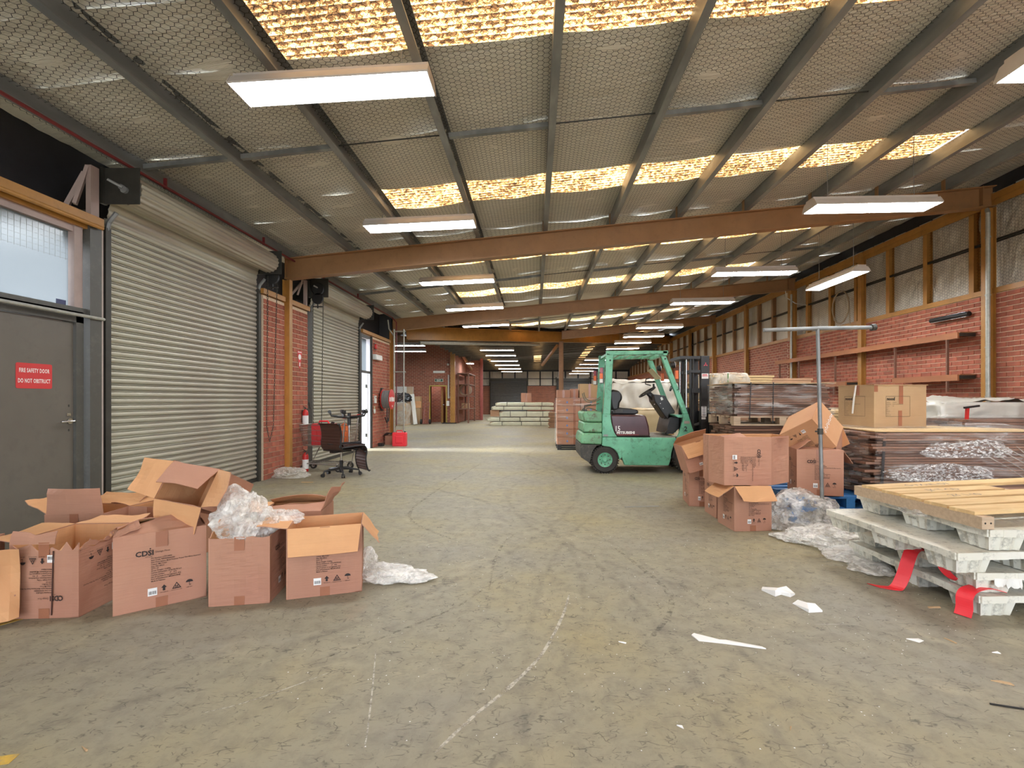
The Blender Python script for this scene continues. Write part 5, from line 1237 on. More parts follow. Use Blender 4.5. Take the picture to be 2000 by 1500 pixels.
ribbon([(.40, .0, .268), (.24, -.02, .272), (.15, -.03, .262), (.11, -.04, .20), (.07, -.05, .10), (.02, -.06, .02), (-.02, -.05, .007), (-.10, .0, .006)], (.45, -.9, 0), .085).build('loop', mt['red_plastic'], r)
ribbon([(.32, -.20, .268), (.22, -.22, .262), (.17, -.25, .22), (.20, -.30, .16), (.30, -.33, .137)], (.35, -.9, .15), .06).build('loop', mt['red_plastic'], r)
ribbon([(.36, -.42, .139), (.26, -.43, .165), (.17, -.44, .150), (.13, -.45, .11), (.12, -.46, .05), (.10, -.47, .006)], (.45, -.9, 0), .085).build('tail', mt['red_plastic'], r)
# blue pallets
def wood_pallet(M, label, mat, name='wooden_pallet', S=(1.16, 1.1), group=None, blocks=True):
    r = thing(name, label, 'pallet', M, group); sx, sy = S
    for k in range(6): b = MB(); y = -sy/2 + k*(sy-.12)/5; b.bx(-sx/2, sx/2, y, y+.12, .118, .138); b.build('deck_board', mat, r)
    for k in range(3):
        x = -sx/2 + k*(sx-.09)/2
        if blocks:
            for y in (-sy/2, -.06, sy/2-.13): b = MB(); b.bx(x, x+.10, y, y+.13, .02, .118); b.build('block', mat, r)
        else: b = MB(); b.bx(x, x+.09, -sy/2, sy/2, .02, .118); b.build('bearer', mat, r)
    for k in range(3): b = MB(); y = (-sy/2, -.05, sy/2-.1)[k]; b.bx(-sx/2, sx/2, y, y+.10, 0, .02); b.build('base_board', mat, r)
    return r
for k in range(2): wood_pallet(T(3.30+.015*k, 5.58, .002+k*.1405) @ rz(rad(-3+2*k)), ['lower blue painted pallet under the plank pile', 'upper blue painted pallet carrying the plank pile'][k], mt['blue'], 'blue_pallet', blocks=False)
for k in range(2): wood_pallet(T(4.62, 5.60, .002+k*.1405) @ rz(rad(1)), ['lower weathered pallet beside the blue pallets', 'upper weathered pallet beside the blue pallets'][k], mt['wood_grey'], S=(1.3, 1.1))

def timber(name, label, M, L, D, z0, layers, pitch, cols_, mat, jit=.05, group=None, cat='timber stack', gap=.0, flip=False, seed=1):
    """stack of boards: every board its own part"""
    r = thing(name, label, cat, M, group); rr = random.Random(seed); wd = D/cols_
    mes = [plank_mesh(L*s_, wd-.004-gap, pitch*.82, mt[mat]) for s_ in (1.0, .96, .92)]
    for i in range(layers):
        for j in range(cols_):
            ob('plank', rr.choice(mes), r, T(rr.uniform(-jit, jit), -D/2 + wd*(j+.5) + rr.uniform(-.012, .012)*min(1, jit*20), z0 + i*pitch) @ rz(rr.uniform(-.012, .012)*(jit*10)))
    return r
def wrap(r, x0, x1, y0, y1, z0, z1, seed, mat='film_soft', amp=.02, top=True, name='stretch_wrap'):
    b = MB()
    def D_(p): return noise.noise(Vector((p.x*2.2, p.y*2.2, p.z*5+seed)))*amp + noise.noise(Vector((p.x*6, p.y*6, p.z*14+seed)))*amp*.4
    def face(A, U, V, n, nu, nv):
        A, U, V, n = map(Vector, (A, U, V, n))
        def fn(u, v):
            p = A+U*u+V*v; e = 1.0
            return p + n*(D_(p)+amp*.8)
        b.grid(fn, nu, nv)
    face((x0, y0, z0), (x1-x0, 0, 0), (0, 0, z1-z0), (0, -1, 0), 40, 16)
    face((x0, y1, z0), (0, y0-y1, 0), (0, 0, z1-z0), (-1, 0, 0), 24, 16)
    if top: face((x0, y0, z1), (x1-x0, 0, 0), (0, y1-y0, 0), (0, 0, 1), 40, 20)
    return b.build(name, mt[mat], r, 'all')
# big plank pile
r = timber('plank_pile', 'big pile of dark timber flooring planks wrapped in torn film', T(4.62, 5.62, .288) @ rz(rad(2)), 2.25, 1.08, 0, 24, .0275, 6, 'plank', .10, seed=5)
wrap(r, -1.12, 1.15, -.57, .55, .02, .665, 2.2, amp=.035)
cf_ = crumple(.42, .045, .10, 21.0, .7, 5, 9.0); cf_.xf(T(-.40, -.60, .16)); cf_.build('torn_film', mt['film_spark'], r)
cf_ = crumple(.34, .045, .09, 23.0, .7, 5, 9.0); cf_.xf(T(-.10, -.585, .40)); cf_.build('torn_film', mt['film_spark'], r)
b = MB()
for k in range(9):
    a = Vector((-.25+.16*k, -.60-.012*(k % 3), .60-.02*k)); e = Vector((.75+.05*k, -.615, .02+.04*(k % 4)))
    b.tube([a, a.lerp(e, .5)+Vector((0, -.02, .01)), e], .004, 5)
b.build('film_strand', mt['film_hazy'], r)
b = MB(); b.bar((-.97, -.545, .665), (-1.02, -.56, .0), .03, .004, (0, 1, 0)); b.build('strap', mt['black'], r)
b = MB()
for k in range(7): b.merge(MB().bx(-1.0+.02*k, 1.1-.1*k, -.5+.14*k, -.37+.14*k, 0, .012), T(0, 0, .664) @ rz(rad(-2+k)))
b.build('loose_board', mt['plank_pale'], r)
# planks lower between pallets and pile
timber('plank_pile', 'low pile of grey planks between the pine skid and dark plank pile', T(4.75, 4.55, 0) @ rz(rad(6)), 2.2, .7, 0, 14, .032, 4, 'plank', .08, seed=8)
# stacks against the window wall, near the downpipe
r = timber('plank_pile', 'film-wrapped reddish plank stack with red clamp behind the dark pile', T(6.45, 6.60, 0), 1.7, .62, 0, 27, .0385, 3, 'plank', .05, seed=11)
wrap(r, -.86, .86, -.33, .3, .4, 1.05, 6.1, amp=.03)
r = thing('bar_clamp', 'red-handled clamp standing on the reddish plank stack', 'tool', T(PY(1888, 838, 6.25))); r.location.z = 1.041
b = MB(); b.bar((0, 0, 0), (.01, 0, .15), .035, .025, (0, 1, 0)); b.build('handle', mt['red'], r)
b = MB(); b.bar((-.03, 0, .15), (.16, .0, .175), .03, .025); b.build('arm', mt['black'], r)
r = timber('plank_pile', 'plank stack under white plastic sheet against the brick wall', T(6.85, 7.36, 0), 1.9, .7, 0, 26, .039, 3, 'plank', .05, seed=13)
def drape(mb, x0, x1, y0, y1, z0, z1, amp, seed, hem=.06, nx=40, ny=24, nz=14):
    def D_(p): return amp*(noise.noise(p*2.0+Vector((seed, 0, 0))) + .6*(1-2*abs(noise.noise(Vector((p.x*4.2, p.y*4.2, p.z*2.2+seed))))) + .25*noise.noise(p*11))
    cx, cy, cz = (x0+x1)/2, (y0+y1)/2, (z0+z1)/2
    def rnd_(p, n):
        hx, hy = (x1-x0)/2, (y1-y0)/2
        fx, fy, fz = max(0, abs((p.x-cx)/hx)-.86)/.14, max(0, abs((p.y-cy)/hy)-.86)/.14, max(0, (p.z-z0)/(z1-z0)-.8)/.2
        s_ = 1-.045*(fx*fy+fx*fz+fy*fz)
        q = Vector((cx+(p.x-cx)*s_, cy+(p.y-cy)*s_, z0+(p.z-z0)*s_))
        return q + n*D_(p) + Vector((0, 0, -hem*abs(noise.noise(Vector((p.x*2, p.y*2, seed+7)))) if p.z <= z0+1e-4 else 0))
    def face(A, U, V, n, nu, nv):
        A, U, V, n = map(Vector, (A, U, V, n)); mb.grid(lambda u, v: rnd_(A+U*u+V*v, n), nu, nv)
    face((x0, y0, z0), (x1-x0, 0, 0), (0, 0, z1-z0), (0, -1, 0), nx, nz); face((x0, y1, z0), (0, y0-y1, 0), (0, 0, z1-z0), (-1, 0, 0), ny, nz)
    face((x1, y0, z0), (0, y1-y0, 0), (0, 0, z1-z0), (1, 0, 0), ny, nz); face((x1, y1, z0), (x0-x1, 0, 0), (0, 0, z1-z0), (0, 1, 0), nx, nz)
    face((x0, y0, z1), (x1-x0, 0, 0), (0, y1-y0, 0), (0, 0, 1), nx, ny); return mb
b = drape(MB(), -1.02, .98, -.39, .38, 1.02, 1.27, .06, 3.0); b.build('plastic_sheet', mt['white_sheet'], r, 'all')
# two-tier wrapped stack behind the printed cartons
timber('timber_stack', 'lower tier of dark timber under the wrapped pallet load', T(3.66, 7.65, 0), 1.42, 1.0, 0, 23, .0395, 5, 'plank', .03, seed=17, gap=.01)
wood_pallet(T(3.66, 7.62, .912), 'raw timber block pallet lifting the wrapped plank load', mt['wood_grey'], S=(1.44, 1.04))
r = timber('timber_stack', 'film-wrapped load of brown planks on the raw block pallet', T(3.68, 7.62, 1.052), 1.42, 1.0, 0, 16, .029, 5, 'plank', .03, seed=19)
wrap(r, -.74, .74, -.52, .50, .02, .49, 9.1, amp=.025)
b = MB(); b.slab(lambda u, v: (Vector((-.76+1.52*u, -.54+1.06*v, .492+.012*noise.noise(Vector((u*4, v*4, 3))))), Vector((0, 0, 1))), 10, 6, .012); b.build('top_sheet', mt['card_pale'], r)
b = MB(); b.bar((-.50, -.548, .5), (-.52, -.548, -.04), .014, .003, (0, 1, 0)); b.bar((-.17, -.548, .5), (-.18, -.548, -.1), .014, .003, (0, 1, 0)); b.build('strap', mt['black'], r)
# pale timber against the window wall past the forklift mast
timber('timber_stack', 'lower tier of brown boards with stickers under the pale timber', T(4.35, 10.55, 0), 1.3, 1.1, 0, 22, .058, 6, 'plank_mid', .015, seed=23, gap=.02)
r = timber('timber_stack', 'pale strapped timber packs stacked high beside the window wall', T(4.35, 10.55, 1.29), 1.28, 1.1, 0, 10, .052, 6, 'plank_pale', .012, seed=27, gap=.003)
drape(MB(), -.68, .15, -.585, .58, .03, .56, .018, 5.0, nx=24, ny=20, nz=12).build('clear_sheet', mt['film_hazy'], r, 'all')
b = MB(); b.bar((-.35, -.60, .0), (-.35, -.60, .55), .022, .004, (0, 1, 0)); b.build('green_strap', P('green_strap', (84, 128, 76), .5), r)
timber('timber_stack', 'rough bundle of short brown boards on top of stacked boards', T(5.58, 10.9, 0), .95, .9, 0, 34, .052, 5, 'plank_mid', .03, seed=29, gap=.004)
timber('timber_stack', 'tall pale timber stack behind the forklift windscreen', T(4.44, 12.5, 0), .95, 1.0, 0, 32, .055, 4, 'plank_pale', .012, seed=31, gap=.003)
b = MB(); b.bar((0, -.35, 0), (.35, 0, 1.75), .07, .03, (0, 1, 0)); tag(b.build('leaning_batten', mt['plank_pale'], loc=(3.80, 11.93, .02)), 'pale batten leaning on the tall timber behind the windscreen', 'batten')
timber('timber_stack', 'pale boards on floor behind the large pale carton', T(5.35, 8.6, 0), 1.0, .8, 0, 20, .056, 4, 'plank_pale', .012, seed=33, gap=.004)
# sheeted stacks behind the forklift
r = timber('timber_stack', 'tall timber stack under white plastic sheet behind the forklift seat', T(2.85, 13.3, 0), 1.75, 1.1, 0, 29, .06, 5, 'plank_pale', .012, seed=37)
drape(MB(), -.95, .95, -.6, .58, .62, 1.79, .075, 8.0).build('plastic_sheet', mt['white_sheet'], r, 'all')
r = timber('timber_stack', 'low timber stack under cream sheet behind the forklift hood', T(2.45, 11.6, 0), 1.25, .9, 0, 17, .06, 4, 'plank_mid', .012, seed=41)
drape(MB(), -.66, .62, -.49, .47, .55, 1.07, .03, 10.0).build('plastic_sheet', P('cream_plastic_sheet', (212, 190, 150), .4, var=.06, scale=3, bump=.4), r, 'all')

# T shaped pole
r = thing('pole_stand', 'grey steel T shaped pole standing before the cartons', 'pole', T(G(1607, 1032)))
top = Vector((-.052, 0, 2.015))
b = MB(); b.tube([(0, 0, 0), top*.48, top], .0185, 10); b.build('upright', mt['galv'], r, True)
b = MB(); b.tube([top + Vector((-.545, 0, -.018)), top, top + Vector((.56, 0, .010))], .0205, 10); b.build('crossbar', mt['galv'], r, True)
b = MB(); b.cyl(top + Vector((.54, 0, .008)), top + Vector((.58, 0, .012)), .034, 14); b.build('end_cap', mt['dark_steel'], r)
b = MB(); p = top*.485; b.cyl(p-Vector((0, 0, .03)), p+Vector((0, 0, .03)), .027, 12); b.cyl(p+Vector((-.05, 0, 0)), p, .008, 8); b.build('collar', mt['dark_steel'], r)
b = MB(); b.cyl((0, 0, 0), (0, 0, .006), .09, 20); b.build('foot_plate', mt['dark_steel'], r)

# wrapped carton pallet beyond the forklift
c0 = G(1085, 879); px0, py0 = c0.x+.03, c0.y
wood_pallet(T(px0+.62, py0+.55, .001), 'black plastic pallet under the wrapped carton load', mt['black'], 'black_pallet', S=(1.2, 1.1))
mcart = MB(); wall_slab(mcart, (0, 0, 0), (.395, 0, 0), 0, .196, (0, -1, 0), .003, 3.0, nu=3, nv=3)
mcart = MB(); mcart.bx(0, .60, 0, .36, 0, .192); mcm = mcart.mesh('carton', mt['card'])
tpm = MB().bx(.42, .48, -.0012, 0, 0, .192).mesh('tape', mt['tape']); bl = MB().bx(.24, .28, -.0012, 0, .06, .11).mesh('blue_print', P('blue_print', (104, 132, 190), .6))
for i in range(6):
    for j in range(2):
        for k in range(2 if i > 3 else 1):
            o = ob('carton', mcm, None, T(px0+.01+.612*j + rng.uniform(-.004, .004), py0+.02+.37*k, .141+.2*i)); tag(o, 'small brown carton shrink-wrapped on the black pallet behind forklift', 'box', 'cartons wrapped on the black pallet')
            if k == 0: ob('tape', tpm, o); ob('printing', bl, o)
b = MB(); 
def wfn(u, v):
    p = Vector((px0-.012+1.245*u, py0-.003, .14+1.2*v)); return p + Vector((0, -.010-.010*noise.noise(Vector((u*6, v*9, 2))), 0))
b.grid(wfn, 24, 24); b.grid(lambda u, v: Vector((px0-.006-.006*noise.noise(Vector((u*5, v*9, 4))), py0+1.1-1.1*u, .14+1.2*v)), 16, 16)
b.xf(T(-px0, -py0, -.14)); tag(b.build('shrink_wrap', mt['film_soft'], smooth='all', loc=(px0, py0, .14)), 'clear shrink wrap stretched round the carton load', 'plastic film')
def pbox(x, y, z, w_, d_, h_, label, mat='card', yaw=0, group=None):
    r = thing('carton', label, 'box', T(x, y, z) @ rz(yaw), group); MB().bx(-w_/2, w_/2, -d_/2, d_/2, 0, h_).build('body', mt[mat], r); MB().bx(-.03, .03, -d_/2-.001, -d_/2, 0, h_).build('tape', mt['tape'], r); return r
pbox(px0+.18, py0+.2, 1.342, .34, .32, .20, 'small taped carton on top corner of the wrapped carton load', 'card')
pbox(px0+.86, py0+.35, 1.342, .52, .45, .36, 'film-wrapped carton on top of the wrapped carton load', 'card_pale'); pbox(px0+.47, py0+.35, 1.342, .2, .3, .23, 'narrow carton beside film-wrapped carton on the load', 'card')
# far timber bundles in pale film
FZ = 0
for k, (x0, x1, z0, h_, lab) in enumerate(((-2.25, .95, .0, .20, 'bottom pale-wrapped timber bundle in the far hall'), (-2.4, .95, .21, .20, 'second pale-wrapped timber bundle from the floor in far hall'), (-1.75, .95, .44, .28, 'sagging pale-wrapped timber bundle in the middle of the far pile'), (-2.15, .95, .77, .19, 'pale-wrapped timber bundle near the top of the far pile'), (-1.95, .95, .975, .18, 'topmost pale-wrapped timber bundle of the far pile'))):
    r = thing('wrapped_bundle', lab, 'timber bundle', T((x0+x1)/2, 24.4, z0), 'pale wrapped bundles'); L = x1-x0
    drape(MB(), -L/2, L/2, -.45, .45, .012, h_-.012, .008, 20.0+k, hem=.0, nx=40, ny=12, nz=6).build('sheet', P('cream_film_%d' % k, (206, 204, 178), .5, var=.08, scale=3, bump=.4), r, 'all')
    b = MB(); b.bx(-L/2+.05, L/2-.05, -.42, .42, .0, h_-.03); b.build('boards', mt['plank_mid'], r)
    for q in (.2, .5, .8): b = MB(); b.bx(-L/2+L*q-.012, -L/2+L*q+.012, -.49, -.475, .0, h_); b.build('band', mt['black'], r)
b = MB(); b.bx(-.45, 0, 24.02, 24.7, .0, .31); tag(b.build('timber_bundle', mt['plank_mid'], loc=(-1.76, 0, .45)), 'bare brown boards at the end of the sagging wrapped bundle', 'timber')
timber('timber_stack', 'ragged pile of short brown offcuts beside the far bundles', T(.93, 22.4, 0), .5, .9, 0, 13, .055, 3, 'plank_mid', .06, seed=47)
pbox(-.42, 24.4, 1.158, .52, .4, .46, 'plain carton standing on the topmost pale-wrapped bundle')
# ------------------------------------------------------------------ forklift (local: x forward, y to the far side, z up)
FX, FY = (1134-X0)*8.43/F, 8.43
fk = thing('forklift', 'worn green counterbalance forklift with maroon engine cover and black mast', 'forklift', T(FX, FY, 0))
WD = 1.04
def q2(cx, cy):  # crop reading -> local x, z
    px, py = 1110 + cx/5.356, 670 + cy/5.356
    return ((px-1134)*8.43/F, (930-py)*8.43/F)
def sidepoly(mb, pts, y0, y1, m=0, raw=False):
    pp = [q2(*p) for p in pts] if not raw else pts
    if sum(a[0]*b[1]-b[0]*a[1] for a, b in zip(pp, pp[1:]+pp[:1])) < 0: pp = pp[::-1]
    return mb.prism(pp, lambda x, z, k: Vector((x, (y0, y1)[k], z)), m)
def bev(o, w_=.015, seg=2):
    m = o.modifiers.new('bevel', 'BEVEL'); m.width = w_; m.segments = seg; m.limit_method = 'ANGLE'; m.angle_limit = rad(35); return o
# counterweight: three bulging bands
cw = [([(150, 760), (175, 745), (362, 748), (362, 858), (165, 852)], .03), ([(160, 858), (362, 862), (358, 966), (152, 960), (158, 905)], .015), ([(150, 968), (358, 970), (352, 1092), (128, 1082), (130, 1030)], .0)]
for pts, ins in cw:
    b = MB(); sidepoly(b, pts, ins, WD-ins); bev(b.build('counterweight', mt['green_worn'], fk, True), .03, 3)
b = MB(); sidepoly(b, [(128, 1085), (352, 1095), (300, 1100), (258, 1150), (240, 1215), (225, 1282), (135, 1225), (125, 1160)], .0, WD); bev(b.build('rear_bumper', P('scuffed_black_bumper', (66, 64, 58), .6, var=.2, scale=8, dirt=(120, 112, 96), dirt_amt=.5), fk), .02)
# frame side
arch = [(352, 1098)] + [(385+150*math.cos(t), 1255-150*math.sin(t)) for t in [rad(a) for a in (95, 70, 50, 30, 12, 0)]]
for ya, yb in ((.0, .10), (WD-.10, WD)):
    b = MB(); sidepoly(b, [(358, 1012), (1120, 1018)] + [(1135, 1040), (1105, 1085), (1080, 1180), (1068, 1260), (1050, 1308), (590, 1305), (560, 1220)] + arch[::-1], ya, yb); bev(b.build('side_frame', mt['green'], fk), .012)
b = MB(); sidepoly(b, [(360, 1020), (1110, 1024), (1060, 1280), (600, 1280), (540, 1100), (370, 1085)], .1, WD-.1); b.build('chassis', mt['black'], fk)
b = MB(); sidepoly(b, [(842, 1024), (1125, 1030), (1085, 1140), (850, 1140)], -.006, .0); bev(b.build('step_panel', mt['green'], fk), .004, 1)
b = MB(); sidepoly(b, [(860, 1000), (1130, 1006), (1120, 1020), (858, 1018)], .02, WD-.02); b.build('floor_plate', P('worn_floor_plate', (150, 146, 132), .6, .2, var=.2, scale=14), fk)
# engine cover
b = MB(); sidepoly(b, [(445, 778), (800, 784), (818, 792), (850, 900), (860, 1000), (845, 1006), (510, 1008), (480, 960), (455, 880), (443, 800)], .03, WD-.03); bev(b.build('engine_cover', mt['maroon'], fk, True), .03, 3)
t = MB(); txt(t, '15', q2(488, 0)[0], q2(0, 948)[1], .125, .018, sx=.8); txt(t, 'MITSUBISHI', q2(508, 0)[0], q2(0, 978)[1], .062, .045, sx=1.02); t.xf(T(0, .026, 0)); t.build('lettering', mt['text_white'], fk)
t = MB(); x0, z0 = q2(508, 985); t.bx(x0, x0+.39, .024, .0265, z0-.008, z0-.003); t.build('red_stripe', mt['sign_red'], fk)
# overhead guard
for y0, y1 in ((.0, .075), (WD-.075, WD)):
    b = MB(); sidepoly(b, [(365, 772), (440, 772), (472, 150), (398, 130), (388, 400)], y0, y1); bev(b.build('rear_pillar', mt['green'], fk), .008)
    b = MB(); sidepoly(b, [(358, 770), (442, 772), (450, 860), (480, 960), (512, 1010), (356, 1010)], y0, y1); bev(b.build('pillar_base', mt['green'], fk), .008)
    b = MB(); sidepoly(b, [(968, 160), (1026, 165), (1255, 768), (1202, 768)], y0, y1); bev(b.build('front_pillar', mt['green'], fk), .008)
    b = MB(); sidepoly(b, [(1200, 768), (1256, 768), (1312, 955), (1296, 1000), (1180, 1030), (1120, 1110), (1098, 1085), (1150, 1000), (1180, 920), (1198, 850)], y0, y1); bev(b.build('front_cowl', mt['green'], fk), .008)
    b = MB(); sidepoly(b, [(395, 108), (1045, 106), (1045, 140), (400, 156)], y0, y1); bev(b.build('roof_rail', mt['green'], fk), .01)
rx0, rz0 = q2(410, 120); rx1, _ = q2(1035, 120)
for k in range(6): b = MB(); x = rx0 + (rx1-rx0)*k/5.2; b.bx(x, x+.045, .07, WD-.07, rz0-.05, rz0-.01); b.build('roof_bar', mt['green'], fk)
b = MB(); b.bx(rx1-.07, rx1, 0, WD, rz0-.06, rz0+.015); b.build('roof_crossbar', mt['green'], fk)
b = MB()
for cx, cy in ((438, 208), (1013, 192)): x, z = q2(cx, cy); b.cyl((x, -.003, z), (x, .002, z), .016, 12)
b.build('bolt_hole', mt['black'], fk)
t = MB(); x, z = q2(1210, 948); txt(t, '2', x, z, .115, .025); t.xf(T(0, -.003, 0)); t.build('number', mt['black'], fk)
b = MB(); sidepoly(b, [(1212, 842), (1266, 842), (1272, 870), (1210, 870)], -.004, 0); b.build('data_plate', P('plate_grey', (150, 140, 128), .5), fk)
b = MB(); sidepoly(b, [(368, 982), (415, 982), (415, 1004), (365, 1004)], -.004, 0); b.build('data_plate', P('plate_grey2', (140, 146, 140), .5), fk)
# seat
b = MB(); b.slab(lambda u, v: (Vector((q2(470, 0)[0] + .02 + .05*v + .10*(u-.5)**2 + .13*0, .27+.5*u + .0, q2(0, 750)[1] + .42*v)), Vector((1, 0, 0))), 8, 6, -.10)
b = MB(); sidepoly(b, [(455, 520), (500, 510), (560, 520), (596, 565), (598, 615), (570, 655), (560, 735), (495, 745), (470, 700), (452, 560)], .27, .77); bev(b.build('seat_back', mt['black'], fk, True), .04, 3)
b = MB(); sidepoly(b, [(480, 735), (560, 705), (690, 715), (765, 735), (772, 762), (740, 780), (485, 778)], .27, .77); bev(b.build('seat_cushion', mt['black'], fk, True), .03, 3)
b = MB(); sidepoly(b, [(510, 732), (595, 728), (595, 755), (510, 758)], .24, .27); b.build('belt_buckle', mt['dark_steel'], fk)
# steering and dash
cx, cz = q2(898, 535); ax = (Vector((q2(980, 482)[0], 0, q2(980, 482)[1])) - Vector((q2(815, 588)[0], 0, q2(815, 588)[1]))).normalized(); Rw = .165
b = MB(); b.tube([Vector((cx, .52, cz)) + ax*Rw*math.cos(t_) + Vector((0, 1, 0))*Rw*math.sin(t_) for t_ in [2*math.pi*i/28 for i in range(28)]], .015, 8, True)
for a in (0, 2.1, 4.2): b.cyl((cx, .52, cz), Vector((cx, .52, cz)) + ax*Rw*math.cos(a) + Vector((0, 1, 0))*Rw*math.sin(a), .009, 6)
b.tube([Vector((cx, .52, cz))+ax*.13+Vector((0, -.05, 0)), Vector((cx, .52, cz))+ax*.15+Vector((-.02, -.05, .07))], .018, 8); b.build('steering_wheel', mt['black'], fk, True)
b = MB(); b.cyl((cx, .52, cz), (q2(985, 620)[0], .52, q2(985, 620)[1]), .045, 12, .06); b.build('steering_column', mt['black'], fk)
b = MB(); sidepoly(b, [(935, 560), (1060, 575), (1170, 745), (1168, 770), (1110, 775), (1095, 835), (1060, 800), (950, 640)], .30, .74); bev(b.build('dashboard', mt['black'], fk), .015)
b = MB(); sidepoly(b, [(1008, 598), (1028, 590), (1042, 618), (1020, 628)], .297, .30); b.build('dash_label', mt['label_white'], fk)
b = MB()
for p, q in (((945, 670), (985, 690)), ((1010, 660), (1018, 672)), ((1040, 715), (1052, 722))): x, z = q2(*p); b.cyl((x, .296, z), (x, .30, z), .008, 8)
b.build('gauge_screw', mt['white'], fk)
b = MB()
for k, (p, q) in enumerate((((1035, 985), (1115, 890)), ((1055, 975), (1150, 900)), ((1070, 830), (1130, 760)))): a, c = q2(*p), q2(*q); b.tube([(a[0], .2+.12*k, a[1]), (c[0], .22+.12*k, c[1])], .012, 6)
b.build('pedal_arm', mt['dark_steel'], fk)
b = MB(); sidepoly(b, [(1100, 810), (1195, 800), (1190, 930), (1130, 985), (1060, 985), (1075, 900)], .2, WD-.1); b.build('pedal_box', mt['black'], fk)
b = MB(); sidepoly(b, [(1105, 778), (1195, 778), (1195, 806), (1150, 806)], .0, WD); b.build('cowl_shelf', mt['green'], fk)
# mast
def mastbar(x0, x1, z0, z1, y0, y1, name, m_='black'): b = MB(); b.bx(x0, x1, y0, y1, z0, z1); return b.build(name, mt[m_], fk)
mx0, mz1 = q2(1425, 150); mx1, mz0 = q2(1516, 935)
for y in (.18, WD-.28): bev(mastbar(mx0, mx1, .10, mz1, y, y+.10, 'mast_rail'), .006, 1)
ix0 = q2(1285, 0)[0]
for y in (.24, WD-.30): mastbar(ix0+.06, ix0+.13, .12, mz1-.02, y, y+.06, 'inner_rail')
for y in (.30, WD-.36): b = MB(); b.cyl((ix0+.01, y, .3), (ix0+.01, y, mz1-.06), .018, 12); b.build('lift_cylinder_rod', mt['chrome'], fk, True); b = MB(); b.cyl((ix0+.02, y+.0, .2), (ix0+.02, y, 1.15), .035, 12); b.build('lift_cylinder', mt['black'], fk, True)
for cy0, cy1, x_ in ((152, 182, 1205), (302, 330, 1310), (498, 545, 1330)):
    z1, z0 = q2(0, cy0)[1], q2(0, cy1)[1]; mastbar(q2(x_, 0)[0], mx1-.02, z0, z1, .20, WD-.2, 'mast_tie')
b = MB(); b.tube([(ix0-.02, .3, mz1-.1), (ix0-.05, .3, 1.5), (ix0-.03, .3, 1.0), (ix0+.03, .3, .8)], .014, 8); b.tube([(ix0+.10, .22, mz1-.05), (ix0+.10, .22, .5)], .012, 6); b.build('hydraulic_hose', mt['rubber'], fk)
cx0, cz1 = q2(1500, 745); cx1, cz0 = q2(1625, 930)
b = MB(); b.bx(cx0, cx0+.05, .12, WD-.12, cz0-.35, cz1); b.bx(cx0, cx1, .14, .17, cz0-.35, cz1); b.bx(cx0, cx1, WD-.17, WD-.14, cz0-.35, cz1); b.bx(cx1-.04, cx1, .02, WD-.02, cz1-.14, cz1-.02); b.bx(cx1-.04, cx1, .02, WD-.02, cz0-.34, cz0-.22); b.build('fork_carriage', mt['black'], fk)
for y in (.22, WD-.34): b = MB(); b.bx(cx1, cx1+.035, y, y+.12, .07, cz1-.05); b.bx(cx1, cx1+.62, y, y+.12, .06, .095); b.build('fork', mt['dark_steel'], fk)
b = MB(); p, q = q2(1305, 925), q2(1465, 868); b.cyl((p[0], .3, p[1]), (q[0], .3, q[1]), .028, 10); b.cyl((p[0]-.1, .3, p[1]-.04), (p[0], .3, p[1]), .018, 8); b.build('tilt_cylinder', mt['dark_steel'], fk)
def trilogo(mb, x, z, s, y):
    for a in (90, 210, 330):
        d = Vector((math.cos(rad(a)), 0, math.sin(rad(a)))); n = Vector((-d.z, 0, d.x)); c = Vector((x, y, z))
        mb.add([c, c+d*s*.5+n*s*.29, c+d*s, c+d*s*.5-n*s*.29], [(0,3,2,1)])
t = MB(); x, z = q2(1475, 245); trilogo(t, x, z, .042, .178); t.build('red_emblem', P('emblem_red', (206, 62, 78), .5), fk)
t = MB(); a, c = q2(1432, 395), q2(1504, 340); t.bx(a[0], c[0], .176, .179, a[1], c[1]); lb = t.build('warning_label', mt['label_white'], fk)
t = MB(); t.bx(a[0]+.01, c[0]-.02, .1745, .176, c[1]-.03, c[1]-.015); t.bx(a[0]+.01, c[0]-.01, .1745, .176, c[1]-.05, c[1]-.04); t.build('label_print', mt['sign_red'], lb)
t = MB(); a, c = q2(1430, 800), q2(1482, 692); t.bx(a[0], c[0], .176, .179, a[1], c[1]); lb = t.build('capacity_label', mt['label_white'], fk)
t = MB()
for k in range(5): t.bx(a[0]+.012, c[0]-.012, .1745, .176, c[1]-.02-.034*k, c[1]-.006-.034*k)
t.build('label_print', mt['text_black'], lb)
t = MB(); a, c = q2(1430, 830), q2(1474, 806); t.bx(a[0], c[0], .176, .179, a[1], c[1]); t.build('small_label', mt['label_white'], fk)
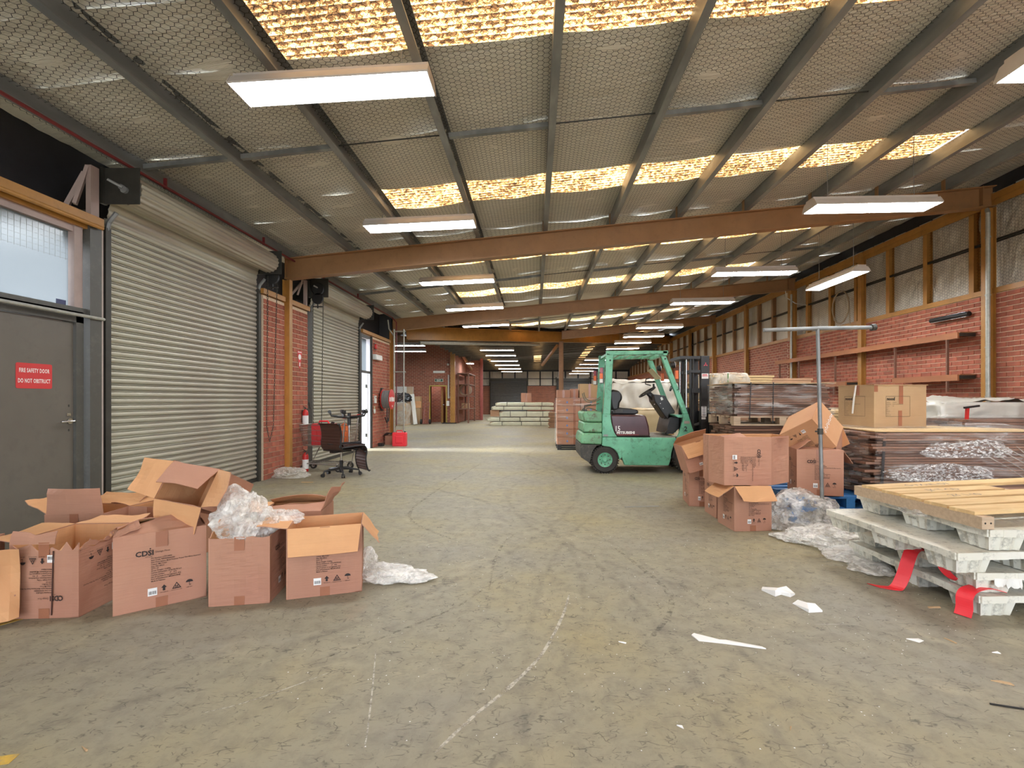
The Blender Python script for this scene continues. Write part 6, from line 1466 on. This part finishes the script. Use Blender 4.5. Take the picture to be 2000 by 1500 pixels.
# wheels
def wheel(x, y, z, r_, wd, name='wheel'):
    b = MB(); M_ = T(x, y, z) @ rx(math.pi/2); ri = r_*.55
    b.lathe([(ri, -wd/2), (r_*.88, -wd/2-.006), (r_*.96, -wd/2+.012), (r_, -wd/2+.035), (r_, wd/2-.035), (r_*.96, wd/2-.012), (r_*.88, wd/2+.006), (ri, wd/2)], 40, M_, caps=False)
    for k in range(36):
        a = 2*math.pi*k/36
        for s_ in (-1, 1):
            Q = M_ @ rz(a + (.09 if s_ > 0 else 0)); b.box((0, 0, 0), (.022, .020, wd*.42)); b.v[-8:] = [tuple(Q @ (Vector(p) + Vector((r_+.004, 0, s_*wd*.27)))) for p in b.v[-8:]]
    tyre = b.build('tyre', mt['rubber'], fk, True)
    b = MB(); b.lathe([(0, -wd*.30), (ri*.75, -wd*.30), (ri*.9, -wd*.42), (ri+.004, -wd*.48), (ri+.004, wd*.48), (ri*.9, wd*.42), (0, wd*.3)], 32, M_)
    b2 = b.build('wheel_rim', mt['green'], fk, True)
    c = MB(); sy = 1
    c.lathe([(0, .0), (.052, 0), (.048, .035), (.03, .05), (0, .05)], 18, T(x, y-wd*.30, z) @ rx(math.pi/2)); c.build('hub', mt['green'], tyre, True)
    c = MB()
    for k in range(8):
        t_ = 2*math.pi*k/8; c.cyl((x+.085*math.cos(t_), y-wd*.31-.018, z+.085*math.sin(t_)), (x+.085*math.cos(t_), y-wd*.28, z+.085*math.sin(t_)), .011, 6)
    c.build('wheel_nut', mt['dark_steel'], tyre)
wx = q2(385, 1255)[0]
for y in (.095, WD-.095): wheel(wx, y, .24, .235, .17)
fxw = q2(1245, 0)[0]+.05
for y in (.105, WD-.105): wheel(fxw, y, .285, .28, .20)
b = MB(); n = 14; pts = [(1110, 1230), (1120, 1165), (1150, 1110), (1195, 1075), (1195, 1060), (1130, 1095), (1100, 1150), (1085, 1230)]; sidepoly(b, pts, -.01, .2); sidepoly(b, pts, WD-.2, WD+.01); b.build('mudguard', mt['black'], fk)
# lamps and hoses
lx, lz = q2(345, 280)
for y in (.03, WD-.12):
    b = MB(); b.bx(lx-.01, lx+.05, y, y+.09, lz-.28, lz+.0); b.build('tail_lamp_body', mt['black'], fk)
    b = MB(); b.bx(lx-.015, lx+.03, y-.004, y+.09, lz-.10, lz-.01); b.build('brake_lens', P('red_lens_%d' % int(y*10), (150, 30, 44), .25), fk)
    b = MB(); b.bx(lx-.015, lx+.03, y-.004, y+.09, lz-.20, lz-.105); b.build('indicator_lens', mt['orange'], fk)
    b = MB(); b.bx(lx-.015, lx+.03, y-.004, y+.09, lz-.27, lz-.205); b.build('reverse_lens', mt['white'], fk)
x, z = q2(1090, 255)
for y in (.0, WD-.1):
    b = MB(); b.lathe([(0, -.02), (.04, -.02), (.062, .02), (.065, .045), (0, .05)], 18, T(x, y+.05, z) @ ry(rad(80))); b.build('work_lamp', mt['black'], fk, True)
    b = MB(); b.lathe([(0, .046), (.058, .046), (.05, .056), (0, .058)], 18, T(x, y+.05, z) @ ry(rad(80))); b.build('lamp_lens', mt['label_white'], fk, True)
    b = MB(); a, c = q2(1132, 400), q2(1162, 312); b.bx(a[0], c[0], y+.06, y+.12, a[1], c[1]); b.build('indicator_lens', mt['orange'], fk)
b = MB(); x, z = q2(1100, 500); b.lathe([(0, 0), (.055, 0), (.055, .02), (0, .03)], 18, T(x, .12, z) @ ry(rad(-70))); b.build('mirror', mt['black'], fk)
b = MB(); x, z = q2(985, 370); x2, z2 = q2(1000, 455); b.tube([(x, .95, z), (x-.07, .95, z-.02), (x-.08, .95, z2+.03), (x2, .95, z2)], .011, 6); x, z = q2(1135, 440); b.tube([(x, .0, z), (x+.02, -.02, z), (x+.03, -.02, z-.12), (x, .0, z-.13)], .008, 6); b.build('grab_handle', mt['black'], fk)
b = MB(); b.slab(lambda u, v: (Vector((q2(955+100*v, 0)[0], .5+.42*u, q2(0, 275+110*v)[1])), Vector((.7, 0, .7))), 2, 4, .008); b.build('wiper_panel', P('yellowed_perspex', (214, 204, 160), .3), fk)
for k, (a, m1, m2, c) in enumerate((((175, 550), (185, 640), (240, 685), (375, 610)), ((195, 540), (200, 620), (260, 675), (378, 590)), ((165, 750), (200, 680), (280, 690), (365, 660)), ((215, 745), (230, 690), (300, 720), (350, 745)))):
    pts = []
    for t_ in [i/14 for i in range(15)]:
        B = [(1-t_)**3, 3*t_*(1-t_)**2, 3*t_*t_*(1-t_), t_**3]; P4 = [q2(*a), q2(*m1), q2(*m2), q2(*c)]
        pts.append((sum(B[i]*P4[i][0] for i in range(4)), .45+.06*k, sum(B[i]*P4[i][1] for i in range(4))))
    MB().tube(pts, .009, 6).build('gas_hose', P('hose_olive_%d' % k, (112, 108, 88), .6), fk, True)
b = MB(); x, z = q2(200, 745); b.cyl((x, .2, z+.015), (x, .84, z+.015), .02, 10); b.tube([(x-.02, .3, z), (x-.02, .3, z+.1), (x+.1, .3, z+.12)], .012, 6); b.build('gas_cradle', mt['dark_steel'], fk)

# ------------------------------------------------------------------ office chairs and trolley
def star_base(mb_dark, mb_caster, yaw=0):
    for k in range(5):
        a = yaw + 2*math.pi*k/5; d = Vector((math.cos(a), math.sin(a), 0))
        mb_dark.tube([d*.02 + Vector((0, 0, .125)), d*.16 + Vector((0, 0, .115)), d*.285 + Vector((0, 0, .095)), d*.30 + Vector((0, 0, .06))], [.024, .020, .015, .012], 8)
        p = d*.30; n = Vector((-d.y, d.x, 0))
        for s_ in (-1, 1): mb_caster.cyl(p + n*s_*.006 + Vector((0, 0, .028)) + d*.012, p + n*s_*.026 + Vector((0, 0, .028)) + d*.012, .028, 12)
        mb_caster.box(p + Vector((0, 0, .052)), (.03, .03, .02))
def office_chair(M, label, lift=0.0):
    r = thing('office_chair', label, 'chair', M)
    a, c = MB(), MB(); star_base(a, c, .3); a.build('star_base', mt['black'], r, True); c.build('caster', mt['black'], r, True)
    b = MB(); b.cyl((0, 0, .05), (0, 0, .26), .030, 14); b.build('column_sleeve', mt['black'], r, True)
    b = MB(); b.cyl((0, 0, .24), (0, 0, .42+lift), .017, 12); b.build('gas_lift', mt['chrome'], r, True)
    b = MB(); b.bx(-.20, .18, -.05, .05, .40+lift, .43+lift); b.bar((-.18, -.21, .44+lift), (-.18, .21, .44+lift), .03, .02); b.bar((.16, -.21, .44+lift), (.16, .21, .44+lift), .03, .02); b.build('mechanism', mt['black'], r)
    # sling: one continuous profile, seat then back (x forward)
    prof = [(.235, .425), (.245, .455), (.225, .475), (.10, .468), (-.05, .455), (-.16, .458), (-.205, .50), (-.215, .58), (-.20, .68), (-.215, .80), (-.245, .885), (-.265, .895), (-.275, .88)]
    prof = [(x, z+lift) for x, z in prof]
    def curve(t):
        n = len(prof)-1; s_ = t*n; k = min(int(s_), n-1); u = s_-k
        p = [Vector((prof[min(max(k+i, 0), n)][0], 0, prof[min(max(k+i, 0), n)][1])) for i in (-1, 0, 1, 2)]
        return .5*(2*p[1] + (p[2]-p[0])*u + (2*p[0]-5*p[1]+4*p[2]-p[3])*u*u + (3*p[1]-p[0]-3*p[2]+p[3])*u**3)
    def fn(u, v):
        p = curve(v); q = curve(min(1, v+.01)) - curve(max(0, v-.01)); n = Vector((q.z, 0, -q.x)).normalized()
        rib = .0035*math.cos(v*math.pi*2*26); return Vector((p.x, -.215+.43*u, p.z)) + n*rib, n
    b = MB(); b.slab(fn, 4, 156, .014); b.build('sling_upholstery', mt['leather'], r, True)
    for s_ in (-1, 1):
        b = MB(); b.tube([curve(i/50) + Vector((0, s_*.225, 0)) for i in range(51)], .012, 8); b.build('side_rail', mt['black'], r, True)
    b = MB(); b.tube([(-.19, -.22, .56+lift), (-.235, 0, .55+lift), (-.19, .22, .56+lift)], .012, 8); b.build('back_brace', mt['black'], r, True)
    return r
cc = G(667, 931); cc.y += .12
office_chair(T(cc.x-.06, cc.y+.02, 0) @ rz(rad(64)), 'brown leather office chair standing on casters beside the trolley')
office_chair(T(cc.x+.06, cc.y+.06, 1.118) @ rz(rad(222)) @ rx(math.pi), 'brown leather office chair turned upside down on another chair', .15)

# shopping trolley (local x = forward, towards the column)
tc = G(622, 936); r = thing('shopping_trolley', 'wire shopping trolley with red handle beside the second shutter', 'trolley', T(-3.76, 8.84, 0) @ rz(rad(176)))
L0, W0 = .86, .52
def basket(u, v, z):  # u 0 (handle end) .. 1 (nose), v -1..1
    f = (z-.42)/.42; x = -.40 + .80*u + (.06*f*(u-.5)*2); return Vector((x, v*(W0/2)*(1-.16*u)*(.86+.14*f), z + .05*u*(1-f)))
b = MB(); nx, nz = 16, 4
for z in [.42+.42*k/nz for k in range(nz+1)]:
    ring = [basket(i/nx, -1, z) for i in range(nx+1)] + [basket(1, j/4, z) for j in range(-3, 4)] + [basket(1-i/nx, 1, z) for i in range(nx+1)]
    b.tube(ring, .0045 if 0 < z < .83 else .007, 6)
for i in range(nx*2+1):
    u = i/(nx*2)
    for v in (-1, 1): b.tube([basket(u, v, .42), basket(u, v, .84)], .0026, 4)
    b.tube([basket(u, -1, .42), basket(u, 1, .42)], .0026, 4)
for j in range(-8, 9): b.tube([basket(1, j/8, .42), basket(1, j/8, .84)], .0026, 4); b.tube([basket(0, j/8, .42), basket(0, j/8, .84)], .0026, 4)
b.build('basket', mt['wire'], r)
b = MB(); 
for v in (-1, 1): b.tube([(-.42, v*.27, .99), (-.40, v*.26, .80), (-.36, v*.25, .40), (-.30, v*.25, .12), (.42, v*.18, .15), (.30, v*.2, .40)], .012, 8)
for x, y in ((-.25, .25), (0, .22), (.2, .2), (.42, .18)): b.tube([(x, -y, .135), (x, y, .135)], .008, 6)
for k in range(5): b.tube([(-.28, -.2+.1*k, .14), (.40, -.15+.075*k, .155)], .004, 4)
b.build('frame', mt['wire'], r, True)
b = MB(); b.cyl((-.42, -.29, .99), (-.42, .29, .99), .016, 12); b.build('handle', mt['red'], r, True)
b = MB(); b.box((-.42, -.29, .99), (.05, .05, .06)); b.box((-.42, .29, .99), (.05, .05, .06)); b.build('handle_end', mt['red'], r)
for x, y in ((-.28, .24), (-.28, -.24), (.40, .17), (.40, -.17)):
    b = MB(); b.cyl((x, y-.015, .06), (x, y+.015, .06), .06, 20); w_ = b.build('wheel', mt['rubber'], r, True)
    b = MB(); b.cyl((x, y-.018, .06), (x, y+.018, .06), .03, 14); b.build('hub', P('wheel_hub', (186, 182, 174), .5), w_)
    b = MB(); b.box((x-.01, y-.022, .095), (.035, .005, .09)); b.box((x-.01, y+.022, .095), (.035, .005, .09)); b.box((x-.01, y, .138), (.04, .05, .01)); b.build('fork', mt['wire'], r)
jerry(T(-3.86, 8.84, .468) @ rz(rad(4)) @ Matrix.Diagonal((1.05, 1.2, 1.02, 1)), 'red fuel can sitting inside the shopping trolley basket', mt['red_plastic'])
r = thing('orange_bag', 'orange plastic bundle sitting in the trolley behind the chairs', 'bag', T(-3.50, 8.84, .46)); crumple(.10, .12, .24, 7.0, .25, 3).build('sack', mt['orange'], r, True)

# ------------------------------------------------------------------ side bay clutter
def at(px, py): return G(px, py)
EY = 25.2
r = thing('wrapped_appliance', 'tall white panel standing against the brick cross wall', 'panel', T(-7.05, EY+.3, 0)); b = MB(); b.bx(-.65, .62, -.08, .08, 0, 1.98); b.build('board', mt['white'], r); b = MB(); b.bx(.30, .62, -.10, -.08, 0, 1.98); b.build('edge_strip', mt['wood_grey'], r)
r = thing('wrapped_pallet', 'film-wrapped pallet load in front of the white panel', 'pallet load', T(-6.95, EY-.75, 0)); b = MB(); b.bx(-.52, .52, -.45, .45, .08, 1.1); b.build('load', mt['card_pale'], r); drape(MB(), -.55, .55, -.48, .48, .08, 1.14, .03, 2.0, nx=20, ny=14, nz=12).build('wrap', mt['film_hazy'], r, 'all')
b = MB(); b.bx(-.55, .55, -.45, .45, 0, .08); b.build('pallet', mt['wood_grey'], r)
o = crumple(.45, .3, .27, 4.4, .55, 4).build('black_plastic_bundle', P('shiny_black_plastic', (40, 40, 42), .25), None); o.location = (-6.80, EY-.80, 1.17); tag(o, 'bundle of black plastic on top of the film-wrapped pallet load', 'plastic bundle')
b = MB(); b.bar((0, 0, 0), (-.28, .42, 1.55), .2, .03, (0, 1, 0)); tag(b.build('leaning_board', mt['white'], loc=(-6.12, EY-.45, .02)), 'white board leaning beside the film-wrapped pallet', 'board')
r = thing('carton', 'tall taped cardboard carton against the brick cross wall', 'box', T(-6.30, EY+.50, 0)); b = MB(); b.bx(-.18, .24, -.2, .2, 0, 1.45); b.build('body', mt['card_pale'], r); b = MB(); b.bx(-.1, .3, -.24, -.2, .85, 1.2); b.build('torn_flap', mt['card_in'], r)
r = thing('hand_truck', 'red-brown hand truck leaning on wall beside the exit door', 'hand truck', T(-5.95, EY+.15, 0))
b = MB()
for x in (.10, .34): b.tube([(x, -.05, .05), (x, .35, 1.15)], .022, 8)
for z in (.3, .6, .9): b.tube([(.1, -.05+.36*z, z), (.34, -.05+.36*z, z)], .016, 6)
b.bx(.06, .38, -.25, -.05, .02, .04); b.build('frame', P('faded_red_frame', (150, 96, 88), .5), r)
for x in (-.02, .44): b = MB(); b.cyl((x-.04, 0, .13), (x+.04, 0, .13), .13, 18); b.build('wheel', mt['rubber'], r, True)
r = thing('exit_sign', 'green lit exit sign over the doorway in brick wall', 'sign', T(-5.15, 25.93, 2.33)); b = MB(); b.bx(-.22, .22, -.03, .06, -.08, .08); b.build('case', mt['white'], r)
b = MB(); b.bx(-.205, .205, -.033, -.03, -.065, .065); b.build('panel', P('exit_green', (34, 84, 58), .5), r); t = MB(); txt(t, 'EXIT', 0, -.045, .115, .02, True); t.xf(T(0, -.035, 0)); t.build('lettering', mt['text_white'], r)
lbox('batten_light', 'unlit white batten light above the exit sign', 'lamp', T(-5.15, 25.95, 2.78), [('case', MB().bx(-.3, .3, -.05, .05, -.06, .06), mt['white']), ('end_cap', MB().bx(.30, .32, -.05, .05, -.05, .05), mt['white_metal'])])
lbox('cable_duct', 'grey vertical cable duct with switch box beside the exit door', 'conduit', T(-4.62, 25.95, 0), [('duct', MB().bx(-.05, .02, -.03, .04, 1.35, 2.62), mt['white_metal']), ('switch_box', MB().bx(-.12, .03, -.06, .04, .95, 1.22), mt['white']), ('socket', MB().bx(.05, .18, -.04, .04, 1.38, 1.46), mt['white'])])
lbox('wall_sensor', 'round white detector high on the brick cross wall', 'sensor', T(-4.66, 25.95, 3.18), [('dome', MB().lathe([(0, 0), (.06, 0), (.05, .05), (0, .07)], 12, rx(math.pi/2)), mt['white']), ('ring', MB().lathe([(.05, 0), (.07, 0), (.07, .02), (.05, .02)], 12, rx(math.pi/2)), mt['white_metal'])])
r = thing('steel_rack', 'brown steel shelving rack with hoses against the return wall', 'rack', T(-3.98, 26.5, 0))
brm = P('brown_rack_steel', (112, 76, 58), .5)
for x in (-.2, .35):
    for y in (-.1, 2.6): b = MB(); b.bx(x-.04, x+.04, y-.05, y+.05, 0, 2.75); b.build('post', brm, r)
for z in (.75, 1.45, 2.1, 2.7): b = MB(); b.bx(-.25, .4, -.12, 2.62, z, z+.05); b.build('shelf', brm, r)
b = MB(); b.bar((-.2, -.1, .8), (.35, -.1, 1.15), .04, .03); b.build('brace', brm, r)
for k in range(5): 
    o = MB().tube([(.30*math.cos(t_*.393), 0, .30*math.sin(t_*.393)) for t_ in range(16)], .03, 6, True).build('hose_coil', P('hose_tan_%d' % k, (178-10*k, 150-8*k, 118), .6), None, True); o.matrix_world = T(-3.93+.05*(k % 2), 27.0+.14*k, 1.835); tag(o, 'coil of tan hose standing on the brown steel rack', 'hose', 'hose coils on the rack')
r = thing('carton', 'small pale carton on lower shelf of the brown rack', 'box', T(-3.9, 27.2, .80)); MB().bx(-.2, .2, -.2, .2, 0, .3).build('body', mt['card_pale'], r); MB().bx(-.03, .03, -.202, -.2, 0, .3).build('tape', mt['tape'], r)
b = MB(); b.tube([(0, 0, 0), (4.2, 4.13, .407)], .06, 10); 
for q in (.3, 1.5, 2.7, 3.9): b.lathe([(.065, -.02), (.065, .02)], 10, T(q, q*.984, q*.097) @ rz(rad(45)) @ ry(math.pi/2))
tag(b.build('duct_pipe', mt['galv_pipe'], loc=(-4.0, 16.75, 3.27)), 'grey duct pipe slung under the skewed girder', 'pipe')
b = MB(); b.tube([(0, 0, 0), (.0, .1, -.25), (.1, .3, -.45), (.16, .35, -.5)], .02, 8); tag(b.build('drop_pipe', mt['galv_pipe'], loc=(-4.28, 14.05, 3.62)), 'bent galvanised pipe above the mesh panel', 'pipe')

# ------------------------------------------------------------------ litter on the floor
def scrap(label, px, py, poly, yaw=0, lift=.006, mat='label_white', name='paper_scrap', group=None, crumpled=.0):
    c = G(px, py); b = MB(); n = len(poly)
    cx, cy = sum(p[0] for p in poly)/n, sum(p[1] for p in poly)/n
    V = [(p[0], p[1], .002 + lift*abs(noise.noise(Vector((p[0]*30, p[1]*30, px))))*2 + crumpled*((k % 2))) for k, p in enumerate(poly)] + [(cx, cy, .003+lift+crumpled*.5)]
    b.add(V, [(k, (k+1) % n, n) for k in range(n)]); b.add([(x, y, .0006) for x, y, z in V[:-1]], [tuple(range(n-1, -1, -1))]); o = len(b.v)-n
    for k in range(n): b.f.append([k, o+k, o+(k+1) % n, (k+1) % n]); b.m.append(0)
    q = ob(name, b.mesh(name, mt[mat]), None, T(c.x, c.y, 0) @ rz(yaw)); return tag(q, label, 'litter', group)
scrap('large crumpled white paper scrap on concrete before the pallets', 1522, 1158, [(-.09, .06), (-.07, -.05), (-.01, -.03), (.02, -.08), (.08, -.05), (.07, .02), (.02, .04), (-.02, .0), (-.06, .09)], .2, .02, crumpled=.025)
scrap('folded white paper scrap beside the larger crumpled scrap', 1580, 1190, [(-.06, .08), (-.03, -.05), (.06, -.04), (.05, .02), (.0, .03), (-.02, .09)], .0, .02, crumpled=.02)
scrap('long curved white strip lying alone on open concrete', 1424, 1258, [(-.17, .09), (-.15, .03), (-.02, -.0), (.17, -.055), (.16, -.03), (0, .04), (-.12, .055), (-.15, .11)], .0, .006)
for px, py, pl, lab in ((1790, 1252, [(-.04, .02), (.0, -.02), (.04, .0), (.03, .025)], 'broken white foam chip on concrete near the pallet corner'), (1824, 1187, [(-.04, -.01), (.04, -.005), (.045, .01), (-.03, .012)], 'cream paper slip on concrete beside the pallet feet'), (1960, 1335, [(-.04, .02), (.03, -.02), (.035, .005), (0, .02)], 'torn white paper corner with tan crumb beside it'), (1945, 1275, [(-.02, 0), (.015, -.012), (.02, .012)], 'tiny crumpled white chip near the oil stain'), (1216, 1256, [(-.02, .01), (.015, -.01), (.02, .0)], 'small white flake among the tyre marks'), (1854, 1252, [(-.005, .03), (.01, -.03), (.018, -.028), (.002, .03)], 'thin cream splinter on concrete near the foam chip'), (1328, 1421, [(-.01, .01), (.012, -.01), (.012, .01)], 'small white flake below the tyre marks'), (1543, 1424, [(-.006, -.012), (.006, .012), (.012, .01)], 'tan chip on bare concrete'), (164, 1463, [(-.02, .012), (.02, -.015), (.024, -.01)], 'yellowish leaf fragment near the yellow line')):
    scrap(lab, px, py, pl, 0, .004, 'card_pale' if 'tan' in lab or 'cream' in lab or 'yellow' in lab else 'label_white')
c = G(600, 942); o = MB().bx(-.09, .09, -.012, .012, 0, .006).build('wood_offcut', mt['wood']); o.location = (c.x, c.y, 0); tag(o, 'thin pale offcut on the floor before the trolley', 'offcut')
c = G(1970, 1382); o = MB().tube([(-.06, .02, .004), (.05, -.015, .004)], .004, 6).build('black_rod', mt['black']); o.location = (c.x, c.y, 0); tag(o, 'thin black rod on concrete beside the pallets', 'rod')
c = G(1255, 990); o = MB().bx(-.22, .20, -.012, .012, 0, .012).build('dark_batten', P('grey_batten', (150, 146, 134), .7)); o.location = (c.x, c.y, 0); o.rotation_euler.z = .1; tag(o, 'thin grey strip on open concrete before the forklift', 'strip')
b = MB()
for k in range(420):
    x, y = rng.uniform(-1.2, 3.2), rng.uniform(1.75, 4.6); s_ = rng.uniform(.0015, .005); a = rng.uniform(0, 6)
    b.add([(x+s_*math.cos(a+i*2.09), y+s_*math.sin(a+i*2.09), .001) for i in range(3)] + [(x, y, .003)], [(0,1,3), (1,2,3), (2,0,3), (2,1,0)])
o = b.build('foam_crumbs', mt['label_white']); tag(o, 'scattered tiny white foam crumbs over the concrete', 'litter', kind='stuff')
